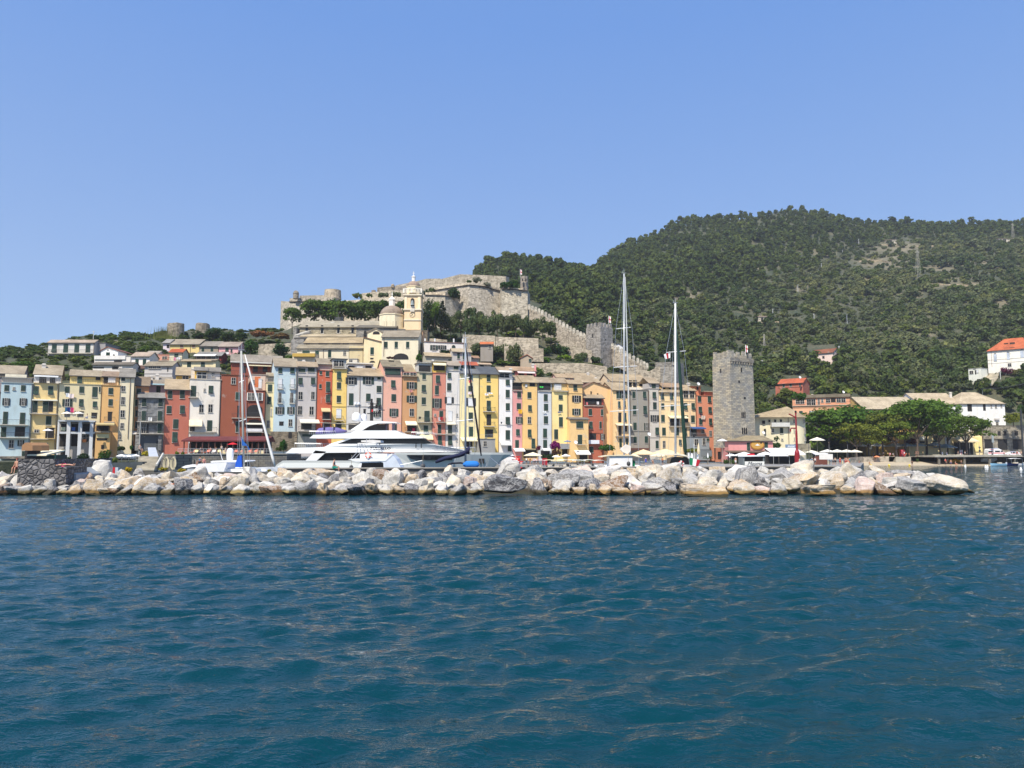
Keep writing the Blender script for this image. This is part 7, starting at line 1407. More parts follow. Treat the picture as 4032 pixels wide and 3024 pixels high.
# sailing boats: mast, shrouds, spreaders, hull mostly hidden behind the rocks
def sail_boat(label, px, ytop, ybot, D, wpx, col, spreads=(), hullL=12, hc=(232, 232, 230), furl=None, boom=None, name='sailing_boat', top=None):
    b = W(px, ybot, D); h = W(px+(top or 0), ytop, D); t = thing(name, label, 'sailing boat', (b.x, D, 0)); og = Vector(t.location); r = wpx*D/FX/2
    mp = [(0, 0, .5), (h.x-og.x, 0, h.z)]; ms = MB().tube(mp, [r, r*.8], 10).obj('mast', 'gloss', t, col, True)
    hull_mesh(hullL, hullL*.27, 1.05).obj('hull', 'gloss', t, hc); MB().box(-hullL*.3, hullL*.15, -hullL*.08, hullL*.08, .9, 1.5).obj('cabin', 'gloss', t, hc)
    sh = MB(); pv = [(0.0, h.z)]
    for y, wl, wr in spreads:
        z = W(px, y, D).z; xl, xr = -wl*D/FX, wr*D/FX; k_ = (z-.5)/(h.z-.5)*(h.x-og.x); MB().tube([(k_+xl, .0, z-.12), (k_, 0, z), (k_+xr, 0, z+.12)], .06, 6).obj('spreader', 'gloss', ms, (226, 226, 224)); pv.append((abs(xl), z))
    pv.append((spreads[-1][1]*D/FX if spreads else .8, 1.0)); hx = h.x-og.x
    for s_ in (-1, 1): sh.tube([(s_*x+hx*(z-.5)/(h.z-.5), .05*s_, z) for x, z in pv], .022, 4)
    sh.tube([(hx, 0, h.z), (-hullL*.08, .1, 1.0)], .02, 4); sh.tube([(hx, 0, h.z*.97), (hullL*.06, .1, 1.2)], .02, 4); sh.obj('shrouds', 'metal', t)
    MB().box(hx-.02, hx+.02, -.02, .02, h.z, h.z+.8).box(hx-.35, hx+.35, -.02, .02, h.z+.1, h.z+.15).box(hx-.3, hx-.26, -.03, .03, h.z+.1, h.z+.5).obj('masthead_instruments', 'metal', ms)
    if furl:
        (u0, v0), (u1, v1), wd, fc = furl; a, b_ = W(u0, v0, D-1)-og, W(u1, v1, D-1)-og; m_ = (a+b_)/2; rr = wd*D/FX/2
        MB().tube([a, a+(b_-a)*.1, m_, b_-(b_-a)*.08, b_], [.03, rr*.7, rr, rr*1.15, rr*.6], 8).obj('furled_sail', 'fabric', t, fc, True)
    return t, og
sail_boat('large sailing boat with the tallest white mast and three pairs of spreaders', 2457, 1078, 1815, 118, 6.5, (176, 180, 184), ((1292, 32, 26), (1444, 42, 52), (1617, 56, 56)), 15, furl=((2462, 1090), (2482, 1800), 5, (196, 198, 196)))
sail_boat('large sailing boat with the second tallest mast and dark green furled sail', 2659, 1195, 1815, 112, 9, (214, 214, 212), ((1385, 36, 42), (1597, 58, 58)), 14, furl=((2664, 1290), (2700, 1800), 13, (22, 56, 44)))
t, og = sail_boat('sailing boat with a grey mast and a navy blue boom cover before the yacht bow', 1833, 1333, 1840, 92, 9, (150, 158, 166), ((1490, 28, 16), (1655, 36, 30)), 11, (60, 64, 80), ((1832, 1350), (1895, 1795), 7, (24, 22, 34)))
P3 = UV('C3'); r_ = []
for u, v, hh, yy in ((605, 1545, 14, .25), (640, 1530, 22, .3), (720, 1500, 24, .3), (800, 1485, 24, .3), (880, 1465, 26, .3), (940, 1440, 30, .3), (965, 1415, 38, .28), (995, 1410, 48, .2)):
    a = W(*P3(u, v), 91)-og; k = hh*.35*91/FX; r_.append([(a.x, -yy, a.z), (a.x, 0, a.z+k), (a.x, yy, a.z), (a.x, 0, a.z-k)])
MB().loft(r_).obj('boom_cover', 'fabric', t, (22, 28, 62), True)
a = W(*P3(760, 1560), 91)-og; m = MB()
for x0_ in (0,): m.tube([W(*P3(u, v), 90.5)-og for u, v in ((750, 1600), (760, 1572), (800, 1556), (900, 1552), (950, 1568), (962, 1590))], .12, 6)
m.obj('spray_hood', 'fabric', t, (24, 26, 44)); m = MB().tube([W(*P3(u, v), 90.5)-og for u, v in ((1178, 1600), (1225, 1490), (1350, 1590))], .05, 5).tube([W(*P3(u, v), 90.5)-og for u, v in ((1100, 1590), (1130, 1500), (1150, 1600))], .05, 5).tube([W(*P3(u, v), 90.5)-og for u, v in ((800, 1600), (845, 1500))], .06, 5); m.obj('stern_frame', 'metal', t)
MB().loft([[(W(*P3(u, 1570), 89)-og)+Vector((0, y, z)) for y, z in ((-.3, -h_), (-.45, 0), (-.2, h_), (.3, h_), (.4, -h_))] for u, h_ in ((925, .12), (960, .38), (1040, .42), (1085, .35), (1105, .12))]).obj('dinghy_cover', 'fabric', t, (34, 116, 196), True)
# left sailing boat and motor cruiser
t, og = sail_boat('sailing boat with a bright blue sail cover and a long white tarpaulin at the left', 962, 1382, 1848, 88, 9, (176, 176, 168), ((1502, 12, 8), (1655, 14, 14)), 11, furl=((964, 1395), (1083, 1838), 9, (238, 236, 230)), top=-12)
P1 = UV('C1')
def sp(nm, poly, hw, D, mat, col, par, og_): return side_part(nm, par, og_, D, poly, hw, mat, col, P1)
sp('sail_cover', [(1218, 1500), (1228, 1470), (1266, 1468), (1268, 1600), (1240, 1605), (1192, 1598), (1196, 1560)], .3, 87, 'fabric', (20, 84, 190), t, og)
sp('tarpaulin', [(820, 1652), (880, 1570), (890, 1560), (1195, 1545), (1200, 1560), (1165, 1652)], 1.6, 88.5, 'fabric', (236, 236, 238), t, og); sp('dark_frame', [(790, 1650), (815, 1600), (870, 1575), (820, 1655)], .8, 88.5, 'dark', (0, 0, 0), t, og)
t = thing('flag', 'blue flag with white dots hanging beside the blue sail cover', 'flag', W(*P1(1285, 1400), 87)); og = Vector(t.location)
sp('cloth', [(1286, 1260), (1310, 1310), (1345, 1345), (1385, 1405), (1370, 1408), (1350, 1360), (1296, 1358)], .03, 86.9, 'fabric', (30, 96, 176), t, og); MB().tube([W(*P1(1283, 1255), 87)-og, W(*P1(1296, 1400), 87)-og], .03).obj('pole', 'metal', t)
mc = thing('motor_cruiser', 'white motor cruiser with a radar dome moored below the restaurant terrace', 'boat', (W(940, 1850, 104).x, 104, 0)); mo = Vector(mc.location)
hull_mesh(12.5, 3.8, 1.25).obj('hull', 'gloss', mc, (236, 236, 236))
def mp_(nm, poly, hw, mat='gloss', col=(238, 238, 238)): return sp(nm, poly, hw, 104, mat, col, mc, mo)
mp_('hard_top', [(985, 1540), (1010, 1528), (1180, 1520), (1395, 1520), (1408, 1530), (1380, 1542), (1100, 1545), (1000, 1550)], 1.5); mp_('windscreen', [(1265, 1600), (1270, 1545), (1340, 1545), (1400, 1600)], 1.4, 'glass'); mp_('superstructure', [(1020, 1655), (1030, 1600), (1400, 1598), (1440, 1612), (1520, 1625), (1602, 1640), (1602, 1655)], 1.55)
a = W(*P1(1160, 1520), 104)-mo; MB().lathe((a.x, 0, a.z), [(.42, 0), (.46, .5), (.46, 1.1), (.36, 1.45), (.15, 1.6)], 14).obj('radar_dome', 'gloss', mc, (240, 240, 240), True); MB().tube([W(*P1(1075, 1520), 104)-mo, W(*P1(1045, 1410), 104)-mo], .04).obj('antenna', 'gloss', mc, (230, 230, 230))
mp_('stern_top', [(655, 1600), (700, 1580), (780, 1568), (860, 1572), (850, 1590), (760, 1598), (690, 1612)], 1.2)
# white tent boat and its neighbour at the centre
wb = thing('tent_boat', 'boat closed in by a big white cloth tent behind the rocks at the foot of the tallest mast', 'boat', (W(2440, 1840, 98).x, 98, 0)); wo = Vector(wb.location); P4 = UV('C4'); P5 = UV('C5')
def wp(nm, poly, hw, mat, col, P=P4, D=98, og_=wo, par=wb): return side_part(nm, par, og_, D, poly, hw, mat, col, P)
hull_mesh(9, 3, .9).obj('hull', 'gloss', wb, (230, 230, 230)); wp('tent', [(1128, 1600), (1128, 1468), (1250, 1462), (1382, 1468), (1382, 1600)], 1.4, 'fabric', (234, 232, 230)); wp('sun_roof', [(1030, 1478), (1120, 1464), (1380, 1462), (1485, 1485), (1485, 1494), (1380, 1472), (1120, 1474), (1030, 1488)], 1.6, 'fabric', (226, 212, 180)); wp('covered_sail', [(1262, 1400), (1300, 1370), (1330, 1345), (1378, 1362), (1375, 1420), (1340, 1455), (1290, 1430)], .5, 'fabric', (216, 208, 198)); wp('post', [(1478, 1490), (1486, 1490), (1492, 1590), (1484, 1590)], .05, 'metal', (0, 0, 0))
a = W(2475, 1826, 96); tf = thing('ball_fender', 'glossy black ball fender beside the green flag', 'fender', a); MB().ell((0, 0, 0), .24, .24, .3).obj('ball', 'iron', tf, (20, 20, 22), True); MB().tube([(0, 0, .25), (0, .1, .9)], .02).obj('rope', 'fabric', tf, (150, 140, 120))
def hung_flag(px, yt_, yb_, wpx, D, cols, label, ang=0):
    a = W(px, yb_, D); h = W(px, yt_, D).z-a.z; wd = wpx*D/FX; t = thing('flag', label, 'flag', a, ang); MB().tube([(0, 0, -.3), (-.1, 0, h+.1)], .02).obj('pole', 'metal', t); n = len(cols)
    for i, c in enumerate(cols): MB().loft([[(wd*(i+k/3)/n, .06*math.sin((i+k/3)*2.4), h*(.95-.30*(i+k/3)/n)), (wd*(i+k/3)/n, .06*math.sin((i+k/3)*2.4)+.015, h*(.95-.30*(i+k/3)/n)), (wd*(i+k/3)/n*.8, .08*math.sin((i+k/3)*2.4)+.015, h*(.12-.22*(i+k/3)/n)), (wd*(i+k/3)/n*.8, .08*math.sin((i+k/3)*2.4), h*(.12-.22*(i+k/3)/n))] for k in range(4)]).obj('cloth_band', 'fabric', t, c)
hung_flag(2488, 1805, 1840, 14, 97, ((20, 130, 84),), 'folded green flag at the stern of the white tent boat'); hung_flag(2716, 1800, 1834, 42, 92, ((20, 130, 84), (238, 236, 232), (206, 34, 46)), 'italian flag in green, white and red at the stern below the second tallest mast')
hung_flag(2640, 1386, 1412, -26, 112, ((236, 236, 236), (190, 30, 40), (236, 236, 236)), 'small white and red pennant under the upper spreader of the second tallest mast')
cr = thing('cruising_boat', 'boat with a clear spray tent and beige sun roof at the foot of the second tallest mast', 'boat', (W(2640, 1840, 102).x, 102, 0)); ro_ = Vector(cr.location)
hull_mesh(10, 3.1, .9).obj('hull', 'gloss', cr, (214, 216, 214)); side_part('sun_roof', cr, ro_, 102, [(180, 1468), (260, 1452), (420, 1448), (520, 1455), (590, 1485), (560, 1482), (430, 1462), (260, 1466)], 1.5, 'fabric', (236, 226, 204), P5); side_part('clear_tent', cr, ro_, 102, [(370, 1560), (385, 1500), (440, 1482), (560, 1490), (600, 1520), (605, 1570)], 1.3, 'glass', (0, 0, 0), P5); side_part('white_locker', cr, ro_, 102, [(425, 1590), (425, 1545), (490, 1545), (490, 1590)], 1.35, 'gloss', (232, 232, 232), P5)
m = MB()
for u0, v0, u1, v1 in ((240, 1450, 235, 1600), (300, 1450, 290, 1590), (360, 1470, 350, 1590), (240, 1450, 300, 1450), (230, 1500, 360, 1480)): m.tube([W(*P5(u0, v0), 101)-ro_, W(*P5(u1, v1), 101)-ro_], .035, 5)
m.obj('stern_arch', 'metal', cr)
kb = thing('kiosk_boat', 'white kiosk boat with grey posts, a red roof box and black script lettering', 'boat', (W(2960, 1830, 128).x, 128, 0)); ko = Vector(kb.location)
def kp(nm, poly, hw, mat, col): return side_part(nm, kb, ko, 128, poly, hw, mat, col, P5)
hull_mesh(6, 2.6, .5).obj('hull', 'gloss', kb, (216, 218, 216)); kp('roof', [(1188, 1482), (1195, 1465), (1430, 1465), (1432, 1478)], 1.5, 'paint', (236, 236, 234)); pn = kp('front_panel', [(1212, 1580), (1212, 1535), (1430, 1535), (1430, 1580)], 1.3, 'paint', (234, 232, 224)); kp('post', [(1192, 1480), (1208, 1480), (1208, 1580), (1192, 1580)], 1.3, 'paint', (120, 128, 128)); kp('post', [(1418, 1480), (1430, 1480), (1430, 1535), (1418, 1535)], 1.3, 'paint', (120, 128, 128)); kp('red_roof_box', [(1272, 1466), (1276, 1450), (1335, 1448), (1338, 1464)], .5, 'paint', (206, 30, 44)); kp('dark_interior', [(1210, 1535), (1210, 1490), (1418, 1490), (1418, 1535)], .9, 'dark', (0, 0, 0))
a = W(*P5(1318, 1560), 128)-ko; text_mesh('Masma', .85, (50, 52, 60), pn, (a.x, -1.33, a.z), (math.pi/2, 0, 0), shear=.4)
# ------------------------------------------------------------------ people
def person_mesh(pose):
    J = {'pel': (0, 0, .95, .115), 'wai': (0, 0, 1.08, .105), 'che': (0, 0, 1.3, .125), 'nec': (0, 0, 1.47, .05), 'hdb': (0, -.015, 1.545, .068), 'hdm': (0, -.02, 1.62, .085), 'hdt': (0, -.01, 1.70, .06), 'nos': (0, -.10, 1.60, .018)}
    E = [('pel', 'wai'), ('wai', 'che'), ('che', 'nec'), ('nec', 'hdb'), ('hdb', 'hdm'), ('hdm', 'hdt'), ('hdm', 'nos')]
    for s, n in ((-1, 'l'), (1, 'r')):
        sw = {'walk': .28, 'stand': .03, 'bend': .05}.get(pose, 0)*s
        J['sh'+n] = (s*.17, 0, 1.42, .055); J['el'+n] = (s*.235, .04+sw*.5, 1.14, .04); J['wr'+n] = (s*.24, -.06+sw*.8, .90, .028); J['ha'+n] = (s*.24, -.08+sw*.9, .84, .032)
        J['hi'+n] = (s*.09, 0, .90, .085); J['kn'+n] = (s*.10, -.04-sw*.7, .50, .055); J['an'+n] = (s*.10, .03-sw*1.2, .09, .036); J['to'+n] = (s*.115, -.13-sw*1.2, .04, .032)
        if pose == 'sit': J['kn'+n] = (s*.11, -.42, .93, .055); J['an'+n] = (s*.11, -.46, .52, .036); J['to'+n] = (s*.12, -.60, .47, .03); J['wr'+n] = (s*.15, -.26, .99, .028); J['ha'+n] = (s*.14, -.33, .99, .03)
        if pose == 'lie': J['el'+n] = (s*.32, .05, 1.25, .04); J['wr'+n] = (s*.28, -.02, 1.48, .028); J['ha'+n] = (s*.2, 0, 1.56, .03)
        E += [('che', 'sh'+n), ('sh'+n, 'el'+n), ('el'+n, 'wr'+n), ('wr'+n, 'ha'+n), ('pel', 'hi'+n), ('hi'+n, 'kn'+n), ('kn'+n, 'an'+n), ('an'+n, 'to'+n)]
        hx, hy, hz, _ = J['ha'+n]; wx, wy, wz, _ = J['wr'+n]; d = Vector((hx-wx, hy-wy, hz-wz)).normalized()
        for k in range(4): f = 'f%s%d' % (n, k); q = Vector((hx, hy, hz))+d*(.075+.012*(k in (1, 2)))+Vector((0, (k-1.5)*.02, 0)); J[f] = (q.x, q.y, q.z, .009); E.append(('ha'+n, f))
        q = Vector((wx, wy, wz))+d*.05+Vector((-s*.03, -.05, 0)); J['t'+n] = (q.x, q.y, q.z, .010); E.append(('ha'+n, 't'+n))
    if pose == 'bend':
        for k in list(J):
            if k[:2] not in ('pe', 'hi', 'kn', 'an', 'to'):
                x, y, z, r = J[k]; v = Vector((0, y, z-.95)); v = Matrix.Rotation(R(55), 3, 'X') @ v; J[k] = (x, v.y, v.z+.95, r)
    return J, E
def skin(J, E, keep, grow, nm, mat):
    ks = [k for k in J if k in keep]; bm = bmesh.new(); me = bpy.data.meshes.new(nm); idx = {k: i for i, k in enumerate(ks)}
    me.from_pydata([J[k][:3] for k in ks], [(idx[a], idx[b]) for a, b in E if a in idx and b in idx], []); o = bpy.data.objects.new(nm, me); COL.objects.link(o)
    md = o.modifiers.new('s', 'SKIN'); md.use_smooth_shade = True; o.modifiers.new('u', 'SUBSURF').levels = 1
    for i, k in enumerate(ks): me.skin_vertices[0].data[i].radius = (J[k][3]+grow,)*2; me.skin_vertices[0].data[i].use_root = (i == 0)
    dg = bpy.context.evaluated_depsgraph_get(); dg.update(); r = bpy.data.meshes.new_from_object(o.evaluated_get(dg)); bpy.data.objects.remove(o); bm.free(); r.materials.clear(); r.materials.append(M(mat)); r.name = nm; return r
PM = {}
for ps in ('stand', 'walk', 'sit', 'bend', 'lie'):
    J, E = person_mesh(ps)
    hd = J['hdm']; hair = MB().ell((hd[0], hd[1]+.025, hd[2]+.03), .098, .105, .10, 10).mesh('hair', 'fabric', True)
    PM[ps] = (skin(J, E, set(J), 0, 'body', 'skin'), skin(J, E, {'wai', 'che', 'shl', 'shr', 'pel'}, .018, 'shirt', 'fabric'), skin(J, E, {'pel', 'hil', 'hir', 'knl', 'knr'} if ps != 'lie' else {'pel', 'hil', 'hir'}, .016, 'shorts', 'fabric'), hair)
def person(px, feet, D, pose, label, shirt=None, shorts=(40, 44, 60), hair=(40, 28, 22), skinv=1.0, rz=0.0, lie=None, z=None, cat='person', group=None):
    p = W(px, feet, D); p.z = z if z is not None else p.z
    t = thing('person', label, cat, p, rz, group); b, sh, so_, hr = PM[pose]; ob = [mkobj('body', b, t, (1.0*skinv, .95*skinv, .9*skinv))]
    ob[0].color = (1.0*skinv, .96*skinv, .92*skinv, 1)
    if shirt: ob.append(mkobj('shirt', sh, t, shirt))
    if shorts: ob.append(mkobj('shorts', so_, t, shorts))
    ob.append(mkobj('hair', hr, t, hair))
    for o in ob:
        if lie: o.rotation_euler = (R(-90) if lie == 'up' else R(90), 0, 0); o.location = (0, -.85 if lie == 'up' else .85, .13)
        elif pose == 'sit': o.location = (0, 0, -.82)
    return t
person(254, 1838, 63.4, 'lie', 'sunbather in pink shorts lying on the rubble ledge at the left', None, (230, 60, 130), rz=R(90), lie='up', z=W(254, 1838, 62.4).z)
person(345, 1868, 67.5, 'lie', 'sunbather in white shorts lying on the low concrete path edge', None, (220, 224, 236), rz=R(90), lie='down', z=W(345, 1868, 66).z+.02)
person(1315, 1846, 69, 'sit', 'sunbather with grey shirt and turquoise towel lying on the rocks below the yacht', (90, 92, 100), (40, 170, 150), rz=R(90), z=W(1315, 1848, 69).z+.1)
person(693, 1914, 63, 'lie', 'sunburnt bather lying on a boulder below the coral-red house', None, (214, 120, 90), rz=R(-90), lie='down', z=W(693, 1916, 62).z)
person(66, 1844, 66, 'sit', 'sunbather with red-brown hair sitting on the rocks left of the dark rubble wall', None, (150, 60, 40), (120, 50, 34), z=W(66, 1846, 66).z)
PP = [(2073,1838,'stand','man in a white shirt standing before the beige canopy near the red bollard',(232,232,232),(60,60,64)),(2087,1838,'walk','woman in a brown dress walking beside the man in white',(150,90,60),(150,90,60)),(2107,1838,'walk','walker in white with a white cap near the pink canopied boat',(230,230,230),(40,44,60)),
 (2100,1836,'stand','small figure in pale clothes left of the white-capped walker',(200,196,190),(90,90,96)),(2118,1834,'stand','dark-haired person in the shade of the beige canopy',(90,70,60),(60,60,60)),(2020,1832,'sit','person in pink sitting beside the red bollard',(220,110,110),(60,60,70)),
 (2543,1820,'walk','person in a bright blue dress below the beige cafe umbrellas',(30,70,180),(30,70,180)),(2570,1822,'sit','person sitting at the cafe under the beige umbrellas',(150,120,100),(50,50,60)),(2609,1824,'stand','person in orange beside the stern arch',(220,130,60),(70,70,80)),
 (2897,1826,'stand','woman with a white skirt standing among the potted shrubs',(196,150,130),(236,236,236)),(3149,1836,'stand','person in pale blue just right of the tall red beacon',(190,206,214),(70,90,110)),
 (3198,1822,'stand','person in blue and green beside the turquoise stand',(60,140,170),(40,60,90)),(3210,1822,'stand','person in a white shirt left of the brown notice kiosk',(232,232,230),(70,70,76)),(3289,1822,'stand','person in a cream top right of the brown notice kiosk',(232,222,190),(40,40,48)),(3280,1822,'bend','person in white leaning forward at the quay',(236,230,216),(50,50,50)),
 (3308,1822,'stand','tanned bather in red on the quay under the pines',(190,70,60),(190,70,60)),(3328,1824,'stand','bather in coral swimwear in the group on the quay',None,(206,80,70)),(3334,1826,'stand','second tanned bather in the group on the quay',None,(180,60,50)),(3341,1832,'walk','bather in orange shorts stepping to the quay edge',None,(220,110,60)),(3346,1822,'stand','person with a teal towel on the quay',(80,150,150),(60,110,120)),
 (3384,1836,'stand','bather wading at the left end of the beach',None,(200,80,80)),(3424,1834,'sit','bather playing in the shallow water with yellow floats',None,(220,200,60)),(3592,1832,'bend','bather with a red towel bending at the waterline below the beach steps',(150,60,60),(60,40,40)),
 (3723,1822,'sit','person with a red hat and black trousers sitting at the right end of the beach',(220,70,70),(20,20,24)),(3745,1834,'stand','swimmer with a dark cap standing in shallow water',None,(40,60,110)),(3763,1834,'sit','child bathing next to the swimmer with a dark cap',None,(214,120,70)),(3786,1834,'stand','broad-shouldered man in black shorts entering the water',None,(16,16,18)),
 (3441,1796,'sit','person sitting on the park bench at the left pine',(140,110,100),(50,50,60)),(3463,1795,'sit','person in a white shirt sitting at the park wall',(232,232,232),(60,60,66)),(3478,1795,'bend','man in a white t-shirt leaning over the park table',(234,234,234),(40,44,50)),(3505,1794,'sit','woman in a pink top at the park table',(236,150,190),(60,60,60)),(3517,1794,'sit','person in white right of the woman in pink',(232,230,226),(50,50,60)),
 (3568,1794,'sit','first orange-shirted person on the wall beside the vending machine',(226,120,60),(80,70,70)),(3579,1794,'sit','second orange-shirted person on the wall beside the vending machine',(220,140,80),(80,70,70)),(3607,1793,'stand','man in a dark shirt standing above the beach steps',(60,50,50),(90,84,80)),(3615,1793,'stand','woman with a white bag beside the man in the dark shirt',(50,50,56),(110,100,90)),(3634,1786,'stand','person in a yellow shirt under the grey-blue parasols',(206,200,50),(60,60,60)),
 (3711,1793,'walk','woman in a white dress walking past the parapet',(236,236,234),(236,236,234)),(3728,1790,'walk','woman in a pale blue skirt walking behind the parapet',(196,206,220),(150,180,220)),(3773,1786,'walk','person in grey walking near the flag with red cross',(200,196,190),(120,120,120)),(3800,1790,'stand','person in white left of the leaning pine trunk',(230,230,228),(60,60,60)),
 (3907,1784,'stand','paramedic in white and dark trousers beside the ambulance van',(234,234,232),(60,60,64)),(3953,1783,'stand','motorcyclist with helmet between the ambulance and the white car',(70,60,50),(40,60,100)),(4005,1788,'walk','person in red leaning over the railing at the right edge',(206,60,70),(180,176,160)),(4022,1788,'stand','tall person in a pale coat at the right edge',(190,160,140),(120,110,100)),
 (548+3,1787,'sit','diner under the white cafe parasols by the wooden steps',(190,180,170),(60,60,60)),(787,1822,'sit','boater with a white cap and blue shirt on the motor cruiser',(70,110,150),(60,60,70)),(803,1826,'sit','boater in pink behind the white tarpaulin',(206,140,130),(60,60,70)),
 (790,1786,'sit','guest sitting at the left of the restaurant sun terrace',(60,50,80),(60,60,60)),(828,1788,'sit','guest in red swimwear on the restaurant sun terrace',None,(206,40,50)),(850,1788,'sit','second guest on a lounger of the sun terrace',None,(200,90,60)),(872,1786,'stand','waiter in pale grey in front of the restaurant',(196,190,180),(30,30,30)),(888,1788,'sit','guest with a towel on the right of the sun terrace',(226,200,180),(180,140,120)),
 (343,1647,'sit','man in white sitting on a lounger of the pillared terrace',(232,232,236),(120,150,190))]
for i, (px, py, ps, lab, sh, so_) in enumerate(PP):
    if px < 360: D = 150.5
    elif px < 560: D = 104
    elif px < 810 and py > 1800: D = 103
    elif px < 1000: D = 150
    elif px < 2000: D = 150
    elif px < 2800: D = 173
    elif px < 3360: D = 152 if py > 1830 else 172
    elif py < 1800: D = 226
    else: D = 213.5
    z = None
    if 360 <= px < 560: z = W(px, py, D).z
    elif 810 < px < 1000 or px == 790: z = 3.22
    elif 2000 <= px < 3360: z = ZQ
    elif px >= 3360 and py < 1800: z = 2.35
    elif px >= 3360: z = -.1 if py > 1830 else .6
    if ps == 'sit' and z is not None: z += .42 if px > 560 else .45
    person(px, py, D, ps, lab, sh, so_, random.choice([(30, 22, 18), (60, 40, 26), (120, 90, 50), (90, 86, 80)]), random.uniform(.8, 1.1), random.uniform(-1.2, 1.2), None, z)
# ------------------------------------------------------------------ promenade furniture
CANO = {}
def parasol(px, py, wpx, D, col, label, zg=None, closed=False, hpx=None, square=False, cat='parasol'):
    p = W(px, py, D); r = wpx*D/FX/2; zg = ZQ if zg is None else zg; h = p.z-zg; t = thing('parasol', label, cat, (p.x, D, zg), random.uniform(0, .6)); n = 4 if square else 8
    MB().tube([(0, 0, 0), (0, 0, h-.05)], .04).obj('pole', 'paint', t, (190, 180, 160)); m = MB()
    if closed: hh = hpx*D/FX; m.lathe((0, 0, h-hh), [(r*.7, 0), (r, hh*.25), (r*.7, hh*.6), (r*.3, hh*.93), (.03, hh)], 8).obj('folded_canopy', 'fabric', t, col)
    else:
        ch_ = r*.36; a0 = R(45) if square else 0; k = 1.2 if square else 1; rings = [[(r*k*f*math.cos(a0+2*math.pi*i/n), r*k*f*math.sin(a0+2*math.pi*i/n), h-ch_*g) for i in range(n)] for f, g in ((1, 1.22), (1, 1.0), (.55, .48), (.08, .02), (.02, -.05))]
        m.loft(rings).obj('canopy', 'fabric', t, col)
    return t
zt_ = lambda crop, u, v, D: W(*UV(crop)(u, v), D).z
for i, (crop, u, v, wu, D, vg, col, lab, sq) in enumerate([
    ('C0', 755, 975, 124, 150.5, 1085, (236, 226, 210), 'left white parasol on the terrace of the pillared house', 0), ('C0', 885, 975, 124, 151, 1085, (236, 230, 214), 'right white parasol on the terrace of the pillared house', 0), ('C0', 540, 1168, 108, 152.5, 1280, (238, 236, 240), 'white parasol on the lower balcony of the yellow house', 0),
    ('C0', 1370, 1455, 110, 106, 1535, (238, 236, 232), 'left white cafe parasol beside the wooden steps', 1), ('C0', 1450, 1462, 100, 108, 1535, (236, 234, 230), 'middle white cafe parasol beside the wooden steps', 1), ('C0', 1530, 1455, 100, 106, 1535, (238, 236, 232), 'right white cafe parasol beside the wooden steps', 1),
    ('C1', 1193, 1322, 112, 150, 1440, (206, 30, 44), 'bright red parasol on the restaurant sun terrace', 0)]):
    parasol(*UV(crop)(u, v), wu*.35, D, col, lab, zt_(crop, u, vg, D), square=bool(sq))
for px, py, wpx, D, col, lab, cl, hp, sq in [
    (2016, 1789, 24, 170, (238, 238, 236), 'upper white parasol left of the red bollard', 0, 0, 0), (2016, 1800, 34, 162, (240, 240, 240), 'lower white parasol left of the red bollard', 0, 0, 0),
    (2098, 1781, 66, 180, (236, 222, 194), 'large square beige canopy behind the man in white', 0, 0, 1), (2190, 1792, 36, 176, (240, 240, 240), 'round white parasol tilted below the bougainvillea', 0, 0, 0), (2228, 1788, 40, 178, (236, 236, 234), 'eight-sided white parasol right of the round white one', 0, 0, 0),
    (2533, 1770, 92, 184, (232, 206, 160), 'left of the two big beige cafe umbrellas', 0, 0, 1), (2620, 1768, 98, 186, (234, 210, 164), 'right of the two big beige cafe umbrellas', 0, 0, 1), (2495, 1787, 44, 176, (236, 218, 178), 'small beige umbrella left of the two big ones', 0, 0, 1), (2590, 1786, 52, 174, (238, 216, 176), 'small beige umbrella in front of the two big ones', 0, 0, 1),
    (2750, 1745, 12, 186, (222, 204, 166), 'tall closed beige umbrella in front of the grey-blue cafe', 1, 42, 0), (2712, 1782, 9, 172, (236, 236, 234), 'closed white parasol right of the green furled sail', 1, 26, 0), (2724, 1784, 12, 170, (238, 238, 236), 'wide closed white parasol next to the flag', 1, 24, 0), (2787, 1783, 7, 172, (238, 238, 236), 'closed white parasol in front of the palm', 1, 20, 0), (2747, 1788, 8, 168, (236, 236, 234), 'closed white parasol below the tall beige one', 1, 20, 0), (2873, 1782, 7, 172, (236, 236, 234), 'closed white parasol left of the restaurant canopies', 1, 20, 0),
    (2843, 1728, 42, 188, (240, 238, 232), 'white parasol on the upper terrace right of the salmon brown house', 0, 0, 0), (2880, 1787, 38, 176, (238, 238, 236), 'small white restaurant canopy at the left end of the row', 0, 0, 1), (2930, 1780, 60, 180, (240, 240, 238), 'white restaurant canopy behind the kiosk boat', 0, 0, 1), (3014, 1779, 54, 178, (240, 240, 240), 'white restaurant canopy right of the kiosk boat', 0, 0, 1), (3066, 1783, 60, 176, (238, 238, 238), 'white restaurant canopy above the navy covered boat', 0, 0, 1),
    (3217, 1722, 60, 212, (238, 232, 214), 'large cream parasol on the garden terrace behind the round white house', 0, 0, 0), (3195, 1773, 44, 190, (232, 228, 206), 'cream canopy right of the red beacon', 0, 0, 1), (3258, 1770, 50, 196, (240, 236, 222), 'first cream quay canopy right of the oleander', 0, 0, 1), (3296, 1770, 50, 196, (240, 234, 216), 'second cream quay canopy right of the oleander', 0, 0, 1), (3333, 1770, 50, 196, (238, 230, 208), 'third cream quay canopy under the low pine', 0, 0, 1), (3366, 1771, 46, 197, (238, 228, 200), 'fourth cream quay canopy under the low pine', 0, 0, 1)]:
    parasol(px, py, wpx, D, col, lab, None, bool(cl), hp, bool(sq))
parasol(2234, 1733, 32, 183, (110, 130, 156), 'grey-blue parasol on the terrace box above the folded parasols', W(2234, 1762, 183).z)
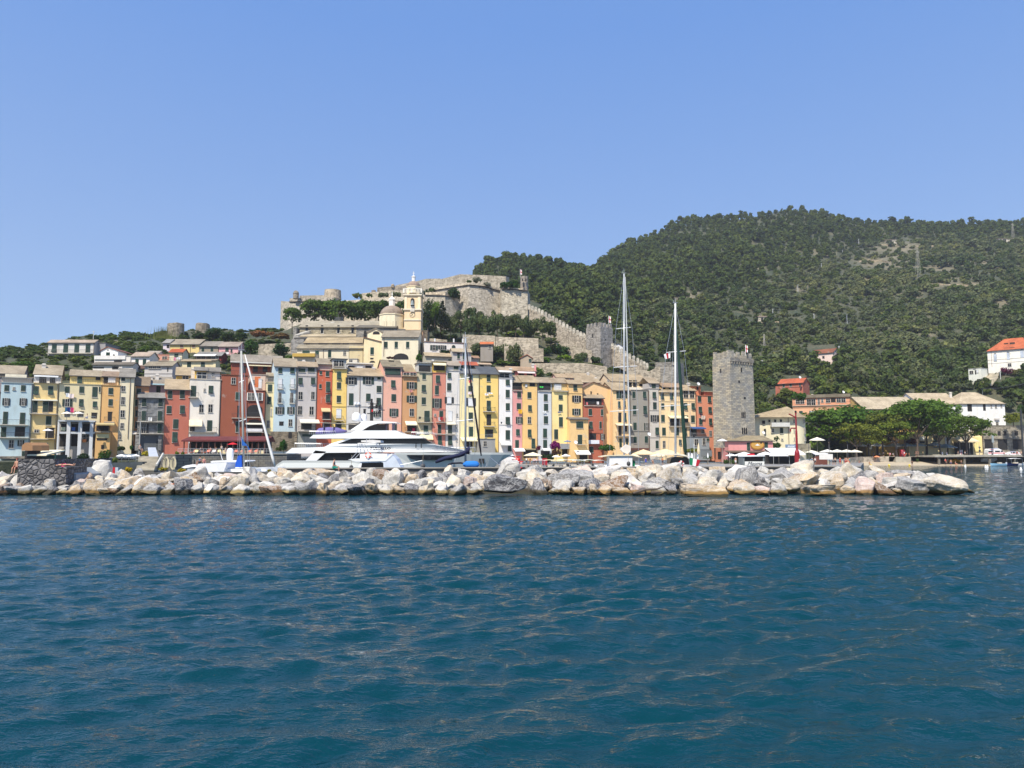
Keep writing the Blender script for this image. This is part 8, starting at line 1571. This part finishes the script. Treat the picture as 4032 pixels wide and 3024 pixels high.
for px, py, wpx, D, col, lab in [(3404, 1742, 70, 236, (236, 232, 224), 'white park canopy behind the leftmost thin pine trunks'), (3448, 1744, 60, 236, (238, 234, 226), 'white park canopy beside the closed cream parasol'), (3524, 1744, 66, 238, (236, 232, 222), 'white park canopy in front of the yellow building'), (3568, 1745, 56, 237, (150, 166, 176), 'grey-blue canopy left of the forked pine'), (3612, 1744, 56, 237, (160, 174, 182), 'grey-blue canopy behind the forked pine'), (3676, 1742, 60, 238, (150, 160, 168), 'grey-blue canopy right of the thick-trunked pine'), (3722, 1748, 70, 237, (140, 156, 166), 'long grey-blue canopy of the market stall')]: parasol(px, py, wpx, D, col, lab, 2.35, square=True)
parasol(3427, 1750, 11, 230, (226, 220, 196), 'closed cream parasol between two thin pine trunks', 2.35, True, 18); parasol(3452, 1794, 26, 221, (232, 140, 96), 'orange beach parasol leaning on the park wall', 1.0)
# red mooring bollard on the walkway
a = W(2040, 1843, 71.4); t = thing('mooring_bollard', 'bright red hydrant-like light post with side arms on the breakwater walkway', 'light post', a); s = 71.4/FX
MB().lathe((0, 0, 0), [(17*s, 0), (16*s, 3*s), (9*s, 6*s), (8*s, 12*s), (8*s, 30*s), (9*s, 33*s), (6*s, 38*s), (3*s, 39*s)], 16).obj('post', 'gloss', t, (226, 30, 22)); MB().box(-20*s, 20*s, -.06, .06, 24*s, 27*s).box(-9*s, 9*s, -.12, .12, 42*s, 46*s).box(-1.5*s, 1.5*s, -.04, .04, 38*s, 43*s).obj('arm', 'gloss', t, (214, 30, 24)); MB().box(-4*s, 4*s, -8.6*s, -7.5*s, 23*s, 27*s).obj('white_emblem', 'paint', t, (240, 240, 240))
# tall red beacon
a = Wz(3140, 1834, ZQ); D = a.y; s = D/FX; t = thing('beacon', 'tall dark red steel beacon column with side arms on the quay', 'beacon', a); zz = lambda py: (W(3130, py, D).z-ZQ)
MB().lathe((0, 0, 0), [(10*s, 0), (9.5*s, zz(1782)), (6*s, zz(1772)), (4.5*s, zz(1766)), (4.2*s, zz(1700)), (3.2*s, zz(1690)), (2.6*s, zz(1632)), (3.4*s, zz(1630)), (3.4*s, zz(1625))], 14).obj('column', 'paint', t, (140, 18, 28)); MB().tube([(0, 0, zz(1644)), (-15*s, 0, zz(1636)), (-27*s, 0, zz(1630))], .14).tube([(0, 0, zz(1686)), (-20*s, 0, zz(1686)), (-23*s, 0, zz(1690)), (-23.5*s, 0, zz(1700))], .16).obj('arm', 'paint', t, (136, 18, 28)); MB().lathe((0, 0, zz(1625)), [(3.6*s, 0), (4*s, 2*s), (4*s, 6*s), (2*s, 8*s)], 10).obj('lamp', 'glass', t)
# restaurant pavilion
rp = thing('restaurant_pavilion', 'long dark glazed restaurant pavilion with a maroon roof above the quay wall', 'pavilion', (W(880, 1770, 151).x, 151, 3.2)); og = Vector(rp.location); c = lambda u, v, D: W(*P1(u, v), D)-og
a, b = c(612, 1297, 150), c(1568, 1297, 150); a2, b2_ = c(650, 1258, 154), c(1550, 1262, 154); MB().prism([(0, a.y, a.z), (0, a.y, a.z-.25), (0, a2.y+2, a.z-.25), (0, a2.y+.2, a2.z+.1)], (b.x-a.x, 0, 0)).obj('roof', 'rooftile', rp, (118, 52, 50)); rp.children[-1].location.x = a.x
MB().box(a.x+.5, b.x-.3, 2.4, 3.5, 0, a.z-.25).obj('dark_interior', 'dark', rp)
for k in range(14): x = a.x+.4+(b.x-a.x-.8)*k/13; MB().box(x-.09, x+.09, -.7, -.5, 0, a.z-.2).obj('post', 'paint', rp, (84, 50, 40))
for k in range(13):
    if k % 3 != 1: x = a.x+.6+(b.x-a.x-.8)*k/13; MB().box(x, x+(b.x-a.x)/13-.4, 1.2, 1.25, .2, 2.1).obj('glass_pane', 'glass', rp)
flat('sun_terrace', [fr(690, 146.5), fr(1128, 148.5), fr(1128, 157), fr(690, 155)], 2.6, 3.2, 'paving')
rl = thing('terrace_railing', 'thin railing along the edge of the restaurant sun terrace', 'railing', (W(900, 1785, 146.6).x, 146.6, 3.2)); og = Vector(rl.location); x0_, x1_ = W(700, 1780, 146.6).x-og.x, W(1075, 1780, 148.2).x-og.x; m = MB()
for k in range(31): x = x0_+(x1_-x0_)*k/30; m.box(x-.02, x+.02, k*.05, k*.05+.04, 0, 1.0)
for z in (.4, .7, 1.0): m.tube([(x0_, 0, z), (x1_, 1.55, z)], .02, 4)
m.obj('rails', 'metal', rl)
m = MB(); fl = wall_run('x', [(870, 1773, 1786, 150), (1040, 1774, 1786, 151)], .3, 'paint', 0, 0, None, MB()); tag(fl.obj('cloth_screen', 'fabric', None, (232, 214, 168)), 'long cream cloth screen on the sun terrace behind the left sailing mast', 'screen')
for k, px in enumerate((760, 772, 815, 840, 862, 900, 925, 950, 975, 1000)):
    q = W(px, 1784, 148.6); t = thing('sun_lounger', ORD[k]+' sun lounger from the left on the restaurant terrace', 'sun lounger', (q.x, 148.6, 3.2), random.uniform(-.3, .3), 'sun loungers on the restaurant terrace'); MB().box(-.3, .3, -.9, .5, .28, .36).prism([(-.3, .5, .3), (-.3, 1.0, .75), (-.3, .98, .8), (-.3, .46, .38)], (.6, 0, 0)).obj('mattress', 'fabric', t, random.choice([(232, 228, 216), (236, 216, 150), (220, 120, 90)]))
    for x in (-.26, .26):
        for y in (-.8, .7): MB().box(x-.03, x+.03, y-.03, y+.03, 0, .3).obj('leg', 'paint', t, (220, 220, 220))
# wooden steps, ramp, planter and coiled ropes at the west quay
st_ = thing('wooden_steps', 'wide grey wooden steps rising from the quay behind the boulders', 'steps', W(580, 1846, 82)); og = Vector(st_.location)
for k in range(11):
    v = 1625-k*14.5; u0 = 1585-(0)+k*1.0; a = W(*UV('C1')(100+k*3.6, v), 82+k*.5)-og; b = W(*UV('C1')(305+k*5.0, v), 82+k*.5)-og
    MB().box(a.x, b.x, a.y, a.y+.62, a.z-.12, a.z).obj('tread', 'concrete', st_, (176, 168, 150)); MB().box(a.x, b.x, a.y+.05, a.y+.6, a.z-.9, a.z-.125).obj('riser', 'concrete', st_, (96, 92, 84))
a, b = W(*P1(330, 1610), 81.8)-og, W(*P1(405, 1480), 87)-og; MB().tube([a+Vector((0, 0, .3)), b+Vector((0, 0, .3))], .13, 6).obj('handrail', 'paint', st_, (206, 200, 184))
t = thing('wooden_ramp', 'steep grey plank ramp above the wooden steps', 'ramp', W(601, 1797, 90)); og = Vector(t.location); MB().add([W(*P1(u, v), D)-og for u, v, D in ((248, 1482, 90), (355, 1482, 90), (322, 1378, 97), (234, 1378, 97))]+[W(*P1(u, v), D)-og-Vector((0, 0, .15)) for u, v, D in ((248, 1482, 90), (355, 1482, 90), (322, 1378, 97), (234, 1378, 97))], [(0, 1, 2, 3), (7, 6, 5, 4), (0, 4, 5, 1), (1, 5, 6, 2), (2, 6, 7, 3), (3, 7, 4, 0)]).obj('planks', 'paint', t, (180, 184, 188))
for u, lab in ((440, 'left'), (520, 'right')):
    q = W(*P1(u, 1640), 80); t = thing('rope_coil', 'coiled cream mooring rope hanging on a post, %s of two, by the wooden steps' % lab, 'rope', q); h = W(*P1(u, 1480), 80).z-q.z; MB().tube([(0, 0.2, -1), (0, .2, h)], .14).obj('post', 'concrete', t, (190, 180, 160))
    for k in range(4): r = .16+.05*k; MB().tube([(r*math.cos(a_*.5236), -.02*k, h*.5+h*.42*math.sin(a_*.5236)) for a_ in range(13)], .045, 5).obj('loop', 'fabric', t, (206, 194, 160))
wall_ = wall_run('x', [(560, 1788, 1850, 112), (592, 1788, 1850, 112), (690, 1790, 1850, 112)], 6, 'ashlar', 0, 0, None, MB()); tag(wall_.obj('quay_block', 'ashlar', None, (112, 110, 106)), 'grey stone quay block between the wooden steps and the restaurant terrace', 'quay')
# green kiosk and cane basket shelter
gk = thing('green_kiosk', 'dark green kiosk with a cream slatted awning in front of the yellow house', 'kiosk', W(176, 1808, 118)); og = Vector(gk.location); P0 = UV('C0'); a, b = W(*P0(372, 1462), 118)-og, W(*P0(628, 1508), 118)-og
MB().box(a.x, b.x, 0, 3, -.5, a.z).obj('body', 'paint', gk, (16, 60, 54)); c1, c2 = W(*P0(372, 1458), 116.6)-og, W(*P0(395, 1412), 119)-og; MB().prism([(a.x, c1.y, c1.z), (a.x, c1.y, c1.z-.2), (a.x+.8, c2.y+1, c2.z-.1), (a.x+.8, c2.y+1, c2.z+.1)], (b.x-a.x-.6, 0, 0)).obj('awning', 'fabric', gk, (232, 222, 190))
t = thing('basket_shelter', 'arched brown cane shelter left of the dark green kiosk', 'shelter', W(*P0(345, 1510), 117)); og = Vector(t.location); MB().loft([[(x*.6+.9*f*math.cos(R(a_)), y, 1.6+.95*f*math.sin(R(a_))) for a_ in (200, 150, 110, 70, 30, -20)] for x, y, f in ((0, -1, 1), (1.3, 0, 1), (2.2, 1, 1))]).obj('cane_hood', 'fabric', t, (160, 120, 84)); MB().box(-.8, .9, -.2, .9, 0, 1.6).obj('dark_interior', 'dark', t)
# white roofs and boards on the right-hand quay
def canvas(px0, px1, yt_, yb_, D, dep, label, col=(240, 238, 236), zg=ZQ):
    a, b = W(px0, yb_, D), W(px1, yb_, D); zt = W(px0, yt_, D+dep).z; t = thing('canvas_roof', label, 'canvas roof', ((a.x+b.x)/2, D, zg)); w2 = (b.x-a.x)/2; zb_ = a.z-zg
    MB().prism([(-w2, 0, zb_), (-w2, 0, zb_-.3), (-w2, .04, zb_-.3), (-w2, dep, zt-zg-.05), (-w2, dep, zt-zg)], (2*w2, 0, 0)).obj('canvas', 'fabric', t, col)
    for x in (-w2+.1, 0, w2-.1): MB().tube([(x, .1, 0), (x, .1, zb_-.1)], .05).obj('post', 'paint', t, (170, 170, 166))
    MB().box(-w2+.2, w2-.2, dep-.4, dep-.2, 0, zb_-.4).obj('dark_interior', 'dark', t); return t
canvas(3044, 3172, 1764, 1787, 184, 6, 'wide white canvas roof behind the tall red beacon'); canvas(3778, 3856, 1722, 1737, 236, 3.5, 'beige canvas awning behind the leaning rightmost pine', (228, 208, 172), 2.35); canvas(3210, 3262, 1783, 1786, 176, 2, 'thin white roof above the brown notice kiosk')
bd = thing('blue_sign', 'blue-grey sign board with white cursive letters beside the tall red beacon', 'sign', W(3117, 1763, 182)); MB().box(-1.45, 1.3, 0, .12, 0, .78).obj('board', 'paint', bd, (112, 134, 160)); text_mesh('mooc', .75, (240, 240, 240), bd, (-.1, -.02, .36), (math.pi/2, 0, 0), shear=.3, bold=.012)
for x in (-1.1, 1.0): MB().box(x-.05, x+.05, .02, .1, -2.2, 0).obj('post', 'paint', bd, (90, 90, 90))
t = thing('notice_kiosk', 'brown wooden notice kiosk with two round white dials on the quay', 'kiosk', (W(3235, 1820, 174).x, 174, ZQ)); MB().box(-1.3, 1.3, 0, .8, 0, 1.9).obj('body', 'paint', t, (110, 64, 50)); MB().box(-1.5, 1.5, -.2, 1, 1.9, 2.0).obj('top', 'paint', t, (220, 216, 208))
for x in (-.45, .25): MB().lathe((0, 0, 0), [(.22, 0), (.22, .06)], 14).obj('dial', 'paint', t, (226, 226, 220)); t.children[-1].rotation_euler = (R(90), 0, 0); t.children[-1].location = (x, 0, 1.4)
pd = wall_run('x', [(3144, 1747, 1775, 202), (3192, 1746, 1775, 202)], 3, 'stone', 0, 0, None, MB()); tag(pd.obj('stone_podium', 'stone', None, (150, 142, 120)), 'rough stone podium at the foot of the round white house', 'podium')
for i, px in enumerate((3212, 3226, 3246, 3262, 3318)): q = Wz(px, 1828, ZQ); t = thing('stone_bollard', ORD[i]+' short pale stone bollard from the left on the quay edge', 'bollard', q, 0, 'stone bollards on the quay edge'); MB().lathe((0, 0, 0), [(.2, 0), (.19, .75), (.12, .85)], 10).obj('shaft', 'concrete', t, (196, 184, 150))
vm = thing('vending_machine', 'red and white vending machine under the pines above the beach steps', 'vending machine', W(3556, 1793, 226)); vm.location.z = 2.35; MB().box(-.6, .6, 0, .8, 0, 2.1).obj('cabinet', 'paint', vm, (170, 24, 34)); MB().box(-.45, .15, -.04, 0, .4, 1.9).obj('display', 'paint', vm, (196, 90, 96)); MB().box(.25, .5, -.04, 0, .9, 1.4).obj('panel', 'paint', vm, (230, 230, 230))
t = thing('red_board', 'narrow red board standing at the quay edge among the small boats', 'board', (W(2147, 1836, 165.8).x, 168.3, ZQ)); MB().box(-.55, .55, 0, .15, 0, 1.5).obj('panel', 'paint', t, (176, 24, 40))
for x in (-.2, .15): MB().box(x-.03, x+.03, -.02, 0, .05, 1.45).obj('stripe', 'paint', t, (120, 14, 26))
t = thing('red_box', 'small red fire box on the sea wall left of the steps', 'fire box', W(449, 1850, 79)); MB().box(-.3, .1, 0, .3, -.4, .25).obj('cabinet', 'paint', t, (190, 24, 36)); MB().box(.12, .4, 0, .3, -.4, .25).obj('grey_cabinet', 'paint', t, (180, 190, 196))
t = thing('cross_banner', 'white market banner with a red cross beside the leaning pine', 'banner', W(3785, 1785, 231)); t.location.z = 2.35; MB().box(-.4, .4, 0, .05, .3, 2.0).obj('cloth', 'fabric', t, (232, 228, 226)); MB().box(-.08, .08, -.02, 0, .3, 2.0).box(-.4, .4, -.02, 0, 1.05, 1.25).obj('red_cross', 'fabric', t, (196, 40, 50))
for sx in (-.42, .42): MB().box(sx-.02, sx+.02, .01, .05, 0, 2.1).obj('pole', 'metal', t)
def wheels(t, xs, r, y0, y1):
    for x in xs:
        for y in (y0, y1): o = MB().lathe((0, 0, 0), [(r, -.1), (r, .1)], 14).obj('wheel', 'iron', t); o.rotation_euler = (R(90), 0, 0); o.location = (x, y, r); h_ = MB().lathe((0, 0, 0), [(r*.55, -.11), (r*.55, .11)], 10).obj('rim', 'metal', o)
def vehicle(nm, label, cat, px, D, L, prof, stripe, wind, wx, hw, bar, rz=0):
    t = thing(nm, label, cat, (W(px, 1785, D).x, D, 2.36), rz); sc = L
    MB().prism([(x*sc-sc/2, -hw, z) for x, z in prof], (0, 2*hw, 0)).obj('body', 'gloss', t, (236, 236, 236)); wheels(t, [(w_-.5)*sc for w_ in wx], .33, -hw+.05, hw-.05)
    for a, b, z0, z1 in wind: MB().box(a*sc-sc/2, b*sc-sc/2, -hw-.015, hw+.015, z0, z1).obj('window', 'glass', t)
    for a, b, z0, z1 in stripe: MB().box(a*sc-sc/2, b*sc-sc/2, -hw-.01, hw+.01, z0, z1).obj('stripe', 'paint', t, (216, 60, 52))
    for a, b, z0, z1 in bar: MB().box(a*sc-sc/2, b*sc-sc/2, -.5, .5, z0, z1).obj('light_bar', 'paint', t, (60, 80, 150))
    return t
vehicle('ambulance_van', 'white ambulance van with a red stripe parked before the stone garage', 'ambulance', 3917, 234, 5.4, [(0, .35), (0, 1.2), (.04, 2.05), (.1, 2.4), (.62, 2.45), (.8, 1.95), (.93, 1.35), (1, 1.15), (1, .35)], [(.02, .97, .95, 1.2), (.1, .35, 2.05, 2.2)], [(.03, .3, 1.3, 1.75), (.4, .68, 1.35, 1.8), (.72, .86, 1.4, 1.85)], (.2, .82), 1.0, [(.45, .6, 2.4, 2.6)])
vehicle('rescue_car', 'white estate car with red markings parked right of the ambulance van', 'car', 3984, 233, 4.4, [(0, .3), (0, .85), (.2, 1.0), (.36, 1.5), (.8, 1.52), (.97, 1.0), (1, .8), (1, .3)], [(.35, .98, .8, .92), (.0, .3, .75, .8)], [(.3, .38, 1.0, 1.4), (.42, .6, 1.02, 1.42), (.63, .8, 1.02, 1.42)], (.2, .8), .88, [(.45, .6, 1.5, 1.6)])
def pole(px, yt_, yb_, label, D=None, col=(200, 200, 196), r=.1, nm='utility_pole', arm=False, cat='pole'):
    b = ground(px, yb_) if D is None else W(px, yb_, D)
    if b is None: return
    h = W(px, yt_, b.y).z-b.z; t = thing(nm, label, cat, b); MB().tube([(0, 0, -.5), (0, 0, h)], r if b.y < 300 else r*1.5).obj('shaft', 'paint', t, col)
    if arm: MB().box(-.5, .5, -.05, .05, h-.3, h-.2).obj('crossarm', 'paint', t, col)
    return t, b+Vector((0, 0, h))
tops = []
for px, a, b, lab in ((3305, 1362, 1410, 'white utility pole beside the purple bougainvillea'), (3336, 1235, 1282, 'white pole on the mid slope, right of the cable line'), (3206, 1235, 1270, 'white pole on the mid slope above the farmhouse'), (3044, 1216, 1258, 'pole by the tumbledown grey hut'), (3142, 1120, 1150, 'lower pole of the line climbing the hill'), (3192, 1075, 1102, 'second pole of the line climbing the hill'), (3235, 1036, 1066, 'third pole of the line climbing the hill'), (3318, 984, 1002, 'fourth pole of the line climbing the hill'), (3382, 940, 972, 'top pole of the line climbing the hill'), (3870, 1530, 1565, 'grey pole holding cables above the tall white house roof'), (3940, 1462, 1500, 'lamp post beside the garden stairs'), (3002, 1418, 1460, 'wooden pole right of the town tower'), (2980, 898, 924, 'thin pole on the hilltop wood'), (367, 1303, 1345, 'utility pole on the left ridge')):
    r_ = pole(px, a, b, lab, 254 if px == 367 else None, arm=True); tops.append(r_[1] if r_ else None)
def cable(a, b, label, sag=1.5, r=.035):
    pts = [a+(b-a)*t+Vector((0, 0, -sag*4*t*(1-t))) for t in [k/12 for k in range(13)]]; tag(MB().tube(pts, r, 4).obj('cable', 'iron'), label, 'cable')
for i, j, lab in ((8, 7, 'highest cable of the line climbing the hill'), (7, 6, 'second cable of the line climbing the hill'), (6, 5, 'third cable of the line climbing the hill'), (5, 4, 'fourth cable of the line climbing the hill'), (4, 3, 'lowest cable of the line climbing the hill'), (1, 2, 'cable between the two mid slope poles'), (1, 0, 'long cable down to the bougainvillea pole')):
    if tops[i] and tops[j]: cable(tops[i], tops[j], lab, 3, .07)
if tops[9]: cable(tops[9], W(4160, 1470, 200), 'thick white cable running out at the right edge above the roofs', 1.2, .09)
for px, yt_, yb_, lab in ((3617, 985, 1100, 'lattice pylon on the bare terraces'), (3010, 1316, 1375, 'lattice pylon above the town tower'), (3990, 880, 950, 'lattice pylon at the right skyline')):
    b = ground(px, yb_)
    if b is None: continue
    h = W(px, yt_, b.y).z-b.z; wd = h*.07; m = MB()
    for sx in (-1, 1):
        for sy in (-1, 1): m.tube([(sx*wd, sy*wd, -1), (sx*wd*.25, sy*wd*.25, h)], .09, 4)
    for k in range(9): z = h*k/9; f = 1-.75*k/9; g = 1-.75*(k+1)/9; m.tube([(-wd*f, -wd*f, z), (wd*g, -wd*g, h*(k+1)/9)], .05, 4).tube([(wd*f, -wd*f, z), (-wd*g, -wd*g, h*(k+1)/9)], .05, 4)
    m.box(-wd*1.1, wd*1.1, -.1, .1, h*.92, h*.94); t = thing('pylon', lab, 'pylon', b); m.obj('lattice', 'concrete', t, (170, 166, 156))
for px, yt_, yb_, D, lab in ((3267, 1740, 1822, 176, 'old street lamp in front of the cream quay canopies'), (3340, 1745, 1824, 176, 'dark lamp post behind the group of bathers'), (3187, 1745, 1832, 156, 'thin grey lamp pole right of the red beacon'), (2998, 1748, 1785, 178, 'slim lamp post in front of the oval sign'), (2734, 1722, 1806, 165, 'slender white flagpole in front of the grey-blue cafe'), (2312-352+0, 1812, 1838, 170, 'short pole of the lower white parasol stand')):
    t, tp = pole(px, yt_, yb_, lab, D, (90, 90, 92) if px != 2734 else (230, 230, 226), .06, 'street_lamp', cat='lamp post'); t.location.z = ZQ; MB().lathe((0, 0, tp.z-ZQ), [(.05, 0), (.18, .1), (.2, .35), (.06, .5)], 8).obj('lantern', 'glass', t)
t, tp = pole(3858, 1742, 1785, 'traffic sign post with a triangle and a round sign before the yellow wall', 229, (150, 150, 150), .04, 'sign_post', cat='sign'); t.location.z = 2.35; MB().prism([(-.42, -.06, 2.9), (0, -.06, 2.25), (.42, -.06, 2.9)], (0, .04, 0)).obj('triangle_sign', 'paint', t, (130, 130, 136)); MB().prism([(.34*math.cos(a*.52), -.06, 1.75+.34*math.sin(a*.52)) for a in range(12)], (0, .04, 0)).obj('round_sign', 'paint', t, (110, 112, 118))
t, tp = pole(3912, 1714, 1785, 'tall grey display column behind the ambulance van', 231, (140, 146, 148), .05, 'display_column', cat='sign'); MB().box(-.3, .3, -.1, .1, (tp.z-t.location.z)*.6, tp.z-t.location.z).obj('panel', 'paint', t, (150, 160, 162))
pole(4029, 1610, 1790, 'dark lamp post cut by the right edge of the photo', 205, (50, 52, 54), .22, 'lamp_post', cat='lamp post'); pole(547, 1660, 1800, 'tall thin grey pole in front of the grey stone house', 110, (170, 168, 160), .07, 'flagless_pole')
pole(1828, 1305, 1345, 'thin aerial on the roof of the white terrace house', 226, (120, 120, 120), .05, 'aerial', cat='aerial')
def dish(px, py, D, label): p = W(px, py, D); t = thing('satellite_dish', label, 'satellite dish', p); o = MB().lathe((0, 0, 0), [(.05, 0), (.3, .05), (.45, .14), (.47, .17), (.3, .09), (.05, .04)], 14).obj('dish', 'paint', t, (228, 228, 226)); o.rotation_euler = (R(65), 0, R(20)); MB().tube([(0, .05, -.9), (0, .05, 0)], .04).obj('bracket', 'metal', t)
for px, py, D, lab in ((2749, 1512, 205, 'white satellite dish on the cabin of the salmon house'), (2862, 1556, 204, 'white satellite dish beside the square tower'), (2842, 1692, 202, 'white satellite dish on the salmon brown facade'), (2266, 1742, 191, 'white satellite dish on the apricot lean-to house'), (2555, 1710, 197, 'small satellite dish on the plain grey house'), (3149, 1486, 260, 'satellite dish on the orange roof of the brick red hill house'), (3320, 1544, 246, 'mesh dish on the roof of the apricot hotel'), (3005, 1704, 203, 'grey satellite dish left of the round white house')): dish(px, py, D, lab)
# buoys, driftwood, stairs
for px, py, col, lab, kd in ((3501, 1833, (236, 206, 30), 'first yellow buoy off the beach', 0), (3581, 1833, (236, 200, 40), 'second yellow buoy next to the bending bather', 0), (3659, 1832, (236, 206, 30), 'third yellow buoy right of the beach steps', 0), (3430, 1834, (236, 196, 30), 'yellow float beside the playing bather', 0), (3730, 1832, (226, 90, 70), 'small red buoy near the swimmer with a dark cap', 0), (3896, 1830, (236, 90, 30), 'small orange buoy left of the light blue dinghy', 0), (3801, 1838, (238, 238, 236), 'white cone buoy below the broad-shouldered man', 1), (3881, 1841, (236, 236, 234), 'left one of a pair of white cone buoys', 1), (3888, 1841, (240, 240, 238), 'right one of a pair of white cone buoys', 1), (4020, 1851, (238, 238, 236), 'nearest white cone buoy at the right edge', 1)):
    q = Wz(px, py, 0); t = thing('buoy', lab, 'buoy', (q.x, q.y, 0)); MB().lathe((0, 0, -.15), [(.1, 0), (.26, .15), (.26, .35), (.1, .5)] if not kd else [(.25, 0), (.26, .2), (.12, .55), (.03, .75)], 12).obj('float', 'gloss', t, col, True)
a, b = W(2494, 1942, 58.9), W(2590, 1925, 58.6); m = MB().tube([a, (a+b)/2+Vector((0, -.2, .12)), b, b+Vector((.4, .1, .15))], [.09, .08, .06, .03], 8).tube([(a+b)/2+Vector((.4, -.1, -.1)), b+Vector((.3, 0, -.25))], [.14, .05], 7); tag(m.obj('driftwood', 'bark', None), 'bleached driftwood branch stuck between the waterline boulders', 'driftwood')
t = thing('garden_stairs', 'pale garden stairway climbing beside the dark magenta bougainvillea', 'stairs', W(3905, 1500, 298)); og = Vector(t.location); P7 = UV('C7'); a, b = W(*P7(1215, 635), 296)-og, W(*P7(1300, 530), 308)-og
for k in range(8): q = a+(b-a)*k/8; MB().box(q.x-2.6, q.x+1.0, q.y, q.y+2, q.z-1.6, q.z).obj('step', 'concrete', t, (196, 184, 158))
def palm(px, py, hpx, wpx, D, label):
    b = W(px, py, D); b.z = ZQ if D > 160 else b.z; h = hpx*D/FX; r = wpx*D/FX/2; t = thing('palm_plant', label, 'palm', b, random.uniform(0, 3)); MB().tube([(0, 0, 0), (0, 0, h*.6)], .14).obj('trunk', 'bark', t); m = MB()
    for k in range(16):
        a_ = k*.393+random.uniform(-.1, .1); el = random.uniform(.3, 1.0); pts = [(r*s_*math.cos(a_), r*s_*math.sin(a_), h*.6+h*.45*el*math.sin(math.pi*min(1, s_*1.0))*.9) for s_ in (0, .35, .7, 1.0)]; n_ = Vector((-math.sin(a_), math.cos(a_), 0))*.16
        m.loft([[Vector(p_)-n_*f, Vector(p_)+n_*f, Vector(p_)+n_*f+Vector((0, 0, -.03)), Vector(p_)-n_*f+Vector((0, 0, -.03))] for p_, f in zip(pts, (.5, 1, .8, .15))])
    m.obj('fronds', 'leaf', t, (70, 96, 46))
palm(2787, 1812, 36, 40, 180, 'small palm in front of the salmon house ground floor'); palm(2272, 1815, 24, 30, 176, 'left palm plant below the beige awning'); palm(2327, 1820, 24, 28, 176, 'right palm plant below the brick red house'); palm(2292, 1812, 20, 20, 180, 'middle palm plant under the beige awning')
for o in list(bpy.data.objects):
    if o.parent is None and o.get('label') and len(o['label'].split()) > 16: o['label'] = ' '.join(o['label'].replace(' of the ', ' of ').replace('beside the', 'beside').replace('in line with the', 'in line with').split()[:16])
# ------------------------------------------------------------------ air
hz = MB().box(-900, 1100, -80, 1300, -4, 330).mesh('haze', [])
hm = bpy.data.materials.new('haze_air'); hm.use_nodes = True; n_ = hm.node_tree.nodes; n_.remove(n_['Principled BSDF'])
pv = n_.new('ShaderNodeVolumePrincipled'); pv.inputs['Color'].default_value = (.95, .96, 1.0, 1); pv.inputs['Density'].default_value = 0.00016; pv.inputs['Anisotropy'].default_value = 0.2
hm.node_tree.links.new(pv.outputs[0], n_['Material Output'].inputs['Volume']); hz.materials.append(hm)
tag(mkobj('haze', hz), None, None, kind='stuff')
